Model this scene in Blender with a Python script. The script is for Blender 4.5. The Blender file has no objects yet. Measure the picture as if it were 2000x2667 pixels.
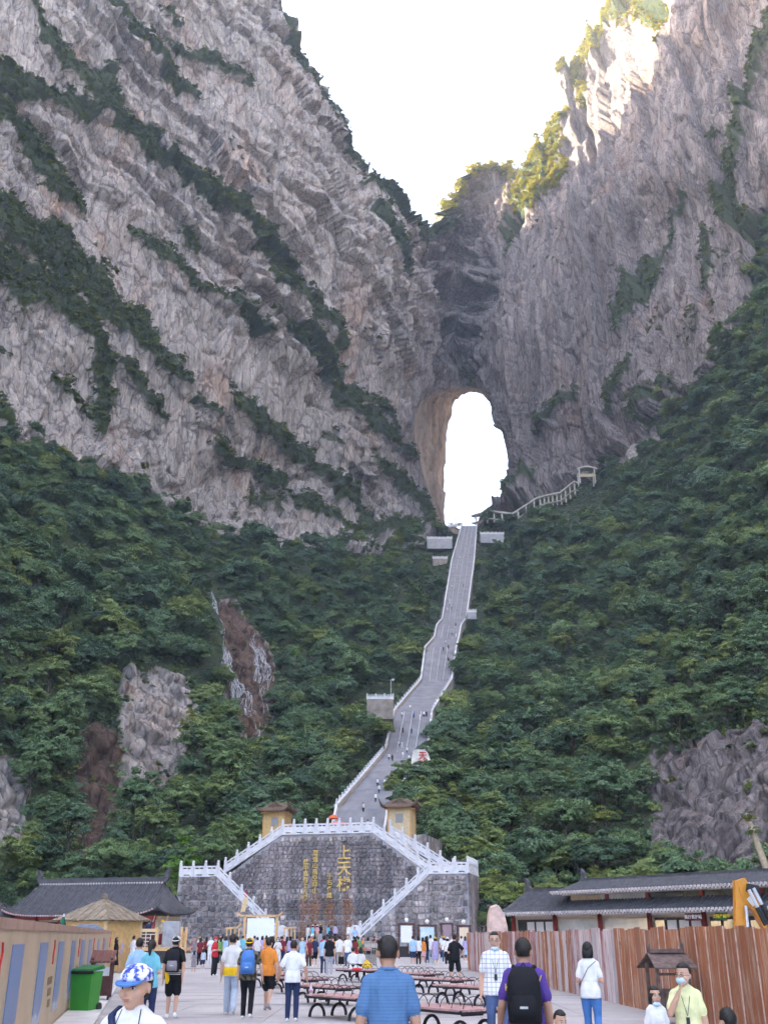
import bpy, bmesh, math, random
import numpy as np
from mathutils import Vector, Matrix
random.seed(7)
RNG = np.random.default_rng(11)
SC = bpy.context.scene
COL = SC.collection
R = math.radians

# ------------------------------------------------------------------ camera
F = 2600.0                      # focal length in pixels of the 2000 x 2667 photograph
YH = 2438.0                     # pixel row of the horizon
PITCH = math.atan((YH - 1333.5) / F)
CAMZ = 1.70
CP, SP = math.cos(PITCH), math.sin(PITCH)
cam_data = bpy.data.cameras.new('camera')
cam = bpy.data.objects.new('camera', cam_data)
COL.objects.link(cam)
cam.location = (0, 0, CAMZ)
cam.rotation_euler = (math.pi / 2 + PITCH, 0, 0)
cam_data.sensor_fit = 'HORIZONTAL'
cam_data.sensor_width = 36.0
cam_data.lens = 36.0 * F / 2000.0
cam_data.clip_start = 0.1
cam_data.clip_end = 5000
SC.camera = cam

# ------------------------------------------------------------------ sky, sun, exposure
SUN_EL, SUN_AZ = R(25), R(-75)       # azimuth from +Y (view direction), negative = towards -X
world = bpy.data.worlds.new('World')
SC.world = world
world.use_nodes = True
wn = world.node_tree.nodes
wl = world.node_tree.links
sky = wn.new('ShaderNodeTexSky')
sky.sky_type = 'NISHITA'
sky.sun_disc = False
sky.sun_elevation = SUN_EL
sky.sun_rotation = SUN_AZ
sky.air_density = 0.8
sky.dust_density = 9.0
sky.ozone_density = 0.6
sky.altitude = 1100
wl.new(sky.outputs[0], wn['Background'].inputs[0])
wn['Background'].inputs[1].default_value = 0.15
sun_data = bpy.data.lights.new('sun', 'SUN')
sun_data.energy = 5.0
sun_data.angle = R(0.53)
sun_data.color = (1.0, 0.89, 0.64)
sun = bpy.data.objects.new('sun', sun_data)
COL.objects.link(sun)
SUN_DIR = Vector((math.cos(SUN_EL) * math.sin(SUN_AZ), math.cos(SUN_EL) * math.cos(SUN_AZ), math.sin(SUN_EL)))
sun.rotation_euler = SUN_DIR.to_track_quat('Z', 'Y').to_euler()
sun.location = SUN_DIR * 300
SC.view_settings.view_transform = 'Standard'
SC.view_settings.look = 'None'
SC.view_settings.exposure = 3.32
SC.view_settings.gamma = 1.0
SC.render.engine = 'CYCLES'
SC.cycles.use_denoising = True
SC.cycles.max_bounces = 5
SC.cycles.diffuse_bounces = 3
SC.cycles.glossy_bounces = 2
SC.cycles.transmission_bounces = 3
SC.cycles.transparent_max_bounces = 4
SC.cycles.caustics_reflective = False
SC.cycles.caustics_refractive = False
SC.cycles.use_adaptive_sampling = True
SC.cycles.adaptive_threshold = 0.03

# ------------------------------------------------------------------ helpers
S = 2000.0 / 1659.0             # measurements below are in a 1659 x 2212 copy of the photograph


def slopes(dx, dy):
    u = (np.asarray(dx, float) * S - 1000.0) / F
    v = (1333.5 - np.asarray(dy, float) * S) / F
    yy = CP - v * SP
    zz = SP + v * CP
    return u / yy, zz / yy


def at(dx, dy, Y):
    a, b = slopes(dx, dy)
    return Vector((float(a) * Y, Y, CAMZ + float(b) * Y))


def on_ground(dx, dy, z=0.0):
    a, b = slopes(dx, dy)
    Y = (z - CAMZ) / float(b)
    return Vector((float(a) * Y, Y, z))


def project(P):
    P = np.asarray(P, float)
    d = P[:, 1] * CP + (P[:, 2] - CAMZ) * SP
    u = P[:, 0] / d
    v = (-P[:, 1] * SP + (P[:, 2] - CAMZ) * CP) / d
    return (1000 + u * F) / S, (1333.5 - v * F) / S


def axis_y(A, dy):
    v = (1333.5 - dy * S) / F
    return A * (CP - v * SP)


def tag(o, label=None, cat=None, group=None, kind=None):
    if label: o['label'] = label
    if cat: o['category'] = cat
    if group: o['group'] = group
    if kind: o['kind'] = kind
    return o


def link(o, parent=None):
    COL.objects.link(o)
    if parent is not None:
        o.parent = parent
    return o


def empty(name, loc=(0, 0, 0), rz=0.0, parent=None):
    o = bpy.data.objects.new(name, None)
    o.empty_display_size = 0.2
    o.location = loc
    o.rotation_euler = (0, 0, rz)
    return link(o, parent)


class MB:
    """collects closed shapes and builds one mesh object"""
    def __init__(self):
        self.v, self.f, self.m = [], [], []

    def add(self, vs, fs, mi=0):
        n = len(self.v)
        self.v += [tuple(p) for p in vs]
        self.f += [tuple(i + n for i in f) for f in fs]
        self.m += [mi] * len(fs)
        return self

    def box(self, c, s, mi=0, rz=0.0, M=None, taper=1.0):
        vs = []
        for z in (-.5, .5):
            k = taper if z > 0 else 1.0
            for x, y in ((-.5, -.5), (.5, -.5), (.5, .5), (-.5, .5)):
                vs.append(Vector((x * s[0] * k, y * s[1] * k, z * s[2])))
        if rz:
            Rm = Matrix.Rotation(rz, 3, 'Z')
            vs = [Rm @ p for p in vs]
        if M is not None:
            vs = [M @ p for p in vs]
        vs = [p + Vector(c) for p in vs]
        return self.add(vs, [(0, 3, 2, 1), (4, 5, 6, 7), (0, 1, 5, 4), (1, 2, 6, 5), (2, 3, 7, 6), (3, 0, 4, 7)], mi)

    def bar(self, a, b, w, h=None, mi=0, up=(0, 0, 1)):
        a, b = Vector(a), Vector(b)
        h = w if h is None else h
        d = (b - a)
        L = d.length
        d.normalize()
        upv = Vector(up)
        if abs(d.dot(upv)) > .98: upv = Vector((0, 1, 0))
        sx = d.cross(upv).normalized()
        sy = sx.cross(d).normalized()
        vs = []
        for p in (a, b):
            for i, j in ((-.5, -.5), (.5, -.5), (.5, .5), (-.5, .5)):
                vs.append(p + sx * (i * w) + sy * (j * h))
        return self.add(vs, [(0, 1, 2, 3), (7, 6, 5, 4), (0, 4, 5, 1), (1, 5, 6, 2), (2, 6, 7, 3), (3, 7, 4, 0)], mi)

    def tube(self, pts, r, n=8, mi=0, caps=True):
        pts = [Vector(p) for p in pts]
        rs = r if isinstance(r, (list, tuple)) else [r] * len(pts)
        vs, fs = [], []
        prev = None
        for i, p in enumerate(pts):
            d = (pts[min(i + 1, len(pts) - 1)] - pts[max(i - 1, 0)])
            d = d.normalized() if d.length > 1e-9 else Vector((0, 0, 1))
            if prev is None:
                q = Vector((0, 0, 1)) if abs(d.z) < .9 else Vector((1, 0, 0))
                sx = d.cross(q).normalized()
            else:
                sx = (prev - d * prev.dot(d)).normalized()
            prev = sx
            sy = d.cross(sx)
            for k in range(n):
                t = 2 * math.pi * k / n
                vs.append(p + (sx * math.cos(t) + sy * math.sin(t)) * rs[i])
        for i in range(len(pts) - 1):
            for k in range(n):
                a, b = i * n + k, i * n + (k + 1) % n
                fs.append((a, b, b + n, a + n))
        if caps:
            fs.append(tuple(range(n - 1, -1, -1)))
            fs.append(tuple(range((len(pts) - 1) * n, len(pts) * n)))
        return self.add(vs, fs, mi)

    def lathe(self, c, prof, n=12, mi=0, sx=1.0, sy=1.0, M=None):
        vs, fs = [], []
        for (r, z) in prof:
            for k in range(n):
                t = 2 * math.pi * k / n
                p = Vector((r * math.cos(t) * sx, r * math.sin(t) * sy, z))
                if M is not None: p = M @ p
                vs.append(p + Vector(c))
        for i in range(len(prof) - 1):
            for k in range(n):
                a, b = i * n + k, i * n + (k + 1) % n
                fs.append((a, b, b + n, a + n))
        fs.append(tuple(range(n - 1, -1, -1)))
        fs.append(tuple(range((len(prof) - 1) * n, len(prof) * n)))
        return self.add(vs, fs, mi)

    def ball(self, c, r, n=10, mi=0, M=None):
        prof = []
        m = max(5, n // 2 + 1)
        r = r if isinstance(r, (list, tuple)) else (r, r, r)
        for i in range(m + 1):
            t = -math.pi / 2 + math.pi * i / m
            prof.append((max(1e-4, math.cos(t)), math.sin(t)))
        D = Matrix.Diagonal(Vector(r))
        return self.lathe(c, prof, n, mi, M=(M @ D) if M is not None else D)

    def prism(self, poly, a, b, mi=0):
        """poly: 2D outline (list of Vector 3D points at the front), extruded by vector b"""
        n = len(poly)
        vs = [Vector(p) + Vector(a) for p in poly] + [Vector(p) + Vector(a) + Vector(b) for p in poly]
        fs = [tuple(range(n)), tuple(range(2 * n - 1, n - 1, -1))]
        for i in range(n):
            j = (i + 1) % n
            fs.append((i, i + n, j + n, j))
        return self.add(vs, fs, mi)

    def mesh(self, name='mesh', smooth=False):
        me = bpy.data.meshes.new(name)
        me.from_pydata(self.v, [], self.f)
        me.polygons.foreach_set('material_index', self.m)
        if smooth: me.polygons.foreach_set('use_smooth', [True] * len(self.f))
        me.update()
        return me

    def build(self, name, mats, parent=None, smooth=False, loc=None):
        me = self.mesh(name, smooth)
        for m in (mats if isinstance(mats, (list, tuple)) else [mats]):
            me.materials.append(m)
        o = bpy.data.objects.new(name, me)
        if loc is not None: o.location = loc
        return link(o, parent)


def share(name, me, parent=None, loc=(0, 0, 0), rot=None, scale=None):
    o = bpy.data.objects.new(name, me)
    o.location = loc
    if rot is not None: o.rotation_euler = rot
    if scale is not None: o.scale = scale
    return link(o, parent)


def grid_mesh(name, V, faces, smooth=True):
    me = bpy.data.meshes.new(name)
    V = np.asarray(V, np.float32)
    faces = np.asarray(faces, np.int32)
    k = faces.shape[1]
    me.vertices.add(len(V))
    me.vertices.foreach_set('co', V.ravel())
    me.loops.add(faces.size)
    me.loops.foreach_set('vertex_index', faces.ravel())
    me.polygons.add(len(faces))
    me.polygons.foreach_set('loop_start', np.arange(0, faces.size, k, dtype=np.int32))
    me.polygons.foreach_set('use_smooth', np.full(len(faces), smooth))
    me.update(calc_edges=True)
    return me


# ---- numpy noise -------------------------------------------------
def _hash(ix, iy, iz, seed):
    h = (ix.astype(np.int64) * 374761393 + iy.astype(np.int64) * 668265263 + iz.astype(np.int64) * 2147483647 + seed * 974634777) & 0xffffffff
    h = ((h ^ (h >> 13)) * 1274126177) & 0xffffffff
    h = ((h ^ (h >> 16)) * 2246822519) & 0xffffffff
    return ((h ^ (h >> 15)) & 0xffffff) / float(0xffffff)


def vnoise(p, seed=0):
    p = np.asarray(p, float)
    i = np.floor(p).astype(np.int64)
    f = p - i
    f = f * f * f * (f * (f * 6 - 15) + 10)
    out = 0
    for dx in (0, 1):
        wx = f[:, 0] if dx else 1 - f[:, 0]
        for dy in (0, 1):
            wy = f[:, 1] if dy else 1 - f[:, 1]
            for dz in (0, 1):
                wz = f[:, 2] if dz else 1 - f[:, 2]
                out = out + wx * wy * wz * _hash(i[:, 0] + dx, i[:, 1] + dy, i[:, 2] + dz, seed)
    return out * 2 - 1


def fbm(p, oct=4, seed=0, gain=.5, lac=2.03):
    a, s = 1.0, 0.0
    p = np.array(p, float)
    for o in range(oct):
        s = s + a * vnoise(p, seed + o * 17)
        a *= gain
        p = p * lac + 3.7
    return s


def ridged(p, oct=4, seed=0, gain=.5, lac=2.1):
    a, s = 1.0, 0.0
    p = np.array(p, float)
    for o in range(oct):
        s = s + a * (1 - np.abs(vnoise(p, seed + o * 13)) * 2)
        a *= gain
        p = p * lac + 5.1
    return s


def seg_dist(px, py, poly):
    """distance of points to a polyline, plus parameter (0..1)"""
    d = np.full(px.shape, 1e9)
    t_all = np.zeros(px.shape)
    n = len(poly) - 1
    for i in range(n):
        (x0, y0), (x1, y1) = poly[i][:2], poly[i + 1][:2]
        vx, vy = x1 - x0, y1 - y0
        L2 = vx * vx + vy * vy + 1e-9
        t = np.clip(((px - x0) * vx + (py - y0) * vy) / L2, 0, 1)
        dd = np.hypot(px - x0 - t * vx, py - y0 - t * vy)
        m = dd < d
        d[m] = dd[m]
        t_all[m] = ((i + t) / n)[m]
    return d, t_all


def in_poly(px, py, poly):
    c = np.zeros(px.shape, bool)
    n = len(poly)
    for i in range(n):
        x0, y0 = poly[i]
        x1, y1 = poly[(i + 1) % n]
        if y0 == y1: continue
        k = ((y0 > py) != (y1 > py)) & (px < (x1 - x0) * (py - y0) / (y1 - y0) + x0)
        c ^= k
    return c


# ---- materials ---------------------------------------------------
class NT:
    def __init__(self, name):
        self.m = bpy.data.materials.new(name)
        self.m.use_nodes = True
        self.t = self.m.node_tree
        self.b = self.t.nodes['Principled BSDF']

    def n(self, typ, **kw):
        o = self.t.nodes.new(typ)
        for k, v in kw.items():
            if k.startswith('i_'):
                o.inputs[k[2:]].default_value = v
            else:
                setattr(o, k, v)
        return o

    def l(self, a, b):
        self.t.links.new(a, b)

    def noise(self, vec, scale, detail=4, rough=.6, dist=0.0):
        o = self.n('ShaderNodeTexNoise')
        o.inputs['Scale'].default_value = scale
        o.inputs['Detail'].default_value = detail
        o.inputs['Roughness'].default_value = rough
        o.inputs['Distortion'].default_value = dist
        if vec is not None: self.l(vec, o.inputs['Vector'])
        return o.outputs['Fac']

    def mapping(self, vec, scale=(1, 1, 1), rot=(0, 0, 0)):
        o = self.n('ShaderNodeMapping')
        o.inputs['Scale'].default_value = scale
        o.inputs['Rotation'].default_value = rot
        self.l(vec, o.inputs['Vector'])
        return o.outputs[0]

    def ramp(self, fac, stops):
        o = self.n('ShaderNodeValToRGB')
        e = o.color_ramp.elements
        while len(e) < len(stops): e.new(0.5)
        for k, (p, c) in enumerate(stops):
            e[k].position = p
            e[k].color = (*c, 1) if len(c) == 3 else c
        self.l(fac, o.inputs[0])
        return o.outputs[0]

    def mix(self, fac, a, b, mode='MIX'):
        o = self.n('ShaderNodeMix', data_type='RGBA', blend_type=mode)
        if isinstance(fac, (int, float)): o.inputs[0].default_value = fac
        else: self.l(fac, o.inputs[0])
        for s, x in ((6, a), (7, b)):
            if isinstance(x, tuple): o.inputs[s].default_value = (*x[:3], 1)
            else: self.l(x, o.inputs[s])
        return o.outputs[2]

    def math(self, op, a, b=None, clamp=False):
        o = self.n('ShaderNodeMath', operation=op, use_clamp=clamp)
        for s, x in ((0, a), (1, b)):
            if x is None: continue
            if isinstance(x, (int, float)): o.inputs[s].default_value = x
            else: self.l(x, o.inputs[s])
        return o.outputs[0]

    def bump(self, h, strength=.4, dist=.05):
        o = self.n('ShaderNodeBump')
        o.inputs['Strength'].default_value = strength
        o.inputs['Distance'].default_value = dist
        self.l(h, o.inputs['Height'])
        self.l(o.outputs[0], self.b.inputs['Normal'])

    def col(self, c):
        if isinstance(c, tuple): self.b.inputs['Base Color'].default_value = (*c[:3], 1)
        else: self.l(c, self.b.inputs['Base Color'])

    def rough(self, r, spec=.3):
        self.b.inputs['Roughness'].default_value = r
        self.b.inputs['Specular IOR Level'].default_value = spec


_MC = {}


def simple(name, color, rough=.7, spec=.3, var=.12, scale=6.0, metal=0.0, bump=0.0):
    """plain procedural material: colour with soft mottling"""
    if name in _MC: return _MC[name]
    t = NT(name)
    tc = t.n('ShaderNodeTexCoord').outputs['Object']
    f = t.noise(tc, scale, 4)
    lo = tuple(max(0, c * (1 - var * 1.6)) for c in color)
    hi = tuple(min(1, c * (1 + var * 1.6)) for c in color)
    t.col(t.ramp(f, [(.25, lo), (.75, hi)]))
    t.rough(rough, spec)
    t.b.inputs['Metallic'].default_value = metal
    if bump: t.bump(t.noise(tc, scale * 4, 5), bump, .02)
    _MC[name] = t.m
    return t.m


def hexc(s):
    s = s.lstrip('#')
    return tuple(((int(s[i:i + 2], 16) / 255) ** 2.2) for i in (0, 2, 4))
# ------------------------------------------------------------------ mountain: control data
# stair keys: photo row, left x, right x, distance along the view axis
STAIR = [(1758, 727, 838, 172), (1627, 835, 921, 232), (1545, 853, 931, 249), (1475, 911, 974, 303), (1405, 920, 984, 322),
         (1382, 940, 990, 366), (1356, 945, 995, 375), (1341, 957, 1006, 396), (1215, 977, 1023, 462), (1137, 999, 1029, 540)]
ST_Y = [axis_y(k[3], k[0]) for k in STAIR]
ST_L = [at(k[1], k[0], y) for k, y in zip(STAIR, ST_Y)]
ST_R = [at(k[2], k[0], y) for k, y in zip(STAIR, ST_Y)]

CTRL = []


def row(y, *xs):
    for x, Y in xs: CTRL.append((x, y, Y))


row(-200, (-150, 320), (200, 400), (600, 470), (1340, 640), (1400, 590), (1445, 500), (1520, 478), (1659, 430), (1810, 390))
row(0, (-150, 300), (200, 385), (400, 420), (600, 462), (1340, 625), (1400, 575), (1445, 492), (1520, 470), (1659, 415), (1810, 376))
row(150, (1225, 640), (1300, 615), (1380, 560), (1438, 490), (1520, 460), (1659, 405))
row(300, (1230, 605), (1300, 578), (1380, 500), (1500, 447), (1659, 395), (1810, 360))
row(440, (1240, 540), (1320, 505), (1400, 470))
row(400, (-150, 290), (200, 368), (500, 425), (700, 480), (760, 520), (850, 545))
row(600, (1100, 562), (1300, 497), (1500, 432), (1600, 395), (1659, 375), (1810, 345))
row(700, (-150, 280), (200, 352), (500, 413), (750, 488), (880, 550), (1659, 340), (1810, 300))
row(800, (1560, 370),)
row(900, (1100, 556), (1200, 517), (1300, 480), (1400, 440), (1480, 400), (1659, 310), (1810, 270))
row(950, (-150, 262), (0, 290), (200, 333), (400, 383), (600, 430), (800, 500), (890, 555))
row(1000, (1400, 415), (1500, 365), (1659, 290), (1810, 250))
row(1050, (1110, 547), (1200, 507), (1280, 470))
row(1130, (1060, 525), (1130, 492), (1250, 440), (1350, 385))
row(1150, (450, 383), (600, 413), (750, 452), (850, 485), (945, 540))
row(1200, (-150, 212), (0, 235), (200, 285), (400, 333), (600, 383), (800, 430), (900, 458), (1080, 470), (1200, 415), (1400, 340), (1659, 245), (1810, 215))
row(1400, (-150, 183), (0, 200), (200, 235), (400, 262), (550, 290), (700, 318), (850, 342), (1020, 345), (1200, 308), (1400, 260), (1659, 200), (1810, 180))
row(1600, (-150, 160), (0, 175), (250, 205), (400, 222), (550, 236), (700, 248), (800, 252), (960, 256), (1100, 242), (1300, 210), (1500, 175), (1659, 155), (1810, 145))
row(1750, (-150, 150), (0, 160), (200, 182), (300, 187), (450, 185), (600, 188), (700, 190), (880, 192), (1000, 196), (1150, 187), (1300, 170), (1500, 148), (1659, 140), (1810, 132))
row(1900, (-150, 140), (0, 148), (200, 152), (400, 152), (600, 160), (800, 165), (900, 160), (1050, 153), (1200, 146), (1400, 136), (1600, 129), (1810, 125))
row(2060, (-150, 134), (0, 139), (200, 139), (400, 139), (800, 150), (1050, 143), (1250, 137), (1500, 128), (1810, 122))
CTRL += [(932, 560, 612), (985, 620, 618), (1000, 700, 612), (985, 780, 590), (1000, 830, 582), (990, 400, 632), (1060, 360, 640), (1115, 385, 642), (950, 470, 620),
         (1050, 500, 622), (1030, 600, 610), (903, 520, 577), (893, 600, 565), (893, 700, 560), (893, 800, 565), (1120, 455, 600), (1075, 600, 575), (1060, 700, 568), (1060, 800, 565), (1165, 400, 592)]
for k, y in zip(STAIR, ST_Y):
    CTRL += [(k[1], k[0] + 4, y + 1), (k[2], k[0] + 4, y + 1)]
CTRL = np.array(CTRL, float)


def tps_fit(xy, val, lam):
    n = len(xy)
    d = np.hypot(xy[:, None, 0] - xy[None, :, 0], xy[:, None, 1] - xy[None, :, 1])
    K = np.where(d > 0, d * d * np.log(d + 1e-9), 0) + lam * np.eye(n)
    Pm = np.c_[np.ones(n), xy]
    A = np.block([[K, Pm], [Pm.T, np.zeros((3, 3))]])
    return np.linalg.solve(A, np.r_[val, 0, 0, 0])


_cxy = CTRL[:, :2] / 400.0
_w = tps_fit(_cxy, np.log(CTRL[:, 2]), 2e-3)


def depth(x, y):
    x = np.asarray(x, float).ravel() / 400.0
    y = np.asarray(y, float).ravel() / 400.0
    out = np.zeros(x.shape)
    for s in range(0, len(x), 60000):
        q = slice(s, s + 60000)
        d2 = (x[q, None] - _cxy[None, :, 0]) ** 2 + (y[q, None] - _cxy[None, :, 1]) ** 2
        K = np.where(d2 > 1e-12, .5 * d2 * np.log(d2 + 1e-12), 0)
        out[q] = K @ _w[:-3] + _w[-3] + _w[-2] * x[q] + _w[-1] * y[q]
    return np.exp(out)


SKYLINE = [(330, -260), (470, -150), (560, -60), (609, 0), (626, 45), (640, 75), (648, 115), (668, 150), (690, 205), (716, 258), (738, 300), (752, 345), (758, 385), (770, 412),
           (800, 414), (832, 424), (855, 455), (880, 488), (905, 516), (917, 500), (935, 468), (955, 440), (975, 415), (990, 385), (1010, 366),
           (1040, 356), (1080, 359), (1112, 367), (1134, 380), (1136, 400), (1150, 386), (1165, 360), (1185, 326), (1207, 292), (1224, 270), (1222, 232), (1211, 192),
           (1216, 166), (1240, 140), (1264, 114), (1280, 88), (1308, 60), (1328, 22), (1334, 0), (1345, -260)]
SKY_POLY = SKYLINE
HOLE = [(950, 1136), (944, 1112), (932, 1078), (918, 1040), (905, 1000), (896, 960), (893, 925), (898, 898), (910, 872), (930, 856), (955, 846), (985, 838),
        (1015, 836), (1040, 840), (1056, 862), (1066, 884), (1076, 912), (1087, 940), (1097, 968), (1101, 1000), (1099, 1030), (1092, 1056), (1080, 1080),
        (1062, 1094), (1044, 1104), (1034, 1120), (1030, 1140), (990, 1146)]
FOREST_L = [(-420, 900), (0, 935), (90, 965), (160, 1010), (240, 1030), (300, 1062), (360, 1105), (440, 1142), (520, 1152), (600, 1180), (650, 1196), (700, 1182),
            (780, 1192), (850, 1182), (920, 1172), (955, 1150), (1000, 1130), (1030, 1130), (1000, 1400), (850, 1800), (700, 2080), (-420, 2080)]
FOREST_R = [(1000, 1150), (1030, 1125), (1080, 1115), (1130, 1108), (1200, 1075), (1240, 1050), (1290, 1020), (1340, 985), (1390, 945), (1440, 900), (1490, 850),
            (1540, 790), (1590, 710), (1625, 640), (1640, 560), (1655, 470), (2100, 300), (2100, 2080), (1000, 2080), (850, 1800), (960, 1400)]
ROCKS = [  # bare rock inside the woods: polygon, kind
    ([(265, 1455), (330, 1448), (390, 1468), (425, 1500), (432, 1545), (415, 1600), (395, 1660), (350, 1700), (300, 1745), (262, 1745), (240, 1690), (250, 1600), (258, 1530)], 'pale'),
    ([(150, 1610), (205, 1560), (256, 1600), (258, 1700), (262, 1750), (225, 1810), (215, 1885), (150, 1895), (156, 1760), (146, 1690)], 'ochre'),
    ([(-60, 1650), (24, 1655), (54, 1690), (58, 1790), (40, 1870), (-60, 1890)], 'pale'),
    ([(468, 1300), (500, 1292), (530, 1330), (548, 1360), (575, 1400), (592, 1450), (600, 1540), (585, 1560), (560, 1590), (530, 1600), (505, 1585), (492, 1500), (478, 1400)], 'ochre'),
    ([(1425, 1640), (1500, 1622), (1545, 1606), (1620, 1590), (1700, 1570), (2000, 1560), (2000, 1900), (1640, 1905), (1470, 1905), (1408, 1880), (1416, 1760), (1402, 1730), (1410, 1680)], 'dark'),
    ([(150, 1300), (172, 1290), (176, 1350), (158, 1360)], 'ochre'), ([(205, 1420), (232, 1400), (236, 1440), (215, 1450)], 'ochre'),
    ([(1280, 1000), (1350, 975), (1420, 925), (1430, 960), (1350, 1010)], 'grey')]
BANDS = [  # shrubs growing on ledges: polyline (x, y, half width)
    [(20, -60, 10), (75, 60, 12), (110, 110, 14), (135, 160, 18), (200, 190, 26), (230, 260, 30), (300, 320, 26), (360, 360, 24), (430, 410, 28), (500, 460, 34), (560, 520, 32), (600, 580, 30), (650, 640, 28), (700, 700, 20), (716, 752, 8)],
    [(160, -60, 16), (230, 30, 22), (290, 80, 22), (330, 130, 22), (370, 170, 22), (425, 205, 10)],
    [(335, 35, 6), (385, 65, 9)],
    [(360, 108, 6), (430, 120, 13), (480, 150, 13), (540, 182, 7)],
    [(-100, 60, 30), (0, 160, 26), (60, 200, 26), (120, 215, 22), (190, 250, 20)],
    [(-100, 150, 40), (0, 240, 36), (60, 300, 34), (100, 360, 32), (130, 420, 30), (185, 455, 14)],
    [(-100, 420, 60), (0, 500, 50), (80, 540, 52), (150, 600, 44), (200, 650, 40), (240, 700, 36), (300, 750, 30), (360, 790, 24), (402, 832, 10)],
    [(-100, 560, 60), (0, 590, 60), (80, 640, 50), (150, 690, 42), (200, 760, 30), (220, 850, 22), (232, 925, 10)],
    [(230, 690, 20), (290, 690, 26), (330, 730, 16)],
    [(285, 515, 12), (340, 560, 22), (380, 600, 18), (440, 630, 16), (500, 680, 14), (560, 735, 10)],
    [(395, 515, 12), (415, 545, 12)],
    [(575, 690, 14), (640, 745, 16), (700, 800, 18), (740, 870, 18), (800, 930, 16), (850, 960, 16), (902, 985, 10)],
    [(500, 865, 16), (550, 920, 24), (620, 960, 22), (680, 1010, 20), (740, 1060, 16), (800, 1120, 10)],
    [(465, 962, 16), (550, 1020, 22), (620, 1080, 20), (700, 1115, 18), (790, 1160, 12)],
    [(105, 818, 8), (170, 860, 12), (225, 905, 8)],
    [(250, 790, 10), (320, 860, 12), (360, 900, 8)], [(420, 865, 8), (465, 905, 8)],
    [(735, 845, 12), (800, 890, 13), (842, 925, 8)],
    [(790, 1000, 16), (850, 1040, 22), (900, 1090, 22), (930, 1140, 14)],
    [(760, 1140, 10), (830, 1130, 16), (900, 1150, 16)],
    [(606, -60, 8), (616, 40, 8), (640, 100, 11), (672, 180, 13), (720, 285, 14), (748, 370, 11)],
    [(760, 420, 10), (800, 430, 22), (845, 462, 22), (880, 510, 20), (905, 560, 9)],
    [(780, 480, 12), (830, 560, 14), (852, 602, 8)],
    [(905, 520, 8), (925, 496, 14), (950, 462, 12), (975, 425, 10), (1000, 384, 14), (1060, 366, 14), (1128, 386, 12), (1122, 410, 10)],
    [(950, 490, 12), (985, 492, 10)],
    [(1360, -60, 44), (1345, 10, 46), (1306, 76, 32), (1280, 112, 28), (1268, 150, 18)], [(1390, -40, 30), (1420, 20, 26), (1440, 60, 16), (1440, 100, 8)],
    [(1216, 182, 16), (1245, 160, 24), (1262, 200, 14)], [(1236, 285, 10), (1205, 325, 24), (1170, 375, 26), (1142, 420, 22), (1122, 450, 14)],
    [(1280, 220, 8), (1285, 250, 8)],
    [(1110, 480, 16), (1150, 450, 18), (1190, 420, 14), (1232, 375, 8)], [(1100, 500, 14), (1100, 560, 10)],
    [(1720, 60, 30), (1656, 190, 14), (1628, 320, 16), (1605, 400, 22), (1600, 460, 26), (1640, 520, 30)],
    [(1510, 440, 8), (1470, 540, 10), (1420, 620, 26), (1390, 690, 26), (1365, 730, 10)], [(1410, 800, 12), (1370, 850, 16), (1340, 900, 10)],
    [(1260, 850, 10), (1220, 900, 18), (1190, 950, 12)], [(1100, 1060, 10), (1120, 1090, 16), (1180, 1060, 10)],
    [(1480, 830, 14), (1400, 920, 12)], [(1580, 560, 18), (1570, 640, 14)]]

# ------------------------------------------------------------------ the relief sheet
STEP = 3.0
gx = np.arange(-330, 1990 + .1, STEP)
gy = np.arange(-250, 2070 + .1, STEP)
NX, NY = len(gx), len(gy)
GX, GY = np.meshgrid(gx, gy)
# outside the frame the sheet is only continued, so the cells may be wide
px, py = GX.ravel().copy(), GY.ravel().copy()
sky_m = in_poly(px, py, SKY_POLY)
hole_m = in_poly(px, py, HOLE)
out_m = sky_m | hole_m
# snap the rim vertices onto the outline
om = out_m.reshape(NY, NX)
near = np.zeros_like(om)
near[1:, :] |= om[:-1, :]; near[:-1, :] |= om[1:, :]; near[:, 1:] |= om[:, :-1]; near[:, :-1] |= om[:, 1:]
near[1:, 1:] |= om[:-1, :-1]; near[:-1, :-1] |= om[1:, 1:]; near[1:, :-1] |= om[:-1, 1:]; near[:-1, 1:] |= om[1:, :-1]
rim = (near & ~om).ravel()


def snap(idx, poly, closed):
    P = poly + [poly[0]] if closed else poly
    best = np.full(len(idx), 1e9)
    bx, by = px[idx].copy(), py[idx].copy()
    for i in range(len(P) - 1):
        x0, y0 = P[i]; x1, y1 = P[i + 1]
        vx, vy = x1 - x0, y1 - y0
        t = np.clip(((px[idx] - x0) * vx + (py[idx] - y0) * vy) / (vx * vx + vy * vy + 1e-9), 0, 1)
        qx, qy = x0 + t * vx, y0 + t * vy
        dd = np.hypot(px[idx] - qx, py[idx] - qy)
        m = dd < best
        best[m] = dd[m]; bx[m] = qx[m]; by[m] = qy[m]
    ok = best < STEP * 1.6
    px[idx[ok]] = bx[ok]; py[idx[ok]] = by[ok]


ridx = np.nonzero(rim)[0]
snap(ridx, SKYLINE, False)
snap(ridx, HOLE, True)
snap_hole = np.zeros(len(px), bool)
dh, _ = seg_dist(px[ridx], py[ridx], HOLE + [HOLE[0]])
snap_hole[ridx[dh < 2]] = True

GD = depth(px, py)
sa, sb = slopes(px, py)


def world(D):
    return np.c_[sa * D, D, CAMZ + sb * D]


P0 = world(GD)
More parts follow.
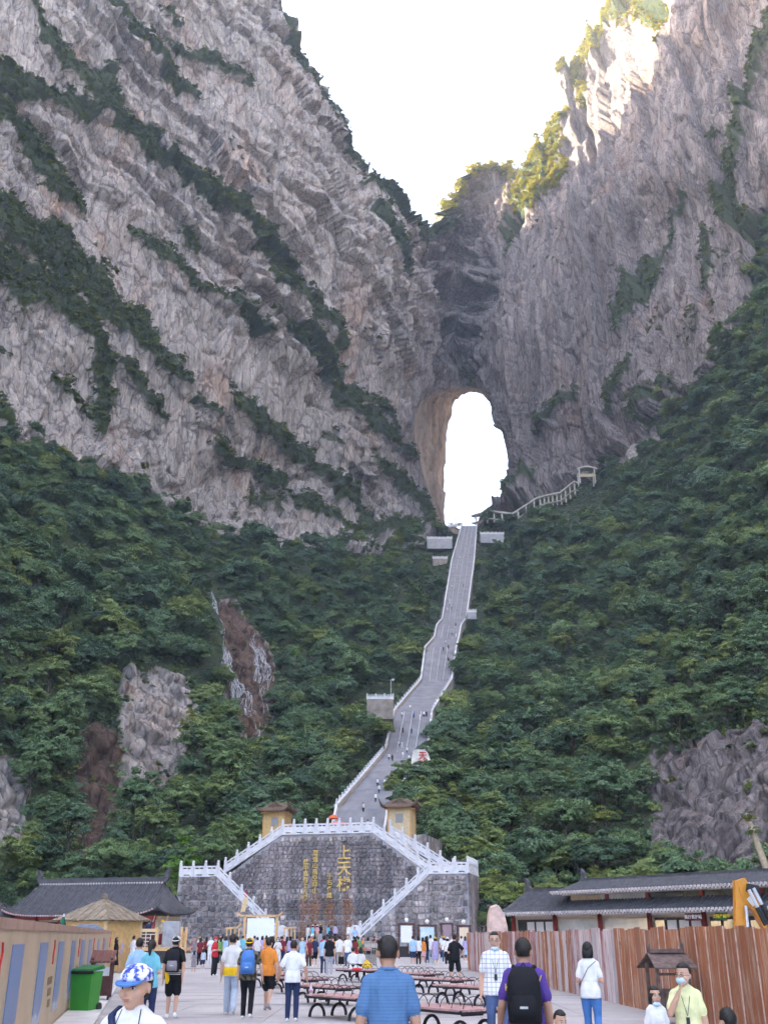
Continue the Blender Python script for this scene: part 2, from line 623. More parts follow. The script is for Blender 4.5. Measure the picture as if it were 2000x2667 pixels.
# masks
wob = 9 * fbm(np.c_[px / 45, py / 45, px * 0], 3, 5)
wob2 = 9 * fbm(np.c_[px / 45, py / 45, px * 0 + 9], 3, 8)
forest = in_poly(px + wob, py + wob2, FOREST_L) | in_poly(px + wob, py + wob2, FOREST_R)
rockk = np.zeros(len(px), int)           # 0 none 1 pale 2 ochre 3 dark 4 grey
KIND = {'pale': 1, 'ochre': 2, 'dark': 3, 'grey': 4}
for poly, kd in ROCKS:
    m = in_poly(px + wob * .7, py + wob2 * .7, poly)
    rockk[m] = KIND[kd]
forest &= rockk == 0
band = np.zeros(len(px))
for bl in BANDS:
    d, t = seg_dist(px + wob * .8, py + wob2 * .8, bl)
    hw = np.interp(t, np.linspace(0, 1, len(bl)), [b[2] for b in bl]) * (.86 + .38 * vnoise(np.c_[px / 38, py / 38, px * 0 + 5], 12))
    band = np.maximum(band, np.clip((hw * 1.12 - d) / (hw * .35), 0, 1))
# thin scattered growth in cracks, stronger low down on the cliffs
crack = ridged(np.c_[P0[:, 0] / 38, P0[:, 1] / 38, P0[:, 2] / 60], 3, 91)
scat = np.clip((crack - 1.18) * 5, 0, 1) * np.clip((py - 150) / 700, 0, 1) * (vnoise(P0 / 55., 3) > -.1)
veg = np.where(forest, 1.0, np.maximum(band, scat * .9))
veg[(rockk > 0)] = 0
cliffm = ~forest

# normals of the smooth sheet
Pg = P0.reshape(NY, NX, 3)
du = np.gradient(Pg, axis=1); dv = np.gradient(Pg, axis=0)
N = np.cross(du, dv).reshape(-1, 3)
N /= np.linalg.norm(N, axis=1)[:, None] + 1e-9
N[(N[:, 1] > 0)] *= -1
# displacement in metres
q = P0
warp = np.c_[fbm(q / 50, 2, 1), fbm(q / 50, 2, 2), fbm(q / 50, 2, 3)]
qw = q + warp * 9
big = 7.0 * fbm(qw / 85, 3, 21)
qv = q + warp * 3
flute = 2.4 * ridged(np.c_[qv[:, 0] / 12, qv[:, 1] / 12, qv[:, 2] / 110], 3, 31)
# dipping beds: ledges run down to the right on the left wall, lie level over the cave, stand upright on the right wall
lw_ = np.clip((930 - px) / 60, 0, 1)
cw_ = np.clip((px - 900) / 40, 0, 1) * np.clip((1075 - px) / 50, 0, 1) * np.clip((860 - py) / 60, 0, 1)
rw_ = np.clip(1 - lw_ - cw_, 0, 1)
dip = (qw[:, 2] + .45 * qw[:, 0] + .36 * qw[:, 1]) + 7 * fbm(q / 26, 3, 41)
saw = lambda v: (v - np.floor(v))
bmod = np.clip(.35 + .9 * vnoise(q / 48, 47), 0, 1.1)
beds = lw_ * bmod * (8.5 * saw(-dip / 33) + 3.6 * saw(-dip / 12.3))
lev = qw[:, 2] + .15 * qw[:, 0] + 5 * fbm(q / 20, 3, 42)
beds += cw_ * (9.0 * saw(-lev / 27) + 5.0 * saw(-lev / 10.7) - 5)
stp = q[:, 0] * .86 - q[:, 1] * .5 + .14 * q[:, 2] + 4.5 * fbm(np.c_[q[:, 0] / 26, q[:, 1] / 26, q[:, 2] / 70], 3, 43)
beds += rw_ * (7.5 * saw(stp / 29) + 3.4 * saw(stp / 9.7)) * np.clip(.5 + bmod, 0, 1.2)
block = 2.4 * np.round(2.2 * fbm(np.c_[qw[:, 0] / 15, qw[:, 1] / 15, qw[:, 2] / 22], 2, 51)) / 2.2
fine = .9 * ridged(np.c_[qv[:, 0] / 3.6, qv[:, 1] / 3.6, qv[:, 2] / 22], 3, 61) + .5 * fbm(q / 2.2, 2, 71)


def worley_block(p, cell, seed):
    c = p / cell
    i0 = np.floor(c).astype(np.int64)
    best = np.full(len(p), 1e9); val = np.zeros(len(p)); sec = np.full(len(p), 1e9)
    for dx_ in (-1, 0, 1):
        for dy_ in (-1, 0, 1):
            for dz_ in (-1, 0, 1):
                i = i0 + np.array([dx_, dy_, dz_])
                r = [_hash(i[:, 0], i[:, 1], i[:, 2], seed + k) for k in range(3)]
                o = c - (i + np.stack(r, 1))
                d = (o * o).sum(1)
                h = _hash(i[:, 0], i[:, 1], i[:, 2], seed + 7)
                g = [_hash(i[:, 0], i[:, 1], i[:, 2], seed + 11 + k) - .5 for k in range(3)]
                v = (h - .5) + 1.1 * (o[:, 0] * g[0] + o[:, 1] * g[1] + o[:, 2] * g[2])
                m = d < best
                sec = np.where(m, best, np.minimum(sec, d))
                val = np.where(m, v, val); best = np.where(m, d, best)
    return val, np.sqrt(sec) - np.sqrt(best)


_act = np.nonzero(~forest & ~out_m & (px > -40) & (px < 1700) & (py > -40))[0]
wb1 = np.zeros(len(px)); we1 = np.ones(len(px)); wb2 = np.zeros(len(px)); we2 = np.ones(len(px))
wb1[_act], we1[_act] = worley_block(qw[_act], np.array([13., 13., 36.]), 601)
wb2[_act], we2[_act] = worley_block(qv[_act] + 40, np.array([4.2, 4.2, 14.]), 651)
block = 4.0 * wb1 - 1.6 * np.clip(1 - we1 / .10, 0, 1) + .95 * wb2 - .7 * np.clip(1 - we2 / .14, 0, 1)
cr2 = ridged(np.c_[qw[:, 0] / 24, qw[:, 1] / 24, qw[:, 2] / 34], 2, 81)
disp = big + flute * .7 + beds + block * (1 - .45 * rw_) + fine * .42 - 3.0 * np.clip((cr2 - 1.05) * 3, 0, 1)
disp = disp * np.clip(GD / 420, .35, 1.1)
rdisp = 2.6 * wb2 - 1.1 * np.clip(1 - we2 / .16, 0, 1) + 1.6 * wb1 + .45 * ridged(np.c_[q[:, 0] / 2.4, q[:, 1] / 2.4, q[:, 2] / 30], 2, 95) + 1.2 * fbm(q / 20, 2, 97)
disp = np.where(rockk > 0, np.where(rockk == 3, rdisp * .6 + 1.8 * saw((q[:, 0] * .8 + .1 * q[:, 2]) / 6.5 + .5 * fbm(q / 12, 2, 98)), rdisp), disp)
disp = np.where(forest, big * .35 + 1.6 * fbm(q / 22, 3, 77), disp)
disp += 3.0 * band * cliffm
_dh, _ = seg_dist(px, py, HOLE + [HOLE[0]])
disp *= np.clip(_dh / 26, 0, 1)
# the overhanging hollows over the cave mouth
for (cx_, cy_, rx_, ry_, dp) in ((985, 628, 42, 17, -15), (948, 652, 20, 9, -16), (972, 722, 32, 9, -14), (985, 600, 52, 8, 10), (985, 688, 46, 12, 12), (990, 760, 46, 20, 10), (1000, 795, 40, 10, -10), (914, 640, 5, 150, -22), (1040, 650, 6, 80, -12), (907, 545, 8, 40, -16), (940, 560, 30, 8, -10)):
    disp += dp * np.exp(-((px - cx_) / rx_) ** 2 - ((py - cy_) / ry_) ** 2)
# deep clefts between buttresses on the right wall
for pl, w_, dp in (([(1285, 240), (1290, 330), (1298, 440)], 7, -10), ([(1440, 60), (1425, 240), (1380, 330)], 8, -6), ([(1590, 120), (1600, 260)], 10, -8), ([(1118, 470), (1085, 540), (1048, 640), (1042, 740)], 8, -14), ([(915, 540), (912, 640), (925, 760), (940, 830)], 6, -14)):
    d_, _ = seg_dist(px, py, pl)
    disp += dp * np.exp(-(d_ / w_) ** 2)
# keep the ground clear of the stairway: settle it a little below
for i in range(len(STAIR) - 1):
    poly = [(STAIR[i][1] - 8, STAIR[i][0] + 2), (STAIR[i][2] + 8, STAIR[i][0] + 2), (STAIR[i + 1][2] + 6, STAIR[i + 1][0] - 2), (STAIR[i + 1][1] - 6, STAIR[i + 1][0] - 2)]
    m = in_poly(px, py, poly)
    veg[m] = 0
    disp[m] = -3
d_, _ = seg_dist(px, py, [(k[1] + k[2]) / 2 and ((k[1] + k[2]) / 2, k[0]) for k in STAIR])
wgt = np.clip((d_ - 60) / 60, 0, 1)
disp = np.where(forest, disp * wgt - 1.5 * (1 - wgt), disp)
PW = P0 + N * disp[:, None]

# backs: every outline vertex is carried back so that the rock has depth
idx = np.arange(NX * NY).reshape(NY, NX)
q0, q1, q2, q3 = idx[:-1, :-1].ravel(), idx[1:, :-1].ravel(), idx[1:, 1:].ravel(), idx[:-1, 1:].ravel()
keep = ~(out_m[q0] | out_m[q1] | out_m[q2] | out_m[q3])
quads = np.c_[q0, q1, q2, q3][keep]


def boundary_loops(quads):
    e = np.concatenate([quads[:, [0, 1]], quads[:, [1, 2]], quads[:, [2, 3]], quads[:, [3, 0]]])
    key = np.sort(e, axis=1)
    k = key[:, 0].astype(np.int64) * (NX * NY) + key[:, 1]
    u, inv, cnt = np.unique(k, return_inverse=True, return_counts=True)
    return e[cnt[inv] == 1]


be = boundary_loops(quads)
isrim = rim
be = be[isrim[be[:, 0]] & isrim[be[:, 1]]]
be_sky = be[~(snap_hole[be[:, 0]] & snap_hole[be[:, 1]])]
be_hole = be[snap_hole[be[:, 0]] & snap_hole[be[:, 1]]]
# ridge backs: six steps, falling away behind
bv = np.unique(be_sky)
remap = {int(v): i for i, v in enumerate(bv)}
extra, exq = [], []
base_n = len(PW)
prev_ids = bv.copy()
nb = len(bv)
cur = PW[bv].copy()
leftw = np.clip((905 - px[bv]) / 130, 0, 1)
for s_, (dy_, dz_, dzl) in enumerate(((6, 1.0, 0), (14, -1.0, -3), (30, -5, -10), (60, -14, -25), (105, -32, -50), (150, -62, -90))):
    ring = PW[bv] + np.c_[-leftw * dy_ * .25, dy_ * (1 + .9 * leftw), dz_ * (1 - leftw) + dzl * leftw]
    ring += np.c_[fbm(ring / 12, 3, 301), fbm(ring / 12, 3, 302) * .5, fbm(ring / 12, 3, 303)] * min(dy_ * .12, 3.5)
    extra.append(ring)
extra = np.concatenate(extra)
bi = np.array([[remap[int(a)], remap[int(b)]] for a, b in be_sky])
for s_ in range(6):
    lo = bv[bi] if s_ == 0 else base_n + (s_ - 1) * nb + bi
    hi = base_n + s_ * nb + bi
    exq.append(np.c_[lo[:, 1], lo[:, 0], hi[:, 0], hi[:, 1]])
exq = np.concatenate(exq)
VALL = np.concatenate([PW, extra])
TINT = np.zeros((len(VALL), 4), np.float32)
TINT[:len(PW), 0] = veg
TINT[:len(PW), 1] = np.where(rockk == 2, 1, 0)
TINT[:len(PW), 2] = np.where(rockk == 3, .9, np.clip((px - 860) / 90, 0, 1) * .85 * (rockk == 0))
TINT[:len(PW), 3] = np.where(rockk == 1, 1, 0)
TINT[len(PW):, 0] = .6

# ------------------------------------------------------------------ rock material
t = NT('limestone_cliff')
tc = t.n('ShaderNodeTexCoord').outputs['Object']
a_ = t.n('ShaderNodeVertexColor', layer_name='ground_cover')
sep = t.n('ShaderNodeSeparateColor')
t.l(a_.outputs['Color'], sep.inputs[0])
n_big = t.noise(t.mapping(tc, (.012, .012, .006)), 1, 4, .6, .4)
n_st = t.noise(t.mapping(tc, (.26, .26, .012)), 1, 8, .74, .25)
n_ln = t.noise(t.mapping(tc, (.9, .9, .03)), 1, 6, .72, .15)
n_fine = t.noise(t.mapping(tc, (1.0, 1.0, .30)), 1, 7, .75, .1)
n_och = t.noise(t.mapping(tc, (.03, .03, .012)), 1, 5, .65, .8)
vo = t.n('ShaderNodeTexVoronoi', feature='DISTANCE_TO_EDGE')
vo.inputs['Scale'].default_value = 1.0
wv = t.n('ShaderNodeVectorMath', operation='ADD')
wn_ = t.n('ShaderNodeTexNoise'); wn_.inputs['Scale'].default_value = .12; wn_.inputs['Detail'].default_value = 5
t.l(tc, wn_.inputs['Vector'])
wsc = t.n('ShaderNodeVectorMath', operation='SCALE'); wsc.inputs['Scale'].default_value = 5.0
t.l(wn_.outputs['Color'], wsc.inputs[0])
t.l(tc, wv.inputs[0]); t.l(wsc.outputs[0], wv.inputs[1])
t.l(t.mapping(wv.outputs[0], (.20, .20, .055)), vo.inputs['Vector'])
crk = t.ramp(vo.outputs['Distance'], [(0, (.22, .2, .22)), (.03, (.55, .53, .55)), (.07, (1, 1, 1))])
base = t.ramp(n_big, [(.3, (.35, .318, .315)), (.55, (.47, .425, .415)), (.75, (.56, .505, .48))])
streak = t.ramp(n_st, [(.24, (.12, .11, .115)), (.40, (.35, .315, .31)), (.55, (.57, .51, .49)), (.66, (.78, .715, .68)), (.78, (.85, .79, .75))])
c1 = t.mix(.62, base, streak)
och = t.ramp(n_och, [(.54, (1, 1, 1)), (.68, (1.0, .80, .66))])
c2 = t.mix(.8, c1, och, 'MULTIPLY')
fine_c = t.ramp(n_fine, [(.30, (.36, .35, .38)), (.46, (.86, .85, .86)), (.58, (1.08, 1.08, 1.07)), (.75, (1.4, 1.38, 1.34))])
c3 = t.mix(.9, c2, fine_c, 'MULTIPLY')
c3 = t.mix(.7, c3, t.ramp(n_ln, [(.32, (.45, .44, .47)), (.46, (1, 1, 1)), (.56, (1.05, 1.04, 1.03)), (.68, (1.55, 1.5, 1.46))]), 'MULTIPLY')
c3 = t.mix(.75, c3, crk, 'MULTIPLY')
c3 = t.mix(1.0, c3, (.97, .955, .915), 'MULTIPLY')
c3 = t.mix(sep.outputs['Green'], c3, t.mix(.95, c3, (.36, .25, .19), 'MULTIPLY'))
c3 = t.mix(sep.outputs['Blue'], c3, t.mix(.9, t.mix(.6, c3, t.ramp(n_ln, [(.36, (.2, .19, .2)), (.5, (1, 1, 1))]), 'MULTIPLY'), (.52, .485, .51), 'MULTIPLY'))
soil = t.ramp(n_fine, [(.3, (.035, .05, .025)), (.6, (.07, .09, .04)), (.8, (.12, .11, .055))])
edge = t.math('ADD', sep.outputs['Red'], t.math('MULTIPLY', t.math('SUBTRACT', n_fine, .5), .9))
gm = t.math('MULTIPLY', t.math('SUBTRACT', edge, .72), 4.0, True)
t.col(t.mix(gm, c3, soil))
t.rough(.92, .15)
t.bump(t.math('ADD', t.math('ADD', n_fine, n_ln), t.math('MULTIPLY', n_st, 1.6)), .8, 1.8)
M_ROCK = t.m

CENX = .5 * (px[quads[:, 0]] + px[quads[:, 2]])
CENY = .5 * (py[quads[:, 0]] + py[quads[:, 2]])
fv = forest[quads].sum(1) + (rockk[quads] > 0).sum(1)
inl = in_poly(CENX, CENY, FOREST_L); inr = in_poly(CENX, CENY, FOREST_R)
STX = np.interp(CENY, [k[0] for k in STAIR][::-1], [(k[1] + k[2]) / 2 for k in STAIR][::-1])
low = (fv > 1)
reg = np.where(low, np.where(CENX < STX, 2, 3), np.where(CENX < 915, 0, np.where((CENX < 1060) & (CENY < 870), 4, 1)))
exx = px[bv][np.concatenate([bi] * 6)[:, 0]]
exreg = np.where(exx < 905, 0, np.where(exx < 1136, 4, 1))
ALLQ = np.concatenate([quads, exq])
ALLREG = np.concatenate([reg, exreg])


def sub_mesh(name, sel, kindname='structure'):
    Q = ALLQ[sel]
    u, inv = np.unique(Q, return_inverse=True)
    me = grid_mesh(name, VALL[u], inv.reshape(-1, 4))
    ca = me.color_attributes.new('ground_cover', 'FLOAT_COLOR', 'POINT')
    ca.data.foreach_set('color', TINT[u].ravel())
    me.materials.append(M_ROCK)
    o = link(bpy.data.objects.new(name, me))
    o['kind'] = kindname
    return o


CLIFF_L = sub_mesh('cliff', ALLREG == 0)
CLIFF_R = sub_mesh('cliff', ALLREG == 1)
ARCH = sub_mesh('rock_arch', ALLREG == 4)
HILL_L = sub_mesh('hillside', ALLREG == 2)
HILL_R = sub_mesh('hillside', ALLREG == 3)

# ------------------------------------------------------------------ valley flanks outside the view
def flank(colx, name, sx):
    ids = idx[::8, colx]
    base = PW[ids]
    rows_ = []
    for k in range(14):
        d = 34.0 * k
        r_ = base + np.array([sx * .30 * d + (0 if k else 0), -d, 0])
        r_[:, 2] = np.maximum(base[:, 2] - .0 * d, -1)
        if k: r_ += np.c_[fbm(r_ / 60, 3, 401), fbm(r_ / 60, 3, 402), fbm(r_ / 60, 3, 403)] * 10
        rows_.append(r_)
    V = np.concatenate(rows_)
    n = len(ids)
    fs = []
    for k in range(13):
        a = np.arange(n - 1) + k * n
        fs.append(np.c_[a, a + 1, a + 1 + n, a + n] if sx > 0 else np.c_[a + n, a + n + 1, a + 1, a])
    me = grid_mesh(name, V, np.concatenate(fs))
    ca = me.color_attributes.new('ground_cover', 'FLOAT_COLOR', 'POINT')
    col = np.zeros((len(V), 4), np.float32)
    col[:, 0] = np.clip((140 - V[:, 2]) / 40, 0, 1)
    ca.data.foreach_set('color', col.ravel())
    me.materials.append(M_ROCK)
    o = link(bpy.data.objects.new(name, me))
    o['kind'] = 'structure'


flank(0, 'valley_side', -1)
flank(NX - 1, 'valley_side', 1)

# ------------------------------------------------------------------ the cave: a lofted tunnel from the near mouth to the far mouth
FAR = [(960, 1140), (961, 1110), (961, 1080), (962, 1040), (964, 1000), (966, 965), (968, 935), (972, 905), (978, 878), (986, 862), (998, 851), (1014, 846),
       (1030, 846), (1044, 850), (1058, 864), (1070, 882), (1082, 910), (1096, 940), (1106, 970), (1112, 1000), (1112, 1030), (1106, 1056), (1094, 1080),
       (1072, 1094), (1056, 1104), (1044, 1120), (1040, 1144), (995, 1150)]


def resample(poly, n):
    p = np.array(poly + [poly[0]], float)
    L = np.r_[0, np.cumsum(np.hypot(*np.diff(p, axis=0).T))]
    # keep the corners of both outlines in step: sample by vertex parameter
    tt = np.linspace(0, len(poly), n, endpoint=False)
    return np.c_[np.interp(tt, np.arange(len(poly) + 1), p[:, 0]), np.interp(tt, np.arange(len(poly) + 1), p[:, 1])]


NA, NM = 260, 46
near_o, far_o = resample(HOLE, NA), resample(FAR, NA)
Yn = depth(near_o[:, 0], near_o[:, 1])
an, bn_ = slopes(near_o[:, 0], near_o[:, 1])
Pn = np.c_[an * Yn, Yn, CAMZ + bn_ * Yn]
af, bf = slopes(far_o[:, 0], far_o[:, 1])
Yf = np.full(NA, 640.0)
Pf = np.c_[af * Yf, Yf, CAMZ + bf * Yf]
cen = Pn.mean(0)
V = []
_c0 = Pn.mean(0)
_r0 = Pn - _c0; _r0[:, 1] = 0; _r0 /= np.linalg.norm(_r0, axis=1)[:, None]
V.append(Pn + _r0 * 7 + np.array([0, 5.0, 0]))
for k in range(NM + 1):
    s_ = k / NM
    e_ = s_
    p = Pn * (1 - e_) + Pf * e_
    if k == 0:
        p = p + np.array([0, -.6, 0])
    c_ = p.mean(0)
    rad = p - c_
    rad[:, 1] = 0
    rad /= np.linalg.norm(rad, axis=1)[:, None]
    dsp = 1.6 * fbm(p / 16, 3, 501) + 1.2 * ridged(np.c_[p[:, 0] / 6, p[:, 1] / 6, p[:, 2] / 11], 3, 502) + .5 * fbm(p / 2.5, 2, 503)
    p = p + rad * (dsp - .6)[:, None] * min(1, s_ * 4)
    V.append(p)
V = np.concatenate(V)
a = np.arange((NM + 1) * NA)
k_, j_ = a // NA, a % NA
fs = np.c_[k_ * NA + j_, k_ * NA + (j_ + 1) % NA, (k_ + 1) * NA + (j_ + 1) % NA, (k_ + 1) * NA + j_]
me = grid_mesh('cave_wall', V, fs)
t = NT('sunlit_orange_limestone')
tc = t.n('ShaderNodeTexCoord').outputs['Object']
n1 = t.noise(t.mapping(tc, (.10, .10, .03)), 1, 6, .65, 1.0)
n2 = t.noise(t.mapping(tc, (.7, .7, .3)), 1, 6, .7, .4)
c1 = t.ramp(n1, [(.28, (.22, .165, .125)), (.5, (.42, .315, .23)), (.72, (.60, .48, .37))])  # orange dry limestone, with the warm sunlit glow put into the colour
t.col(t.mix(.7, c1, t.ramp(n2, [(.3, (.55, .5, .5)), (.55, (1, 1, 1)), (.8, (1.2, 1.15, 1.1))]), 'MULTIPLY'))
t.rough(.9, .15)
t.bump(t.math('ADD', n1, n2), .7, 1.2)
me.materials.append(t.m)
cave = link(bpy.data.objects.new('cave_wall', me))
cave['kind'] = 'structure'

# ------------------------------------------------------------------ unseen ridge added behind the left cliff, shaped to cast the valley's shadow edge
cy = np.arange(450, 741, 12.0)
cz = np.interp(cy, [250, 420, 560, 585, 640, 655, 690, 740], [820, 790, 745, 708, 628, 582, 465, 340])
prof_ = [(-150, .20), (-90, .55), (-35, .86), (0, 1.0), (22, .80), (40, .45), (52, .1)]
V = np.concatenate([np.c_[np.full(len(cy), -150.0) + dx_ - np.clip((420 - cy) * .2, 0, 60), cy, cz * k_] for dx_, k_ in prof_])
V += np.c_[fbm(V / 30, 3, 701), fbm(V / 30, 3, 702), fbm(V / 30, 3, 703)] * 9
n = len(cy)
fs = np.concatenate([np.c_[np.arange(n - 1) + k * n, np.arange(n - 1) + k * n + 1, np.arange(n - 1) + (k + 1) * n + 1, np.arange(n - 1) + (k + 1) * n] for k in range(len(prof_) - 1)])
me = grid_mesh('unseen_shade_crest', V, fs)
ca = me.color_attributes.new('ground_cover', 'FLOAT_COLOR', 'POINT')
ca.data.foreach_set('color', np.zeros(len(V) * 4, np.float32))
me.materials.append(M_ROCK)
o = link(bpy.data.objects.new('unseen_shade_crest', me)); o['kind'] = 'structure'
# ------------------------------------------------------------------ helpers in photo pixels
def ats(sx, sy, Y): return at(sx / S, sy / S, Y)
def gnd(sx, sy, z=0.0): return on_ground(sx / S, sy / S, z)


def hit(sx, sy, p0, n):
    a, b = slopes(sx / S, sy / S)
    d = Vector((float(a), 1.0, float(b)))
    o = Vector((0, 0, CAMZ))
    k = (Vector(p0) - o).dot(Vector(n)) / d.dot(Vector(n))
    return o + d * k


# ------------------------------------------------------------------ materials of the square
t = NT('plaza_concrete')
tc = t.n('ShaderNodeTexCoord').outputs['Object']
ob = t.n('ShaderNodeObjectInfo')
gpos = t.n('ShaderNodeNewGeometry').outputs['Position']
n1 = t.noise(gpos, .35, 6, .65, .8)
n2 = t.noise(gpos, 9, 5, .7)
n3 = t.noise(t.mapping(gpos, (.10, .55, 1)), 1, 5, .6, 1.6)
c = t.ramp(n1, [(.3, (.36, .33, .33)), (.7, (.50, .46, .455))])
c = t.mix(.5, c, t.ramp(n2, [(.3, (.8, .8, .8)), (.7, (1.1, 1.1, 1.1))]), 'MULTIPLY')
c = t.mix(1.0, c, t.ramp(n3, [(.30, (.50, .49, .50)), (.39, (.86, .86, .86)), (.5, (1, 1, 1))]), 'MULTIPLY')
vr = t.ramp(ob.outputs['Random'], [(0, (.90, .90, .90)), (1, (1.06, 1.06, 1.06))])
t.col(t.mix(1.0, c, vr, 'MULTIPLY'))
t.rough(.72, .3)
t.bump(n2, .25, .01)
M_PAVE = t.m
M_JOINT = simple('joint_mortar', (.20, .185, .185), .9, .1, .25, 3)
M_WHITE = simple('white_marble', (.66, .635, .65), .6, .3, .12, 1.5)
M_STEP = simple('grey_granite_step', (.34, .315, .33), .85, .2, .16, .35)
M_DARKW = simple('dark_red_wood', (.085, .032, .028), .6, .3, .25, 7)
M_IRON = simple('black_cast_iron', (.018, .018, .021), .5, .4, .2, 12)
M_YWOOD = simple('yellow_pine', (.62, .40, .17), .6, .3, .14, 5)
M_TILE = simple('grey_roof_tile', (.085, .082, .092), .75, .3, .28, 2.5)
M_TILE_B = simple('brown_roof_tile', (.17, .115, .085), .8, .25, .25, 3)
M_RED = simple('red_lacquer', (.30, .05, .045), .5, .35, .15, 4)
M_CREAM = simple('cream_plaster', (.62, .50, .36), .85, .2, .08, 2)
M_GOLD = simple('gold_paint', (.66, .44, .14), .45, .4, .25, 5)
M_REDP = simple('red_paint', (.62, .045, .05), .6, .3, .1, 8)
M_GLASS = simple('window_glass_dark', (.06, .075, .085), .08, .6, .35, .8)
M_GLASSL = simple('window_glass_bright', (.55, .55, .54), .1, .6, .2, .8)

# ------------------------------------------------------------------ the square
MB().add([(-160, -80, -.02), (160, -80, -.02), (160, 150, -.02), (-160, 150, -.02)], [(0, 1, 2, 3)]).build('plaza', M_PAVE)['kind'] = 'structure'
PLAZA = bpy.data.objects['plaza']
sl = MB().box((0, 0, -.03), (2.385, 2.385, .06), taper=.998).mesh('paving_slab')
sl.materials.append(M_PAVE)
for i in range(-5, 6):
    for j in range(17):
        x = i * 2.4 + 1.0
        y = 21.6 + j * 2.4
        if abs(x) > .42 * y + 2: continue
        share('paving_slab', sl, PLAZA, (x + .0, y, random.uniform(-.003, .002)))
MB().add([(-14, 19, -.016), (15, 19, -.016), (15, 63, -.016), (-14, 63, -.016)], [(0, 1, 2, 3)]).build('joint_bed', M_JOINT, PLAZA)

# ------------------------------------------------------------------ the long stairway
stairway = empty('stairway', ST_L[0])
tag(stairway, 'long grey stone stairway climbing the valley to the cave', 'stairway')
W0 = Vector(ST_L[0])


def L(v): return Vector(v) - W0


def flight_mesh(l0, r0, l1, r1, n):
    vs, fs = [], []
    for k in range(n + 1):
        s0 = k / n
        a, b = l0.lerp(l1, s0), r0.lerp(r1, s0)
        zlow = l0.z + (l1.z - l0.z) * (max(0, k - 1) / max(1, n - 1)) if False else a.z
        for q in (a, b): vs.append(L(q))
    # stepped: each step gets a riser and a tread
    V, Fc = [], []
    for k in range(n):
        s0, s1 = k / n, (k + 1) / n
        a0, b0, a1, b1 = l0.lerp(l1, s0), r0.lerp(r1, s0), l0.lerp(l1, s1), r0.lerp(r1, s1)
        i = len(V)
        V += [L(a0), L(b0), L(Vector((b0.x, b0.y, b1.z))), L(Vector((a0.x, a0.y, a1.z))), L(b1), L(a1)]
        Fc += [(i, i + 1, i + 2, i + 3), (i + 3, i + 2, i + 4, i + 5)]
    return MB().add(V, Fc)


STAIR_FOOT = True
for i in range(len(STAIR) - 1):
    l0, r0, l1, r1 = ST_L[i], ST_R[i], ST_L[i + 1], ST_R[i + 1]
    steep = i % 2 == 1 or i >= 7
    n = max(6, int((l1.z - l0.z) / .30))
    flight_mesh(l0, r0, l1, r1, min(n, 170)).build('flight' if steep else 'ramp_flight', M_STEP, stairway)
    if steep:
        for fr in (.27, .5, .73):
            a, b = l0.lerp(r0, fr), l1.lerp(r1, fr)
            m = MB()
            m.tube([L(a) + Vector((0, 0, .95)), L(b) + Vector((0, 0, .95))], .085, 5)
            for k in range(9):
                p = L(a.lerp(b, k / 8))
                m.tube([p, p + Vector((0, 0, .95))], .05, 4)
            m.build('handrail', simple('pale_steel_rail', (.55, .54, .55), .4, .5, .05), stairway)
    # side walls with a coping, plus posts
    for side, (p0, p1) in (('l', (l0, l1)), ('r', (r0, r1))):
        m = MB()
        o_ = Vector((-.25 if side == 'l' else .25, 0, 0))
        a, b = L(p0) + o_, L(p1) + o_
        h = 1.15
        m.add([a + Vector((-.16, 0, -2.5)), a + Vector((.16, 0, -2.5)), a + Vector((.16, 0, h)), a + Vector((-.16, 0, h)),
               b + Vector((-.16, 0, -2.5)), b + Vector((.16, 0, -2.5)), b + Vector((.16, 0, h)), b + Vector((-.16, 0, h))],
              [(0, 1, 2, 3), (7, 6, 5, 4), (1, 5, 6, 2), (4, 0, 3, 7), (3, 2, 6, 7)])
        m.build('parapet', simple('weathered_parapet_stone', (.50, .44, .39), .8, .2, .2, .8), stairway)
        MB().bar(a + Vector((0, 0, h + .08)), b + Vector((0, 0, h + .08)), .5, .16).build('coping', M_WHITE, stairway)
        D_ = (p1 - p0).length
        npost = int(D_ / (2.6 if i < 2 else 4.2))
        if i < 4:
            pm = MB().box((0, 0, .35), (.36, .36, .9)).lathe((0, 0, .8), [(.2, 0), (.14, .1), (.2, .22), (.16, .4), (.02, .48)], 6).mesh('post')
            pm.materials.append(M_WHITE)
            for k in range(npost):
                p = a.lerp(b, (k + .5) / npost)
                share('post', pm, stairway, p + Vector((0, 0, h - .2)))

# ------------------------------------------------------------------ forecourt: retaining walls, stairs, balustrades
PHI = R(13)
W_C = ats(840, 2440, 111)
W_C.z = 0
UX = Vector((math.cos(PHI), -math.sin(PHI), 0))
NY_ = Vector((math.sin(PHI), math.cos(PHI), 0))          # pointing away from the camera
FRONT_N = -NY_


def onwall(sx, sy, off):
    """point of the wall plane set back by off metres, returned in wall coordinates (u, z)"""
    p = hit(sx, sy, W_C + NY_ * off, NY_)
    return (p - W_C).dot(UX), p.z


def wpt(u, off, z): return W_C + UX * u + NY_ * off + Vector((0, 0, z))


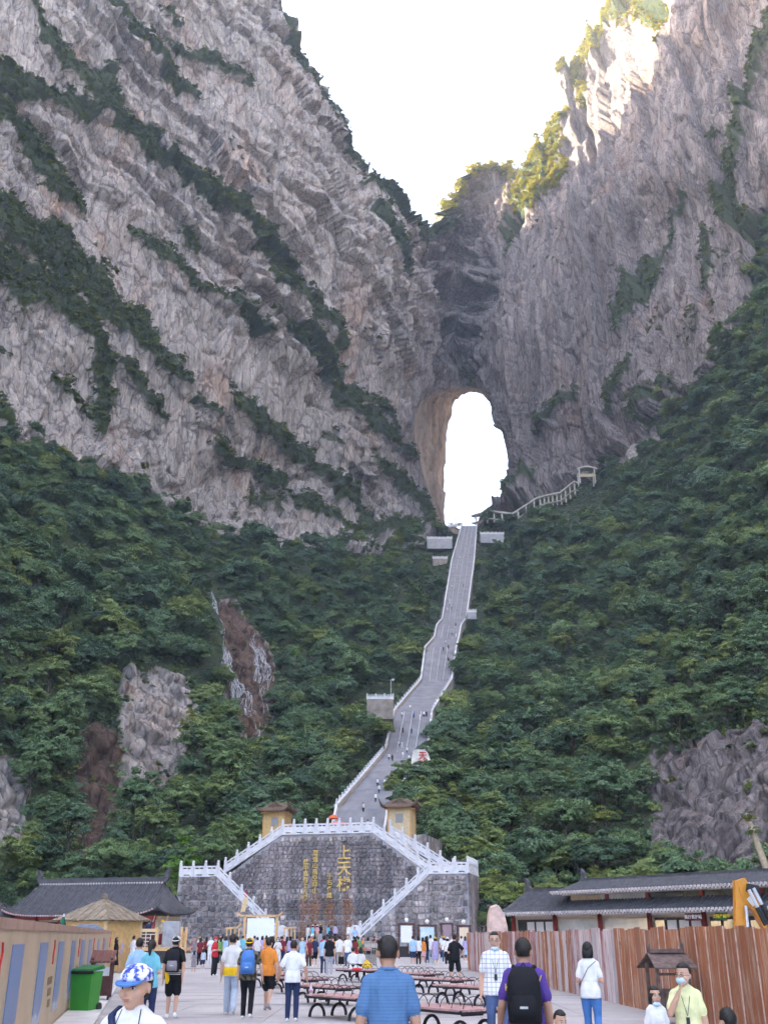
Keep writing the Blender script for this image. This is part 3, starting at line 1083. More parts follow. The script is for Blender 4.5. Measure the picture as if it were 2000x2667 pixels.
t = NT('masonry_stone')
ob = t.n('ShaderNodeObjectInfo')
gpos = t.n('ShaderNodeNewGeometry')
tc = gpos.outputs['Position']
ra = t.n('ShaderNodeVertexColor', layer_name='stone_tone')
n1 = t.noise(tc, 2.2, 6, .65)
n2 = t.noise(t.mapping(tc, (.55, .55, .10)), 1, 5, .65, .8)
c = t.ramp(n1, [(.3, (.135, .118, .116)), (.5, (.235, .21, .205)), (.72, (.40, .362, .35))])
c = t.mix(.8, c, t.ramp(n2, [(.36, (.5, .49, .51)), (.5, (1, 1, 1)), (.62, (2.1, 2.05, 2.0))]), 'MULTIPLY')
c = t.mix(1.0, c, t.ramp(ob.outputs['Random'], [(0, (.6, .58, .62)), (.5, (1, .97, .98)), (1, (1.3, 1.24, 1.2))]), 'MULTIPLY')
# rust run down below the gilded characters (iron stain) and a few green films
u_ = t.n('ShaderNodeVectorMath', operation='DOT_PRODUCT'); t.l(tc, u_.inputs[0]); u_.inputs[1].default_value = UX
z_ = t.n('ShaderNodeSeparateXYZ'); t.l(tc, z_.inputs[0])
rz = None
RUST = []
M_STONE_NT = (t, c, u_.outputs['Value'], z_.outputs['Z'])


def smooth_between(tt, val, lo, hi, soft):
    a = tt.math('MULTIPLY', tt.math('SUBTRACT', val, lo), 1 / soft, True)
    b = tt.math('MULTIPLY', tt.math('SUBTRACT', hi, val), 1 / soft, True)
    return tt.math('MULTIPLY', a, b)


_u0 = W_C.dot(UX)
rust = None
for (sx, syt) in ((795, 2345), (822, 2328), (860, 2345), (906, 2335)):
    uu, zz = onwall(sx, syt, 3.4)
    w_ = t.math('ADD', u_.outputs['Value'], t.math('MULTIPLY', t.math('SUBTRACT', n1, .5), 1.2))
    m_ = t.math('MULTIPLY', smooth_between(t, w_, uu + _u0 - .75, uu + _u0 + .75, .4), smooth_between(t, z_.outputs['Z'], -.5, zz + .6, 1.2))
    rust = m_ if rust is None else t.math('MAXIMUM', rust, m_)
rust = t.math('MULTIPLY', rust, t.math('MULTIPLY', t.noise(t.mapping(tc, (2, 2, .35)), 1, 5, .7, .6), 1.5), True)
c = t.mix(rust, c, (.27, .125, .065))
n4 = t.noise(tc, .55, 5, .7, .5)
moss = t.math('MULTIPLY', t.math('SUBTRACT', n4, .60), 9, True)
c = t.mix(t.math('MULTIPLY', moss, .75), c, (.055, .075, .03))
t.col(c)
t.rough(.9, .2)
t.bump(n1, .6, .05)
M_STONE = t.m
M_MORTAR = simple('pale_mortar', (.36, .34, .35), .95, .1, .25, 1.2)


def stone_mesh(w, h, d):
    """one hammered block: chamfered front, slightly uneven corners"""
    c_ = min(w, h) * random.uniform(.08, .24)
    vs = []
    for (x, z) in ((-w / 2, -h / 2), (w / 2, -h / 2), (w / 2, h / 2), (-w / 2, h / 2)):
        vs.append((x, .12, z))
    k = []
    for (x, z) in ((-w / 2, -h / 2 + c_), (-w / 2 + c_, -h / 2), (w / 2 - c_, -h / 2), (w / 2, -h / 2 + c_), (w / 2, h / 2 - c_), (w / 2 - c_, h / 2), (-w / 2 + c_, h / 2), (-w / 2, h / 2 - c_)):
        k.append((x * random.uniform(.93, 1.0), z * random.uniform(.93, 1.0)))
    ring0 = [(x, 0.04, z) for x, z in k]
    ring1 = [(x * random.uniform(.84, .93), -d * random.uniform(.6, 1.2), z * random.uniform(.84, .93)) for x, z in k]
    m = MB()
    v = [(x, .12, z) for x, z in k] + ring0 + ring1 + [(0, -d * 1.15, 0)]
    f = []
    for i in range(8):
        j = (i + 1) % 8
        f += [(i, i + 8, j + 8, j), (i + 8, i + 16, j + 16, j + 8), (i + 16, 24, j + 16)]
    m.add(v, [q[::-1] for q in f])
    return m


STONES = []
for k in range(14):
    w = random.uniform(.42, .72)
    h = .5
    me = stone_mesh(w, h, random.uniform(.05, .12)).mesh('stone')
    me.materials.append(M_STONE)
    STONES.append((w, me))


def masonry(parent, poly, off, courses, cap=300, sw=1.0):
    """fill polygon (u, z) of a wall plane with blocks; biggest `cap` are parts, the others one joined part"""
    us = [p[0] for p in poly]; zs = [p[1] for p in poly]
    z = min(zs)
    spots = []
    while z < max(zs):
        h = courses * random.uniform(.72, 1.25)
        u = min(us) + random.uniform(-.5, 0)
        while u < max(us):
            w, me = random.choice(STONES)
            w2 = w * courses / .5 * sw
            uc, zc = u + w2 / 2, z + h / 2
            ok = all(bool(in_poly(np.array([uc + dx_ * w2 * .36]), np.array([zc + dz_ * h * .36]), poly)[0]) for dx_, dz_ in ((-1, -1), (1, -1), (1, 1), (-1, 1), (0, 0)))
            if ok: spots.append((uc, zc, w2 * 1.0 / w, h * 1.0 / .5, me))
            u += w2
        z += h
    random.shuffle(spots)
    spots.sort(key=lambda s: -s[2] * s[3])
    for (uc, zc, kx, kz, me) in spots[:cap]:
        p = wpt(uc, off, zc) - parent.location
        share('stone', me, parent, p + Vector((0, 0, random.uniform(-.05, .05))), (0, random.uniform(-.14, .14), -PHI), (kx * random.uniform(.82, 1.04), random.uniform(.6, 1.5), kz * random.uniform(.8, 1.02)))
    if len(spots) > cap:
        m = MB()
        Rz = Matrix.Rotation(-PHI, 3, 'Z')
        for (uc, zc, kx, kz, me) in spots[cap:]:
            p = wpt(uc, off, zc) - parent.location
            m.add([Rz @ Vector((v.co.x * kx, v.co.y, v.co.z * kz)) + p for v in me.vertices], [tuple(f.vertices) for f in me.polygons])
        m.build('stonework', M_STONE, parent)['kind'] = 'stuff'
    return len(spots)


def wall_core(name, poly, off, thick, label):
    root = empty(name, wpt(sum(p[0] for p in poly) / len(poly), off, 0))
    tag(root, label, 'wall')
    pts = [wpt(u, off + .05, z) - root.location for u, z in poly]
    MB().prism(pts, (0, 0, 0), NY_ * thick).build('core', M_MORTAR, root)
    return root


Z0 = 0.0
# left wing with the lower left flight
lw = [onwall(460, 2440, 0), onwall(466, 2284, 0), onwall(566, 2283, 0), onwall(742, 2432, 0)]
zl = lw[1][1]; lw[2] = (lw[2][0], zl)
lw[0] = (lw[1][0] - .25, Z0)
lw[3] = (lw[3][0], 1.25)
LW = [lw[0], lw[1], lw[2], lw[3], (lw[3][0], Z0)]
# right wing
rw = [onwall(1118, 2270, 0), onwall(1217, 2262, 0), onwall(915, 2420, 0)]
zr = zl
RW = [(rw[2][0], Z0), (rw[2][0], 1.25), (rw[0][0], zr), (rw[1][0], zr), (rw[1][0] + .25, Z0)]
# central wall, set back
cw = [onwall(585, 2272, 3.4), onwall(735, 2176, 3.4), onwall(972, 2166, 3.4), onwall(1110, 2262, 3.4)]
zt = .5 * (cw[1][1] + cw[2][1])
CW = [(LW[1][0] + 1.0, Z0), (LW[1][0] + 1.0, zl), (cw[0][0], zl), (cw[1][0], zt), (cw[2][0], zt), (cw[3][0], zr), (RW[3][0] - .4, zr), (RW[3][0] - .4, Z0)]
w_l = wall_core('retaining_wall', LW, 0, 3.3, 'rough grey stone wall under the lower flight beside the tiled pavilion')
w_r = wall_core('retaining_wall', RW, 0, 3.3, 'weedy dark stone wall behind the row of notice boards')
w_c = wall_core('retaining_wall', CW, 3.4, 26, 'tall central stone wall carrying the gilded inscription')
masonry(w_c, CW, 3.4, .46, 300)
masonry(w_l, LW, 0, .52, 300, 1.15)
masonry(w_r, RW, 0, .52, 300, 1.15)
ZT, ZL_ = zt, zl
# side return of the right wing
sr = empty('retaining_wall', wpt(RW[3][0], 0, 0)); tag(sr, 'shaded stone end wall facing the wooded gully', 'wall')
MB().prism([Vector((0, 0, 0)), Vector((0, 0, zr))] + [NY_ * 6 + Vector((0, 0, zr)), NY_ * 6], UX * -.0 + Vector((.06, 0, 0)), UX * .2).build('core', M_STONE, sr)
# terrace floors
for nm, us, o0, o1, z in (('landing_floor', (LW[1][0], LW[2][0]), 0, 6, zl), ('landing_floor', (RW[2][0], RW[3][0]), 0, 6, zr), ('terrace_floor', (cw[1][0], cw[2][0]), 3.4, 8, zt), ('terrace_floor', (cw[1][0] - 3.2, cw[2][0] + 5.0), 8, 52, zt)):
    pts = [wpt(us[0], o0, z), wpt(us[1], o0, z), wpt(us[1], o1, z), wpt(us[0], o1, z)]
    MB().prism([p + Vector((0, 0, .06)) for p in pts], (0, 0, 0), Vector((0, 0, -.2 if o0 < 5 else -9))).build(nm, M_STEP if o0 < 5 else [M_STONE])['kind'] = 'structure'
# flights (solid stepped ramps)
def fore_flight(u0, z0, u1, z1, off, wid, label):
    n = int(abs(z1 - z0) / .17)
    m = MB()
    base = wpt(u0, off, 0)
    for k in range(n):
        ua, ub = u0 + (u1 - u0) * k / n, u0 + (u1 - u0) * (k + 1) / n
        zz = z0 + (z1 - z0) * (k + 1) / n
        lo = min(ua, ub)
        pts = [wpt(ua, off, 0), wpt(ub, off, 0), wpt(ub, off, zz), wpt(ua, off, zz)]
        m.prism([p - base for p in pts], (0, 0, 0), NY_ * wid)
    o = m.build('stone_stairs', M_STEP, loc=base)
    tag(o, label, 'stairs')


fore_flight(LW[3][0], 1.1, LW[2][0], zl, .15, 3.0, 'lower stone stairs rising towards the tiled pavilion')
fore_flight(RW[1][0], 1.1, RW[2][0], zr, .15, 3.0, 'lower stone stairs rising above the notice boards')

# white balustrades
_bp = MB().box((0, 0, .62), (.24, .24, 1.24)).lathe((0, 0, 1.24), [(.15, 0), (.15, .05), (.10, .09), (.15, .16), (.14, .27), (.03, .33)], 8).mesh('post')
_bp.materials.append(M_WHITE)
NB = 0


def balustrade(p0, p1, label, spacing=1.32, ends=(True, True), group=None):
    p0, p1 = Vector(p0), Vector(p1)
    root = empty('balustrade', p0)
    tag(root, label, 'balustrade', group)
    d = p1 - p0
    hd = Vector((d.x, d.y, 0))
    n = max(1, round(hd.length / spacing))
    rz = math.atan2(d.y, d.x)
    for k in range(n + 1):
        if (k == 0 and not ends[0]) or (k == n and not ends[1]): continue
        share('post', _bp, root, d * (k / n), (0, 0, rz))
    MB().bar(Vector((0, 0, -.05)), d + Vector((0, 0, -.05)), .42, .14).build('plinth', M_WHITE, root)
    for k in range(n):
        a, b = d * (k / n), d * ((k + 1) / n)
        e = (b - a).normalized() * .12
        a, b = a + e, b - e
        m = MB()
        up = Vector((0, 0, 1))
        sidev = hd.normalized().cross(up) * .06

        def slab(z0, z1, s0, s1, w=1.0):
            q0, q1 = a.lerp(b, s0), a.lerp(b, s1)
            m.add([q0 - sidev * w + up * z0, q1 - sidev * w + up * z0, q1 - sidev * w + up * z1, q0 - sidev * w + up * z1,
                   q0 + sidev * w + up * z0, q1 + sidev * w + up * z0, q1 + sidev * w + up * z1, q0 + sidev * w + up * z1],
                  [(0, 1, 2, 3), (7, 6, 5, 4), (0, 4, 5, 1), (1, 5, 6, 2), (2, 6, 7, 3), (3, 7, 4, 0)])
        slab(.14, .70, 0, 1)
        slab(.02, .14, 0, .22); slab(.02, .14, .78, 1)
        slab(.70, .84, 0, .12); slab(.70, .84, .88, 1); slab(.70, .84, .44, .56)
        m.build('panel', M_WHITE, root)
        mm = MB()
        m = mm
        slab(.84, 1.0, 0, 1, 1.5)
        m.build('rail', M_WHITE, root)
    return root


zb = .05
o1, o2 = .12, 3.5
balustrade(wpt(LW[1][0] + .1, o1, zl + zb), wpt(LW[2][0], o1, zl + zb), 'white stone balustrade on the level landing beside the pale green tree')
balustrade(wpt(LW[2][0], o1, zl + zb), wpt(LW[3][0] - .8, o1, 1.55), 'white balustrade sloping down above the picture billboard', ends=(False, True))
balustrade(wpt(cw[0][0], o2, zl + .6), wpt(cw[1][0], o2, zt + zb), 'white balustrade climbing to the upper terrace below the yellow booth')
balustrade(wpt(cw[1][0], o2, zt + zb), wpt(cw[2][0], o2, zt + zb), 'level white balustrade along the top of the inscribed wall', ends=(False, True))
balustrade(wpt(cw[2][0], o2, zt + zb), wpt(cw[3][0] + .3, o2, zr + .3), 'white balustrade sloping down in front of the pale booth', ends=(False, True))
balustrade(wpt(cw[2][0] + 1.2, o2 + 3.0, zt + zb), wpt(cw[3][0] + 2.4, o2 + 3.0, zr + .3), 'inner white balustrade behind the slope below the pale booth')
balustrade(wpt(RW[1][0] + .9, o1, 1.55), wpt(RW[2][0], o1, zr + zb), 'white balustrade climbing above the notice boards')
balustrade(wpt(RW[2][0], o1, zr + zb), wpt(RW[3][0] + .05, o1, zr + zb), 'white balustrade on the landing beside the wooded gully', ends=(False, True))
balustrade(wpt(RW[3][0] + .05, o1, zr + zb), wpt(RW[3][0] + .05, o1 + 6.5, zr + zb), 'white balustrade along the shaded end wall', ends=(False, True), spacing=1.2)
# scroll stones at the feet of the balustrades
for u, s_, lab in ((LW[3][0] - .4, 1, 'round carved drum stone beside the picture billboard'), (RW[1][0] + .4, -1, 'round carved drum stone ending the climb above the notice boards')):
    base = wpt(u, .12, 1.05)
    Mx = Matrix.Rotation(-PHI, 3, 'Z') @ Matrix.Rotation(R(90), 3, 'X')
    o = MB().lathe((0, 0, .85), [(.30, -.16), (.74, -.14), (.80, 0), (.74, .14), (.30, .16)], 16, M=Mx).box((0, 0, .2), (1.1, .4, .5), rz=-PHI).build('drum_stone', M_WHITE, loc=base)
    tag(o, lab, 'stone')

# low platform in front of the centre
pz = empty('plaza_platform', wpt(0, -3, 0)); tag(pz, 'low grey stone platform at the foot of the inscribed wall', 'platform')
ua, ub = LW[3][0] - .2, RW[1][0] + .2
for k, (o_, z) in enumerate(((-2.6, .38), (-2.1, .75), (-1.6, 1.1))):
    pts = [wpt(ua, o_, 0), wpt(ub, o_, 0), wpt(ub, o_, z), wpt(ua, o_, z)]
    MB().prism([p - pz.location for p in pts], (0, 0, 0), NY_ * (5 - o_ - .01 * k)).build('step', M_STEP, pz)

# gilded inscription
def glyph(ch, size, depth_, mat, parent, loc, rz, name='character', tilt=0.0):
    cu = bpy.data.curves.new('glyph', 'FONT')
    cu.body = ch
    cu.size = size
    cu.extrude = depth_ / 2
    cu.offset = size * .012
    cu.resolution_u = 2
    cu.align_x = 'CENTER'; cu.align_y = 'CENTER'
    tmp = bpy.data.objects.new('glyph', cu)
    COL.objects.link(tmp)
    bpy.context.view_layer.update()
    me = bpy.data.meshes.new_from_object(tmp)
    bpy.data.objects.remove(tmp)
    me.materials.clear(); me.materials.append(mat)
    for p in me.polygons: p.material_index = 0
    o = bpy.data.objects.new(name, me)
    o.rotation_euler = (R(90), tilt, rz)
    o.location = loc
    return link(o, parent)


for (chars, sx, y0, y1, sz, lab) in (('上天梯', 897, 2224, 2306, 1.6, 'three large gold characters on the tall stone wall'),
                                     ('莫道山高空仰止', 822, 2224, 2322, .66, 'long column of small gold characters on the stone wall, beginning highest'),
                                     ('此中真有上天梯', 797, 2247, 2340, .66, 'long column of small gold characters farthest from the three large ones'),
                                     ('于右任題', 859, 2284, 2334, .62, 'short column of four small gold signature characters beside the three large ones')):
    ptop, pbot = onwall(sx, y0, 3.25), onwall(sx, y1, 3.25)
    root = empty('gilded_inscription', wpt(ptop[0], 3.22, ptop[1])); tag(root, lab, 'inscription')
    n = len(chars)
    for k, ch in enumerate(chars):
        zz = ptop[1] + (pbot[1] - ptop[1]) * (k / (n - 1))
        glyph(ch, sz, .1, M_GOLD, root, wpt(ptop[0], 3.22, zz) - root.location, -PHI, tilt=random.uniform(-.08, .08))

# the lowest flight, from the terrace up to the ramp
ls, rs = ST_L[0], ST_R[0]
lf, rf_ = Vector((ls.x - 1.2, ls.y - 9, ZT + .07)), Vector((rs.x - 1.2, rs.y - 9, ZT + .07))
flight_mesh(lf, rf_, ls, rs, max(6, int((ls.z - ZT) / .17))).build('flight', M_STEP, stairway)
MB().prism([L(Vector((lf.x - 6, lf.y - 30, ZT + .062))), L(Vector((rf_.x + 6, rf_.y - 30, ZT + .062))), L(rf_ + Vector((6, 8, 0))), L(lf + Vector((-6, 8, 0)))], (0, 0, 0), Vector((0, 0, -6))).build('forecourt', M_STEP, stairway)
for a, b in ((lf, ls), (rf_, rs)):
    MB().bar(L(a) + Vector((0, 0, .9)), L(b) + Vector((0, 0, .9)), .4, 1.0).build('parapet', M_WHITE, stairway)
# ------------------------------------------------------------------ foliage
def leaf_mat(name, stops, sat=.25):
    t = NT(name)
    ob = t.n('ShaderNodeObjectInfo')
    tc = t.n('ShaderNodeTexCoord').outputs['Object']
    c = t.ramp(ob.outputs['Random'], stops)
    n = t.noise(tc, 1.1, 3, .6)
    c = t.mix(.8, c, t.ramp(n, [(.3, (.68, .72, .72)), (.5, (1, 1, 1)), (.72, (1.3, 1.26, 1.08))]), 'MULTIPLY')
    t.col(c)
    t.rough(.62, .25)
    tr = t.n('ShaderNodeBsdfTranslucent')
    t.l(c, tr.inputs[0])
    mx = t.n('ShaderNodeMixShader')
    mx.inputs[0].default_value = .22
    out = t.t.nodes['Material Output']
    t.l(t.b.outputs[0], mx.inputs[1]); t.l(tr.outputs[0], mx.inputs[2])
    t.l(mx.outputs[0], out.inputs[0])
    return t.m


M_LEAF = leaf_mat('broadleaf_foliage', [(0, (.105, .175, .100)), (.2, (.130, .208, .112)), (.45, (.160, .248, .118)), (.7, (.195, .280, .112)), (.9, (.24, .305, .10)), (1, (.30, .335, .09))])
M_LEAFY = leaf_mat('bright_green_foliage', [(0, (.10, .20, .03)), (.5, (.15, .26, .035)), (1, (.19, .29, .045))])
M_SHRUB = leaf_mat('ledge_shrub_foliage', [(0, (.095, .14, .048)), (.5, (.135, .172, .038)), (1, (.18, .195, .028))])
M_BARK = simple('tree_bark', (.11, .085, .065), .9, .15, .3, 6)


def leaf_quads(C, Nn, size, rng):
    """diamond leaf sprays at points C, with normals near Nn"""
    n = len(C)
    Nn = Nn + rng.normal(0, .45, (n, 3))
    Nn /= np.linalg.norm(Nn, axis=1)[:, None]
    r = rng.normal(0, 1, (n, 3))
    U = np.cross(Nn, r); U /= np.linalg.norm(U, axis=1)[:, None] + 1e-9
    Vv = np.cross(Nn, U)
    s = size * rng.uniform(.6, 1.3, n)[:, None]
    dz = Nn * s * .18
    V = np.stack([C - U * s, C + Vv * s * .48 - dz * 0, C + U * s - dz * 1.3, C - Vv * s * .48], 1).reshape(-1, 3)
    f = np.arange(n * 4).reshape(-1, 4)
    return V, f


def crown_mesh(name, seed, rx, rz, zc, clumps, per, leaf, mat, flat=.45, trunk=True):
    rng = np.random.default_rng(seed)
    # clump centres through the crown's volume, denser to the outside
    d = rng.normal(0, 1, (clumps, 3))
    d /= np.linalg.norm(d, axis=1)[:, None]
    d[:, 2] = np.where(d[:, 2] < -.35, -d[:, 2] * .4, d[:, 2])
    rr = rng.uniform(.45, 1.0, clumps) ** .6
    lop = 1 + .28 * np.sin(np.arctan2(d[:, 1], d[:, 0]) * 2 + seed) + rng.uniform(-.15, .2, clumps)
    Cc = d * rr[:, None] * lop[:, None] * np.array([rx, rx, rz]) + np.array([0, 0, zc])
    Vs, Fs, n0 = [], [], 0
    for c, dd in zip(Cc, d):
        m = int(per * rng.uniform(.6, 1.4))
        cr = rx * rng.uniform(.18, .36)
        o = rng.normal(0, 1, (m, 3))
        o /= np.linalg.norm(o, axis=1)[:, None] + 1e-9
        o *= rng.uniform(.2, 1, (m, 1)) ** .5
        o[:, 2] = np.abs(o[:, 2]) * flat - .12
        pts = c + o * cr
        # layered sprays: droop outwards
        nn = np.array([0, 0, 1.0]) * .9 + dd * .55 + o * .35
        V, f = leaf_quads(pts, nn, leaf, rng)
        Vs.append(V); Fs.append(f + n0); n0 += len(V)
    me = grid_mesh(name, np.concatenate(Vs), np.concatenate(Fs), False)
    me.materials.append(mat)
    return me, Cc


def trunk_mesh(name, Cc, h, r, seed):
    rnd = random.Random(seed)
    m = MB()
    top = Vector((rnd.uniform(-.3, .3), rnd.uniform(-.3, .3), h))
    mid = Vector((rnd.uniform(-.25, .25), rnd.uniform(-.25, .25), h * .5))
    m.tube([Vector((0, 0, -1.2)), mid, top], [r, r * .75, r * .4], 6)
    for k in range(min(9, len(Cc))):
        e = Vector(Cc[k])
        s = mid.lerp(top, rnd.uniform(0, .9))
        m.tube([s, s.lerp(e, .5) + Vector((0, 0, .25)), e], [r * .4, r * .25, r * .1], 5)
    me = m.mesh(name, True)
    me.materials.append(M_BARK)
    return me


TREES = []
for k in range(7):
    rx = (2.5, 2.9, 2.6, 3.1, 2.2, 2.8, 2.5)[k]
    rz = (2.2, 1.9, 2.7, 2.1, 2.7, 1.8, 2.3)[k]
    zc = (4.0, 3.6, 4.3, 4.0, 4.2, 3.4, 3.9)[k]
    cm, Cc = crown_mesh('crown', 100 + k, rx, rz, zc, 84, 74, .19, M_LEAF, .72)
    TREES.append((trunk_mesh('trunk', Cc, zc, .16, k), cm))
SHRUBS = []
for k in range(5):
    cm, _ = crown_mesh('shrub', 300 + k, 1.35, (1.2, .9, 1.5, 1.0, 1.3)[k], .8, 15, 24, .27, M_SHRUB, .6)
    SHRUBS.append(cm)
UNDER = []
for k in range(4):
    cm, _ = crown_mesh('undergrowth', 400 + k, 1.3, .8, .4, 12, 22, .27, M_LEAF, .5)
    UNDER.append(cm)

# --- surface lookup
PWg = PW.reshape(NY, NX, 3)


def surf(x, y):
    fx = np.clip((np.asarray(x) - gx[0]) / STEP, 0, NX - 2); fy = np.clip((np.asarray(y) - gy[0]) / STEP, 0, NY - 2)
    ix, iy = fx.astype(int), fy.astype(int)
    return PWg[iy, ix]


def maskat(arr, x, y):
    ix = np.clip(np.round((np.asarray(x) - gx[0]) / STEP).astype(int), 0, NX - 1)
    iy = np.clip(np.round((np.asarray(y) - gy[0]) / STEP).astype(int), 0, NY - 1)
    return arr.reshape(NY, NX)[iy, ix]


def scatter(mask, spacing_m, squash, rng, x0=-60, x1=1720, y0=-40, y1=2040):
    pts = []
    y = y0
    while y < y1:
        dm = np.interp(y, [-40, 900, 1200, 1500, 1800, 2040], [430, 430, 330, 240, 170, 140])
        x = x0 + rng.uniform(0, 40)
        while x < x1:
            d = float(GD.reshape(NY, NX)[int(np.clip((y - gy[0]) / STEP, 0, NY - 1)), int(np.clip((x - gx[0]) / STEP, 0, NX - 1))])
            s = F / S / (d * .97) * spacing_m
            pts.append((x + rng.uniform(-.45, .45) * s, y + rng.uniform(-.45, .45) * s * squash))
            x += s
        y += F / S / (dm * .97) * spacing_m * squash
    p = np.array(pts)
    ok = maskat(mask, p[:, 0], p[:, 1])
    return p[ok]


STAIR_KEEP = np.zeros(len(px), bool)
_cl = [((k[1] + k[2]) / 2, k[0]) for k in STAIR]
_d, _t = seg_dist(px, py, _cl)
_hw = np.interp(py, [k[0] for k in STAIR][::-1], [(k[2] - k[1]) / 2 for k in STAIR][::-1])
STAIR_KEEP = (_d < _hw + 5) | ((py > 1755) & (px > 690) & (px < 895))
fm = forest & ~STAIR_KEEP & (px > -70) & (px < 1730)
WATER_KEEP = np.zeros(len(px), bool)
for pl, w_ in (([(447, 1262), (468, 1330), (480, 1372), (500, 1450), (530, 1530), (560, 1590)], 12), ([(548, 1372), (566, 1420), (590, 1545)], 14), ([(560, 1590), (585, 1640)], 10), ([(535, 1708), (540, 1730)], 9)):
    d_, _ = seg_dist(px, py, pl)
    WATER_KEEP |= d_ < w_
fm &= ~WATER_KEEP
pt = scatter(fm, 4.1, .72, RNG)
# keep crowns from covering the stairs: a tree rooted below the stairs in the picture must stay lower
HIDE = [r_[0] for r_ in ROCKS[:5]] + [[(440, 1255), (475, 1290), (560, 1360), (604, 1540), (600, 1655), (556, 1655), (490, 1530), (462, 1400)]]
okk = []
for x, y in pt:
    s = F / S / depth([x], [y])[0]
    top = y - 6.0 * s
    hit_ = bool(maskat((_d < _hw + 2) & (py < 1760), np.array([x, x, x + 2.0 * s, x - 2.0 * s]), np.array([top, (top + y) / 2, (top + y) / 2, (top + y) / 2])).any())
    hid = any(bool(in_poly(np.array([x]), np.array([top + 1.5 * s]), poly)[0]) for poly in HIDE)
    okk.append((not hit_) or (x > 845 and 1640 < y < 1830 and x > 880))
    if hid and RNG.random() < .93: okk[-1] = False
    for (x0_, x1_, y0_, y1_) in ((920, 980, 1160, 1186), (1034, 1092, 1150, 1174), (930, 970, 1202, 1230), (1006, 1034, 1316, 1338), (788, 856, 1498, 1544), (980, 1045, 1110, 1140), (1040, 1300, 1040, 1130)):
        if x0_ - 2.6 * s < x < x1_ + 2.6 * s and top < y1_ - (y1_ - y0_) * .25 and y > y0_: okk[-1] = False
pt = pt[np.array(okk)]
Pt = surf(pt[:, 0], pt[:, 1])
order = np.argsort(Pt[:, 1])
pt, Pt = pt[order], Pt[order]
szs = np.exp(RNG.normal(0, .26, len(pt))) * np.where(Pt[:, 1] < 200, .92, 1.12)
NIND = 290
inview = (pt[:, 0] > -20) & (pt[:, 0] < 1680) & ~((pt[:, 1] > 1935))
ind = np.nonzero(inview)[0][:NIND]
rest = np.setdiff1d(np.arange(len(pt)), ind)
for i in ind:
    p = Pt[i]
    k = int(RNG.integers(0, len(TREES)))
    o = empty('broadleaf_tree', (p[0], p[1], p[2] - .3), RNG.uniform(0, 6.28))
    sc_ = float(szs[i])
    o.scale = (sc_, sc_, sc_ * float(RNG.uniform(.9, 1.15)))
    x_, y_ = pt[i]
    left = x_ < np.interp(y_, [k_[0] for k_ in STAIR][::-1], [(k_[1] + k_[2]) / 2 for k_ in STAIR][::-1])
    if left:
        side = 'on the waterfall side of the stairway'
        marks = [(345, 1600, 'round the pale rock outcrop'), (200, 1720, 'round the brown rock streak'), (20, 1760, 'round the rocks beyond the brown streak'), (530, 1450, 'beside the waterfall'), (550, 1720, 'around the little spout above the yellow booth'),
                 (800, 1560, 'near the stone lookout platform'), (760, 1700, 'next to the lowest ramp of the stairway'), (880, 1360, 'next to the middle stairway'), (650, 1300, 'between waterfall and stairway'), (150, 1880, 'behind the tiled pavilion'), (420, 1880, 'behind the bright yellow-green tree'), (170, 1400, 'high on the slope above the rock outcrops'), (600, 1600, 'below the joined falls')]
    else:
        side = 'on the plank-fence side of the stairway'
        marks = [(1540, 1700, 'round the dark rock face'), (1440, 1880, 'behind the long tiled hall'), (1200, 1880, 'behind the low wing of the hall'), (1050, 1840, 'in the gully beside the shaded end wall'), (960, 1660, 'beside the inscribed pale stele'), (1000, 1480, 'next to the middle stairway'),
                 (1150, 1620, 'on the lower slope above the gully'), (1320, 1560, 'on the mid slope above the hall'), (1560, 1450, 'high above the dark rock face'), (1300, 1300, 'high on the open slope'), (1100, 1300, 'below the roofed walkway')]
    mk = min(marks, key=lambda m_: (m_[0] - x_) ** 2 + (m_[1] - y_) ** 2)[2]
    big = 'small' if sc_ < .78 else 'large' if sc_ > 1.15 else 'mid-sized'
    shp = ('rounded', 'spreading', 'upright', 'spreading', 'upright', 'spreading', 'rounded')[k]
    tag(o, '%s %s green tree %s' % (big, shp, mk), 'tree', 'trees ' + side)
    share('trunk', TREES[k][0], o)
    share('crown', TREES[k][1], o)


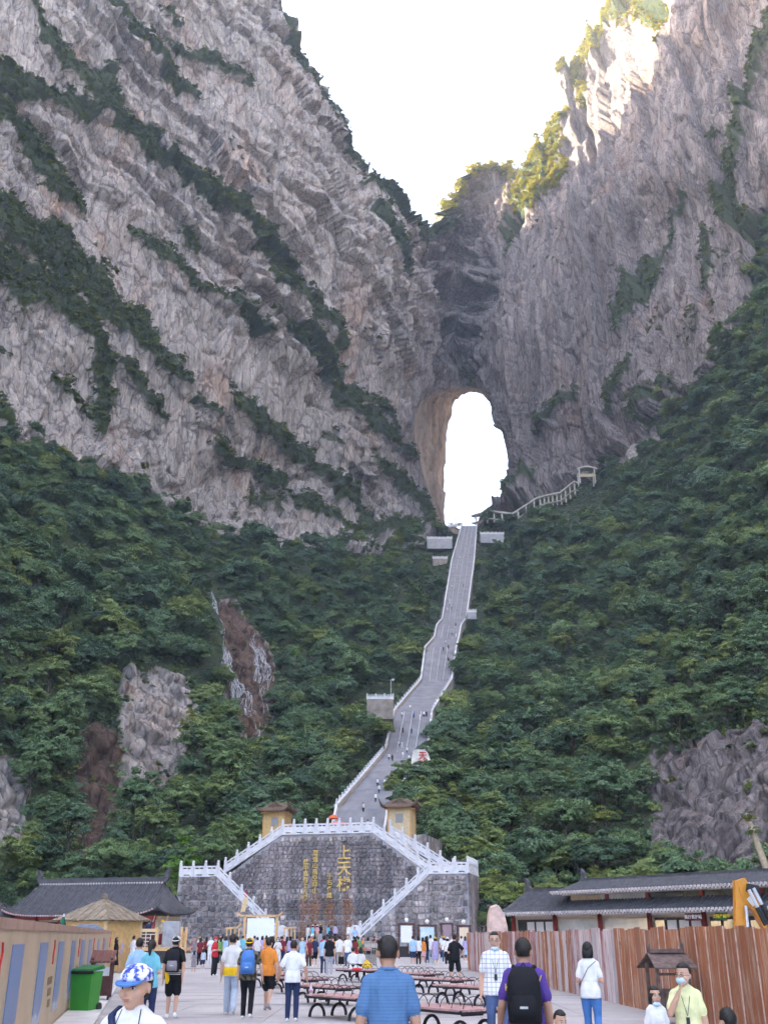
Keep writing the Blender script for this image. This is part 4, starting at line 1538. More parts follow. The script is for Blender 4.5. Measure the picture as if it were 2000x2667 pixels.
def gn_scatter(name, pts, protos, scl, rng, tilt=.18):
    """many plants as one object: geometry nodes place the plant meshes on the points"""
    coll = bpy.data.collections.new(name + '_kinds')
    for k, me in enumerate(protos):
        coll.objects.link(bpy.data.objects.new('%s_kind' % name, me))
    me = bpy.data.meshes.new(name)
    me.vertices.add(len(pts))
    me.vertices.foreach_set('co', np.asarray(pts, np.float32).ravel())
    a = me.attributes.new('plant_scale', 'FLOAT', 'POINT'); a.data.foreach_set('value', np.asarray(scl, np.float32))
    rot = np.c_[rng.normal(0, tilt, len(pts)), rng.normal(0, tilt, len(pts)), rng.uniform(0, 6.28, len(pts))].astype(np.float32)
    a = me.attributes.new('plant_turn', 'FLOAT_VECTOR', 'POINT'); a.data.foreach_set('vector', rot.ravel())
    a = me.attributes.new('plant_kind', 'INT', 'POINT'); a.data.foreach_set('value', rng.integers(0, len(protos), len(pts)).astype(np.int32))
    o = link(bpy.data.objects.new(name, me))
    o['kind'] = 'stuff'
    ng = bpy.data.node_groups.new(name, 'GeometryNodeTree')
    ng.interface.new_socket('Geometry', in_out='INPUT', socket_type='NodeSocketGeometry')
    ng.interface.new_socket('Geometry', in_out='OUTPUT', socket_type='NodeSocketGeometry')
    nd = ng.nodes
    gi, go = nd.new('NodeGroupInput'), nd.new('NodeGroupOutput')
    iop = nd.new('GeometryNodeInstanceOnPoints')
    ci = nd.new('GeometryNodeCollectionInfo')
    ci.inputs['Collection'].default_value = coll
    ci.inputs['Separate Children'].default_value = True
    ci.inputs['Reset Children'].default_value = True

    def attr(nm, ty):
        q = nd.new('GeometryNodeInputNamedAttribute'); q.data_type = ty; q.inputs['Name'].default_value = nm
        return [s for s in q.outputs if s.enabled and s.name == 'Attribute'][0]
    l = ng.links.new
    l(gi.outputs[0], iop.inputs['Points'])
    l(ci.outputs[0], iop.inputs['Instance'])
    iop.inputs['Pick Instance'].default_value = True
    l(attr('plant_kind', 'INT'), iop.inputs['Instance Index'])
    e2r = nd.new('FunctionNodeEulerToRotation')
    l(attr('plant_turn', 'FLOAT_VECTOR'), e2r.inputs[0])
    l(e2r.outputs[0], iop.inputs['Rotation'])
    l(attr('plant_scale', 'FLOAT'), iop.inputs['Scale'])
    l(iop.outputs[0], go.inputs[0])
    md = o.modifiers.new('scatter', 'NODES')
    md.node_group = ng
    return o


if len(rest):
    o = gn_scatter('forest', Pt[rest] - np.array([0, 0, .3]), [c for _, c in TREES], szs[rest], RNG)
    tag(o, 'far dense green wood climbing both sides of the valley', 'forest')
# low growth under and between the trees
pu = scatter(fm, 2.3, .75, RNG, y1=2035)
Pu = surf(pu[:, 0], pu[:, 1])
o = gn_scatter('undergrowth', Pu, UNDER, RNG.uniform(.7, 1.5, len(Pu)), RNG)
tag(o, 'low leafy undergrowth covering the slopes between the trees', 'undergrowth')
# shrubs on the ledges
_rg = RNG.random(len(px))
bm_ = (np.maximum(band, scat * .6) > .12 + .5 * _rg) & ~forest & (rockk == 0) & ~out_m & (px > -70) & (px < 1730)
M_CREST_LIT = leaf_mat('sunlit_yellow_crest_foliage', [(0, (.30, .295, .018)), (.5, (.38, .345, .018)), (1, (.44, .38, .02))])  # leaf colour yellowed and brightened to carry the sunlight on the crest
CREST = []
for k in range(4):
    cm, _ = crown_mesh('shrub', 350 + k, 1.4, (1.3, 1.0, 1.6, 1.1)[k], .8, 16, 24, .27, M_CREST_LIT, .6)
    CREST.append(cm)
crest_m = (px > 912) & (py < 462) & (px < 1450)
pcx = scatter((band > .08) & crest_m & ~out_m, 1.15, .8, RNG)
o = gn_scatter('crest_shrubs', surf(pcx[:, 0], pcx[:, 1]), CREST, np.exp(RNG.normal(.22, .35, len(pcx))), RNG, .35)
tag(o, 'shrubs along the crest, sunlit yellow painted into the leaves', 'shrubs')
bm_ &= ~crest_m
pb = scatter(bm_, 1.6, .8, RNG)
Pb = surf(pb[:, 0], pb[:, 1])
o = gn_scatter('ledge_shrubs', Pb, SHRUBS, np.exp(RNG.normal(-.12, .38, len(Pb))), RNG, .35)
tag(o, 'dark green shrubs growing on the ledges of the cliffs', 'shrubs')
# a few tufts on the bare rocks
rm = (rockk > 0) & (vnoise(np.c_[px / 40, py / 40, px * 0], 77) > .42) & (px > -70) & (px < 1730)
pr = scatter(rm, 2.6, .9, RNG)
if len(pr):
    o = gn_scatter('rock_tufts', surf(pr[:, 0], pr[:, 1]), SHRUBS, RNG.uniform(.35, .8, len(pr)), RNG, .4)
    tag(o, 'small green tufts rooted in the bare lower rocks', 'tufts')
# plants hanging over the edges of the bare rocks
eg = np.zeros(len(px), bool)
for poly, kd in ROCKS[:6]:
    d_, _ = seg_dist(px, py, poly + [poly[0]])
    eg |= (d_ < 9 + 5 * vnoise(np.c_[px / 20, py / 20, px * 0], 31))
pe_ = scatter(eg & ~WATER_KEEP & (px > -60) & (px < 1720), 1.7, .9, RNG)
o = gn_scatter('rock_edge_plants', surf(pe_[:, 0], pe_[:, 1]), UNDER, RNG.uniform(.5, 1.3, len(pe_)), RNG, .4)
tag(o, 'leafy plants hanging over the edges of the lower rocks', 'plants')
# the pale green tree beside the landing
cm, Cc = crown_mesh('crown', 777, 1.7, 1.9, 4.6, 46, 40, .22, M_LEAFY, .4)
_pc = ats(478, 2268, 121)
tr = empty('broadleaf_tree', (_pc.x, _pc.y, _pc.z - 6.9)); tag(tr, 'bright yellow-green tree beside the white landing balustrade', 'tree')
tr.scale = (1.35, 1.35, 1.5)
share('trunk', trunk_mesh('trunk', Cc, 4.6, .16, 5), tr); share('crown', cm, tr)
# trees hiding the lower part of the stairway next to the pale booth
for (dx_, dy_, yy, s_) in ((868, 1752, 168, 1.0), (893, 1725, 178, 1.15), (915, 1745, 172, 1.1), (850, 1712, 196, .8), (905, 1700, 200, 1.2), (930, 1760, 165, 1.2), (948, 1800, 158, 1.2), (905, 1640, 252, .55), (925, 1655, 244, .8)):
    p = at(dx_, dy_, yy)
    o = empty('broadleaf_tree', p - Vector((0, 0, 3.0 * s_)), random.uniform(0, 6))
    o.scale = (s_, s_, s_)
    tag(o, 'green broadleaf tree hiding the edge of the stairway behind the pale booth', 'tree', 'trees behind the pale booth')
    k = random.randrange(len(TREES))
    share('trunk', TREES[k][0], o); share('crown', TREES[k][1], o)
for (sx_, sy_, yy, s_) in ((1262, 2330, 117, .9), (1290, 2290, 122, 1.1), (1250, 2240, 126, 1.0), (1215, 2215, 130, .95), (1150, 2190, 134, 1.0), (1180, 2235, 128, .8), (1310, 2350, 114, .8), (1280, 2390, 113, .7), (1255, 2400, 112, .55), (600, 2190, 132, 1.0), (640, 2170, 140, 1.0), (560, 2225, 126, .9), (968, 1893, 231, .95), (1000, 1899, 230, .9), (948, 1872, 236, 1.0)):
    p = ats(sx_, sy_, yy)
    o = empty('broadleaf_tree', p - Vector((0, 0, 3.8 * s_)), random.uniform(0, 6))
    o.scale = (s_, s_, s_)
    if sy_ < 1950: tag(o, 'green broadleaf tree in front of the stone lookout platform with the lamp post', 'tree', 'trees under the lookout')
    elif sx_ > 900: tag(o, 'green broadleaf tree crowding the gully beside the shaded end wall', 'tree', 'trees crowding the gully')
    else: tag(o, 'green broadleaf tree rising between the landing and the yellow booth', 'tree', 'trees below the yellow booth')
    k = random.randrange(len(TREES))
    share('trunk', TREES[k][0], o); share('crown', TREES[k][1], o)
for (dx_, dy_, yy, c_) in ((642, 1405, 265, 'beside the waterfall'), ):
    p = at(dx_, dy_, yy)
    o = empty('broadleaf_tree', p - Vector((0, 0, 5.0)), 1.0); o.scale = (.7, .7, .8)
    tag(o, 'yellow-green young tree standing out from the dark wood', 'tree')
    share('trunk', trunk_mesh('trunk', Cc, 4.6, .16, 5), o); share('crown', cm, o)
print('trees', len(pt), 'under', len(pu), 'ledge', len(pb))
# ------------------------------------------------------------------ roofs
def swept_roof(parent, w, d, h, z, mat, ridge=.6, flare=.35, ov=0.0, rib=.28, eave_mat=None, nm='roof', hip=True, thick=.14, ribs_as_parts=True):
    """hipped roof with concave slopes and lifted corners; centre at (0,0,z); w along x, d along y"""
    NXr, NYr = 26, 14
    hw, hd = w / 2 + ov, d / 2 + ov

    def zt_(x, y):
        ax, ay = abs(x) / hw, abs(y) / hd
        sy = 1 - ay
        if hip:
            rx = max(0.0, (abs(x) - hw * ridge) / (hw * (1 - ridge) + 1e-6))
            s_ = min(sy, 1 - rx)
        else:
            s_ = sy
        s_ = max(0, s_)
        zz = h * (s_ ** 1.35)
        zz += flare * (ax ** 6) * (ay ** 4) + flare * .35 * (ax ** 8 if hip else 0) * (1 - s_)
        return zz
    xs = [-hw + 2 * hw * i / NXr for i in range(NXr + 1)]
    ys = [-hd + 2 * hd * j / NYr for j in range(NYr + 1)]
    m = MB()
    vs = [Vector((x, y, z + zt_(x, y))) for y in ys for x in xs]
    n = len(vs)
    vs += [v - Vector((0, 0, thick)) for v in vs]
    fs = []
    W_ = NXr + 1
    for j in range(NYr):
        for i in range(NXr):
            a = j * W_ + i
            fs.append((a, a + 1, a + W_ + 1, a + W_))
            fs.append((a + n + W_, a + n + W_ + 1, a + n + 1, a + n))
    for i in range(NXr):
        for a, b in ((i, i + 1), (NYr * W_ + i + 1, NYr * W_ + i)):
            fs.append((b, a, a + n, b + n))
    for j in range(NYr):
        for a, b in (((j + 1) * W_, j * W_), (j * W_ + NXr, (j + 1) * W_ + NXr)):
            fs.append((b, a, a + n, b + n))
    m.add(vs, fs)
    roof = m.build(nm, mat, parent, True)
    # rows of barrel tiles down the two long slopes
    k = int(2 * hw / rib)
    for sgn in (-1, 1):
        for i in range(k):
            x = -hw + (i + .5) * 2 * hw / k
            y1 = hd
            y0 = 0.02
            if hip and abs(x) > hw * ridge:
                y0 = hd * (abs(x) - hw * ridge) / (hw * (1 - ridge))
            if y1 - y0 < .2: continue
            pts = []
            for q_ in range(6):
                y = sgn * (y0 + (y1 - y0) * q_ / 5)
                pts.append(Vector((x, y, z + zt_(x, y) + .02)))
            MB().tube(pts, rib * .27, 5).build('tile_row', mat, roof)
    return roof, zt_


# ---- the long two-tier hall behind the plank fence
A_ = ats(1322, 2381, 79); B_ = ats(1922, 2365, 63)
A_.z = B_.z = 0
ax_ = (B_ - A_); Lh = ax_.length
rzh = math.atan2(ax_.y, ax_.x)
hall = empty('tiled_hall', A_, rzh); tag(hall, 'long two-tier hall with grey tiled roofs and red columns behind the plank fence', 'building')
L1 = (ats(1466, 2378, 75) - A_); L1.z = 0; L1 = L1.length * .98
LT = Lh + 14
# local: x along the front, y back, z up
EZ = 3.15


def slope_roof(parent, x0, x1, y0, z0, y1, z1, mat, curve=.18, rib=.27, fin=True, teeth=True):
    m = MB(); N_ = 6
    def p(x, s_): return Vector((x, y0 + (y1 - y0) * s_, z0 + (z1 - z0) * (s_ ** 1.25)))
    vs = []
    for s_ in range(N_ + 1):
        for x in (x0, x1): vs.append(p(x, s_ / N_))
    n = len(vs)
    vs += [v - Vector((0, 0, .13)) for v in vs]
    fs = []
    for s_ in range(N_):
        a = s_ * 2
        fs += [(a, a + 1, a + 3, a + 2), (a + n + 2, a + n + 3, a + n + 1, a + n), (a, a + 2, a + n + 2, a + n), (a + 3, a + 1, a + n + 1, a + n + 3)]
    fs += [(1, 0, n, n + 1), (2 * N_, 2 * N_ + 1, n + 2 * N_ + 1, n + 2 * N_)]
    m.add(vs, fs)
    roof = m.build('roof', mat, parent, False)
    k = int((x1 - x0) / rib)
    for i in range(k):
        x = x0 + (i + .5) * (x1 - x0) / k
        MB().tube([p(x, q_ / 4) + Vector((0, 0, .03)) for q_ in range(5)], rib * .27, 5).build('tile_row', mat, roof)
    if teeth:
        mm = MB()
        for i in range(k):
            x = x0 + (i + .5) * (x1 - x0) / k
            mm.lathe(Vector((x, y0 - .03, z0 + .02)), [(.085, -.05), (.085, .05)], 7, M=Matrix.Rotation(R(90), 3, 'X'))
            mm.box((x + rib * .5, y0 - .02, z0 - .09), (rib * .5, .04, .12))
        mm.build('eave_tiles', simple('pale_eave_tile', (.52, .46, .45), .7, .2, .2, 3), parent)
    return roof


def finial(parent, x, y, z, s_, mat, flip=1):
    pts = [(0, 0), (.5, .05), (.42, .35), (.18, .5), (.10, .9), (-.14, 1.25), (-.34, 1.15), (-.22, .8), (-.26, .4)]
    MB().prism([Vector((flip * a * s_, 0, b * s_)) for a, b in pts], (x, y - .15, z), Vector((0, .3, 0))).build('ridge_finial', mat, parent)


# low wing
slope_roof(hall, -.3, L1 + .2, -1.0, EZ, 2.2, EZ + 1.55, M_TILE)
MB().box(((L1) / 2, 2.3, EZ + 1.62), (L1 + .6, .4, .34)).build('ridge', M_TILE, hall)
finial(hall, -.1, 2.3, EZ + 1.6, .75, M_TILE)
# main body: lower skirt roof, clerestory, upper roof
slope_roof(hall, L1 + .25, LT, -1.0, EZ, .5, EZ + .75, M_TILE)
slope_roof(hall, L1 - .15, LT, -.55, EZ + 1.3, 2.6, EZ + 2.12, M_TILE)
MB().box(((L1 + LT) / 2, 2.7, EZ + 2.16), (LT - L1, .4, .30)).build('ridge', M_TILE, hall)
finial(hall, L1 + .1, 2.7, EZ + 2.12, .7, M_TILE)
MB().box((LT / 2, 4, EZ / 2), (LT, 6.4, EZ - .05)).build('wall', M_CREAM, hall)
MB().box(((L1 + LT) / 2 + .3, 2.2, EZ + .9), (LT - L1 - .6, 3.0, .95)).build('clerestory_wall', M_CREAM, hall)
MB().box((LT / 2, .68, EZ - .14), (LT, .18, .2)).build('eave_beam', simple('grey_white_beam', (.6, .56, .55), .7, .2, .1), hall)
MB().box(((L1 + LT) / 2, .55, EZ + 1.2), (LT - L1, .16, .14)).build('eave_beam', simple('grey_white_beam', (.6, .56, .55), .7, .2, .1), hall)
nb = 8
bw = (LT) / nb
for i in range(nb + 1):
    MB().lathe((i * bw, .55, 0), [(.17, 0), (.16, EZ - .1)], 10).build('column', M_RED, hall, True)
for i in range(nb):
    x0, x1 = i * bw + .25, (i + 1) * bw - .25
    style = ('door', 'glass', 'glass', 'door', 'dark', 'panel', 'sign', 'sign')[i]
    w4 = (x1 - x0) / 4
    if style == 'glass':
        MB().box(((x0 + x1) / 2, .74, 1.45), (x1 - x0, .06, 2.6)).build('window', M_GLASSL, hall)
    else:
        for k in range(4):
            xc = x0 + (k + .5) * w4
            wnd = MB().box((xc, .74, 1.45), (w4 - .06, .07, 2.6)).build('window', M_RED if style in ('panel', 'sign') else simple('dark_window_frame', (.05, .05, .055), .5, .4, .1), hall)
            MB().box((xc, .70, 1.75), (w4 - .22, .05, 1.7)).build('pane', M_GLASS if (style != 'door' or k % 4 == 0) else simple('white_blind', (.72, .71, .70), .7, .3, .05), wnd)
            if style in ('panel', 'sign'):
                MB().box((xc, .665, 1.9), (w4 - .2, .03, .07)).build('glazing_bar', M_RED, wnd)
for i in range(2, nb):
    x0, x1 = i * bw + .12, (i + 1) * bw - .12
    if x0 < L1 + .5: x0 = L1 + .6
    MB().box((i * bw + (.75 if i == 2 else 0), .62, EZ + .93), (.26, .22, .72)).build('column', M_RED, hall)
    for k in range(3):
        w3 = (x1 - x0) / 3
        wnd = MB().box((x0 + (k + .5) * w3, .68, EZ + .93), (w3 - .05, .06, .6)).build('window', M_GLASSL if i == 2 else M_GLASS, hall)
        MB().bar(Vector((x0 + k * w3, .64, EZ + .66)), Vector((x0 + (k + 1) * w3, .64, EZ + .66)), .05, .05).build('frame', simple('dark_window_frame', (.05, .05, .055), .5, .4, .1), wnd)


def signboard(sx0, sx1, sy0, sy1, Y, bg, fg, text, label, name='shop_sign'):
    p0, p1 = ats(sx0, sy1, Y), ats(sx1, sy0, Y)
    w_, h_ = (p1 - p0).x, p1.z - p0.z
    root = empty(name, ((p0.x + p1.x) / 2, Y, p0.z), rzh); tag(root, label, 'sign')
    MB().box((0, 0, h_ / 2), (w_, .06, h_)).build('board', bg, root)
    g = glyph(text, h_ * .62, .02, fg, root, Vector((0, -.045, h_ * .5)), 0, 'lettering')
    return root


signboard(1781, 1831, 2380, 2399, 65.0, simple('dark_red_sign', (.12, .02, .03), .5, .4, .05), simple('white_paint', (.8, .8, .8), .5, .3, .03), '医疗救护站', 'dark red sign with white characters under the hall eave')
signboard(1862, 1896, 2378, 2397, 63.2, simple('green_sign', (.03, .12, .035), .5, .4, .05), simple('yellow_paint', (.85, .62, .04), .5, .3, .03), '土特产超市', 'green sign with yellow characters under the hall eave')

# ---- pavilion on the other side: long tiled roof
A2 = ats(40, 2392, 92); B2 = ats(432, 2384, 88)
A2.z = B2.z = 0
rz2 = math.atan2(B2.y - A2.y, B2.x - A2.x); L2 = (B2 - A2).length
pav = empty('tiled_pavilion', (A2 + B2) / 2 + Vector((0, 3, 0)), rz2); tag(pav, 'broad single-storey pavilion with sweeping grey tiled roof and upturned eaves', 'building')
rf, zf = swept_roof(pav, L2, 6.4, 2.75, 3.25, M_TILE, ridge=.80, flare=.55, ov=.5, rib=.29, nm='roof')
MB().box((0, 0, 3.25 + 2.86), (L2 * .86, .4, .5)).build('ridge', M_TILE, pav)
finial(pav, -L2 * .44, 0, 5.9, .95, M_TILE, 1); finial(pav, L2 * .44, 0, 5.9, .95, M_TILE, -1)
mm = MB()
for i in range(46):
    x = -L2 * .42 + i * L2 * .84 / 45
    mm.ball((x, -.25, 3.25 + 2.62), .1, 6)
mm.build('ridge_tiles', simple('pale_eave_tile', (.52, .46, .45), .7, .2, .2, 3), rf)
MB().box((0, .6, 1.6), (L2 - 1.2, 4.0, 3.2)).build('wall', M_CREAM, pav)
MB().box((0, -2.4, 3.06), (L2 - .6, .22, .3)).build('eave_beam', M_RED, pav)
for i in range(7):
    MB().lathe((-L2 / 2 + .5 + i * (L2 - 1) / 6, -2.4, 0), [(.17, 0), (.16, 3.1)], 10).build('column', M_RED, pav, True)
for i in range(6):
    MB().box((-L2 / 2 + .5 + (i + .5) * (L2 - 1) / 6, -1.43, 1.5), (1.2, .08, 2.5)).build('door', M_DARKW, pav)
mm = MB()
for i in range(60):
    x = -L2 / 2 + i * L2 / 59
    mm.lathe(Vector((x, -3.72, 3.22 + zf(x, -3.69))), [(.08, -.05), (.08, .05)], 6, M=Matrix.Rotation(R(90), 3, 'X'))
mm.build('eave_tiles', simple('pink_eave_tile', (.55, .35, .34), .7, .2, .2, 3), pav)
# its neighbour, a lower roof at the picture edge
nbk = empty('tiled_pavilion', A2 + Vector((-5, 1, 0)), rz2); tag(nbk, 'smaller grey-roofed building beside the broad tiled pavilion', 'building')
swept_roof(nbk, 8, 5, 1.1, 3.1, M_TILE, ridge=.9, flare=.2, ov=.5, rib=.3)
MB().box((0, .3, 1.55), (7.4, 4, 3.1)).build('wall', M_CREAM, nbk)

# ---- the plank-roofed kiosk
kc = ats(262, 2440, 58); kc.z = 0
kio = empty('wooden_kiosk', kc, R(-24)); tag(kio, 'yellow wooden kiosk with a pyramid roof of grey planks behind the printed hoarding', 'kiosk')
w_ = 2.9
MB().box((0, 0, 1.2), (w_, w_, 2.4)).build('wall', M_YWOOD, kio)
M_PLK = simple('weathered_plank', (.24, .19, .14), .85, .2, .3, 3)
ap = Vector((0, 0, 3.52)); hw = w_ / 2 + .38; ez = 2.42
for s_ in range(4):
    Rm = Matrix.Rotation(s_ * math.pi / 2, 3, 'Z')
    npl = 14
    for i in range(npl):
        x0, x1 = -hw + i * 2 * hw / npl + .012, -hw + (i + 1) * 2 * hw / npl - .012
        y0, y1 = abs(x0) / hw, abs(x1) / hw
        q_ = []
        lift = .02 * (i % 2)
        for x, yy in ((x0, 1), (x1, 1), (x1, y1), (x0, y0)):
            z = ez + (ap.z - ez) * (1 - yy)
            q_.append(Rm @ Vector((x, -hw * yy, z + lift)))
        MB().prism(q_, (0, 0, 0), Vector((0, 0, .05))).build('roof_plank', M_PLK, kio)
MB().lathe((0, 0, 3.5), [(.13, 0), (.18, .10), (.16, .24), (.03, .32)], 10).build('finial', M_PLK, kio)
for sx_ in (-1, 1):
    for sy_ in (-1, 1):
        MB().box((sx_ * w_ / 2, sy_ * w_ / 2, 1.2), (.16, .16, 2.42)).build('corner_post', simple('pale_pine', (.66, .48, .26), .6, .3, .1), kio)
MB().box((.4, -w_ / 2 - .03, 1.5), (1.2, .05, 1.0)).build('hatch', M_DARKW, kio)

# ---- the two booths on the upper terrace
for (sx, s0, yy, wid, mat, lab, wdx, offb) in ((722, 2190, 118, 2.5, M_YWOOD, 'yellow wooden booth with swept tiled roof on the upper terrace', 0.1, 9.0),
                                               (1046, 2190, 118, 2.6, simple('pale_yellow_wood', (.66, .50, .30), .6, .3, .1, 4), 'pale timber booth with swept tiled roof and grey window on the upper terrace', 0, 8.6)):
    u, _z = onwall(sx, 2150, offb)
    base = wpt(u, offb, ZT + .06)
    b = empty('ticket_booth', base, -PHI); tag(b, lab, 'booth')
    dn = 0 if sx < 900 else -2.0
    MB().box((0, 0, 1.45 + dn / 2), (wid, 2.4, 2.9 - dn)).build('wall', mat, b)
    for sx_ in (-1, 1):
        for sy_ in (-1, 1):
            MB().box((sx_ * wid / 2, sy_ * 1.2, 1.45 + dn / 2), (.18, .18, 2.96 - dn)).build('corner_post', simple('orange_pine', (.60, .34, .13), .6, .3, .1), b)
    swept_roof(b, wid, 2.4, 1.05, 2.95, M_TILE_B, ridge=.40, flare=.8, ov=.9, rib=.2, nm='roof')
    MB().prism([Vector((-.75, 0, 0)), Vector((.75, 0, 0)), Vector((0, 0, .55))], (0, -.9, 3.42), Vector((0, 1.8, 0))).build('gable', M_TILE_B, b)
    for sg in (-1, 1):
        MB().bar(Vector((sg * .85, -1.0, 3.42)), Vector((0, -1.0, 4.06)), .12, .1).build('gable_board', M_TILE_B, b)
    MB().box((wdx, -1.23, 1.75), (.85, .05, .95)).build('window', simple('grey_window', (.30, .28, .28), .4, .4, .1), b)
    MB().box((0, -1.0, 2.8), (wid + .9, .14, .14)).build('lintel', simple('orange_pine', (.60, .34, .13), .6, .3, .1), b)
# red parasol and heap behind the level balustrade
p = wpt(onwall(868, 2120, 7)[0], 7, ZT + .06)
o = empty('parasol', p); tag(o, 'orange-red parasol behind the level white balustrade', 'parasol')
MB().tube([Vector((0, 0, 0)), Vector((0, 0, 2.3))], .025, 6).build('pole', M_IRON, o)
MB().lathe((0, 0, 1.85), [(.62, 0), (.58, .1), (.35, .32), (.03, .48)], 10).build('canopy', simple('orange_canvas', (.70, .14, .05), .7, .2, .08), o)
o = MB().lathe(p + Vector((.6, -.4, 0)), [(1.2, 0), (1.25, 1.0), (1.05, 1.3), (.3, 1.5)], 12, sy=.7).build('covered_stall', simple('faded_red_cloth', (.55, .20, .20), .8, .2, .2, 4), None, True)
tag(o, 'low stall under a faded red cloth behind the white balustrade', 'stall')

# ---- side platforms along the stairway
def side_platform(sx0, sx1, syt, syb, Y, label, base_mat):
    p0, p1 = ats(sx0, syt, Y), ats(sx1, syt, Y)
    root = empty('lookout_platform', p0); tag(root, label, 'platform')
    zb_ = ats(sx0, syb, Y).z
    wv = p1 - p0; h = p0.z - zb_
    MB().prism([Vector((0, 0, 0)), wv, wv + Vector((0, 0, -h - 1)), Vector((0, 0, -h - 1))], (0, 0, 0), Vector((0, 7, 0))).build('base', base_mat, root)
    n = max(3, int(wv.length / 1.9))
    for k in range(n + 1):
        MB().box(wv * (k / n) + Vector((0, .2, .7)), (.3, .3, 1.5)).build('post', M_WHITE, root)
    MB().box(wv * .5 + Vector((0, .2, .45)), (wv.length, .16, .7)).build('panel', M_WHITE, root)
    MB().box(wv * .5 + Vector((0, .2, 1.05)), (wv.length, .22, .16)).build('rail', M_WHITE, root)
    return root


MW = simple('pale_wall_stone', (.38, .365, .38), .85, .2, .15, .6)
side_platform(1113, 1177, 1403, 1424, 478, 'upper lookout platform between the cliff foot and the stairway', MW)
side_platform(1251, 1312, 1391, 1409, 478, 'upper lookout platform on the wooded side of the stairway', MW)
side_platform(1127, 1165, 1455, 1476, 448, 'small lookout platform with earthy base lower down the stairway', simple('earthy_stone', (.30, .25, .22), .9, .1, .3, .5))
side_platform(1216, 1240, 1595, 1606, 372, 'tiny white lookout platform jutting from the stairway on the wooded side', MW)
side_platform(956, 1024, 1822, 1862, 234, 'stone lookout platform with lamp post beside the stairway', simple('earthy_stone', (.24, .19, .165), .9, .1, .3, .5))
lp = ats(1018, 1816, 238)
o = empty('lamp_post', lp); tag(o, 'slender grey lamp post on the stone lookout platform', 'lamp')
MB().tube([Vector((0, 0, 0)), Vector((0, 0, 4.3))], .09, 6).build('pole', simple('pale_steel_rail', (.55, .54, .55), .4, .5, .05), o)
MB().tube([Vector((0, 0, 4.2)), Vector((.5, 0, 4.45)), Vector((.9, 0, 4.2))], .07, 5).build('arm', simple('pale_steel_rail', (.55, .54, .55), .4, .5, .05), o)
MB().ball((.5, 0, 4.1), .28, 8).build('lamp_head', M_WHITE, o)

# ---- covered gallery climbing along the cliff to the right of the cave
GAL = [(1232, 1345), (1275, 1332), (1338, 1340), (1400, 1300), (1432, 1290), (1465, 1284), (1500, 1255)]
gp = [ats(x, y, 523 - i * 9) for i, (x, y) in enumerate(GAL)]
gal = empty('covered_gallery', gp[0]); tag(gal, 'pale roofed walkway on posts climbing along the cliff foot', 'walkway')
MG = simple('pale_concrete', (.55, .50, .44), .85, .2, .12, .5)
for i in range(len(gp) - 1):
    a, b = gp[i] - gp[0], gp[i + 1] - gp[0]
    MB().bar(a, b, 3.2, .9).build('roof', MG, gal)
    MB().bar(a - Vector((0, 0, 4.6)), b - Vector((0, 0, 4.6)), 3.0, .5).build('deck', MG, gal)
    for k in range(3):
        q_ = a.lerp(b, (k + .5) / 3)
        MB().box(q_ - Vector((0, 1.2, 3.5)), (.7, .7, 7)).build('column', MG, gal)
cp_ = ats(1528, 1240, 462)
sh = empty('cliff_shelter', cp_); tag(sh, 'small domed shelter at the top of the roofed walkway', 'shelter')
pts = [Vector((-5 + 10 * k / 8, 0, 3.4 + 1.3 * math.sin(math.pi * k / 8))) for k in range(9)]
MB().prism(pts + [p - Vector((0, 0, .7)) for p in reversed(pts)], (0, -2.5, 0), Vector((0, 5, 0))).build('roof', MG, sh)
for x in (-4.2, 3.6):
    for y in (-2, 2): MB().box((x, y, -1), (.6, .6, 8)).build('column', MG, sh)
MB().box((0, -2.2, -.6), (8, .3, 1.6)).build('parapet', simple('ochre_concrete', (.50, .40, .26), .8, .2, .1), sh)
# lattice canopy at the stair head
hc = [ats(1166, 1372, 552), ats(1186, 1345, 560), ats(1248, 1340, 560), ats(1222, 1372, 548)]
cano = empty('lattice_canopy', hc[0]); tag(cano, 'white lattice canopy at the head of the stairway under the cave', 'canopy')
q_ = [p - hc[0] for p in hc]
for k in range(7):
    a, b = q_[0].lerp(q_[1], k / 6), q_[3].lerp(q_[2], k / 6)
    MB().bar(a, b, .3, .3).build('lattice_bar', M_WHITE, cano)
for k in range(9):
    a, b = q_[0].lerp(q_[3], k / 8), q_[1].lerp(q_[2], k / 8)
    MB().bar(a, b, .22, .22).build('lattice_bar', M_WHITE, cano)
for k in range(4):
    MB().box(q_[k] - Vector((0, 0, 3)), (.35, .35, 6)).build('column', M_WHITE, cano)
for side, xs in ((0, (1146, 1172)), ):
    a, b = ats(1146, 1374, 545), ats(1200, 1366, 552)
    o = MB().bar(a, b, .6, 1.4).build('terrace_parapet', M_WHITE); tag(o, 'low white parapet at the cave mouth', 'parapet')

# ---- inscribed stele rock beside the stairs, and its red characters
p0 = ats(1097, 2038, 205)
m = MB(); rngs = random.Random(4)
prof = [(-3.1, 0), (-3.3, 4), (-3.2, 8.5), (-2.7, 11.2), (-1.2, 11.6), (.4, 11.3), (1.4, 11.6), (2.4, 10.6), (3.2, 8), (3.5, 4), (3.6, 0)]
k_ = 0.58
vs = []
for y_ in (0, 1):
    for a, b in prof: vs.append(Vector((a * k_ + rngs.uniform(-.1, .1), y_ * 1.9 + rngs.uniform(-.15, .15), b * k_)))
n = len(prof)
fs = [tuple(range(n)), tuple(range(2 * n - 1, n - 1, -1))] + [(i, i + n, (i + 1) % n + n, (i + 1) % n) for i in range(n)]
stele = MB().add(vs, [f[::-1] for f in fs]).build('inscribed_stele', simple('pale_cream_rock', (.72, .66, .60), .85, .2, .22, .9, bump=.5), loc=p0 - Vector((0, 0, .2)))
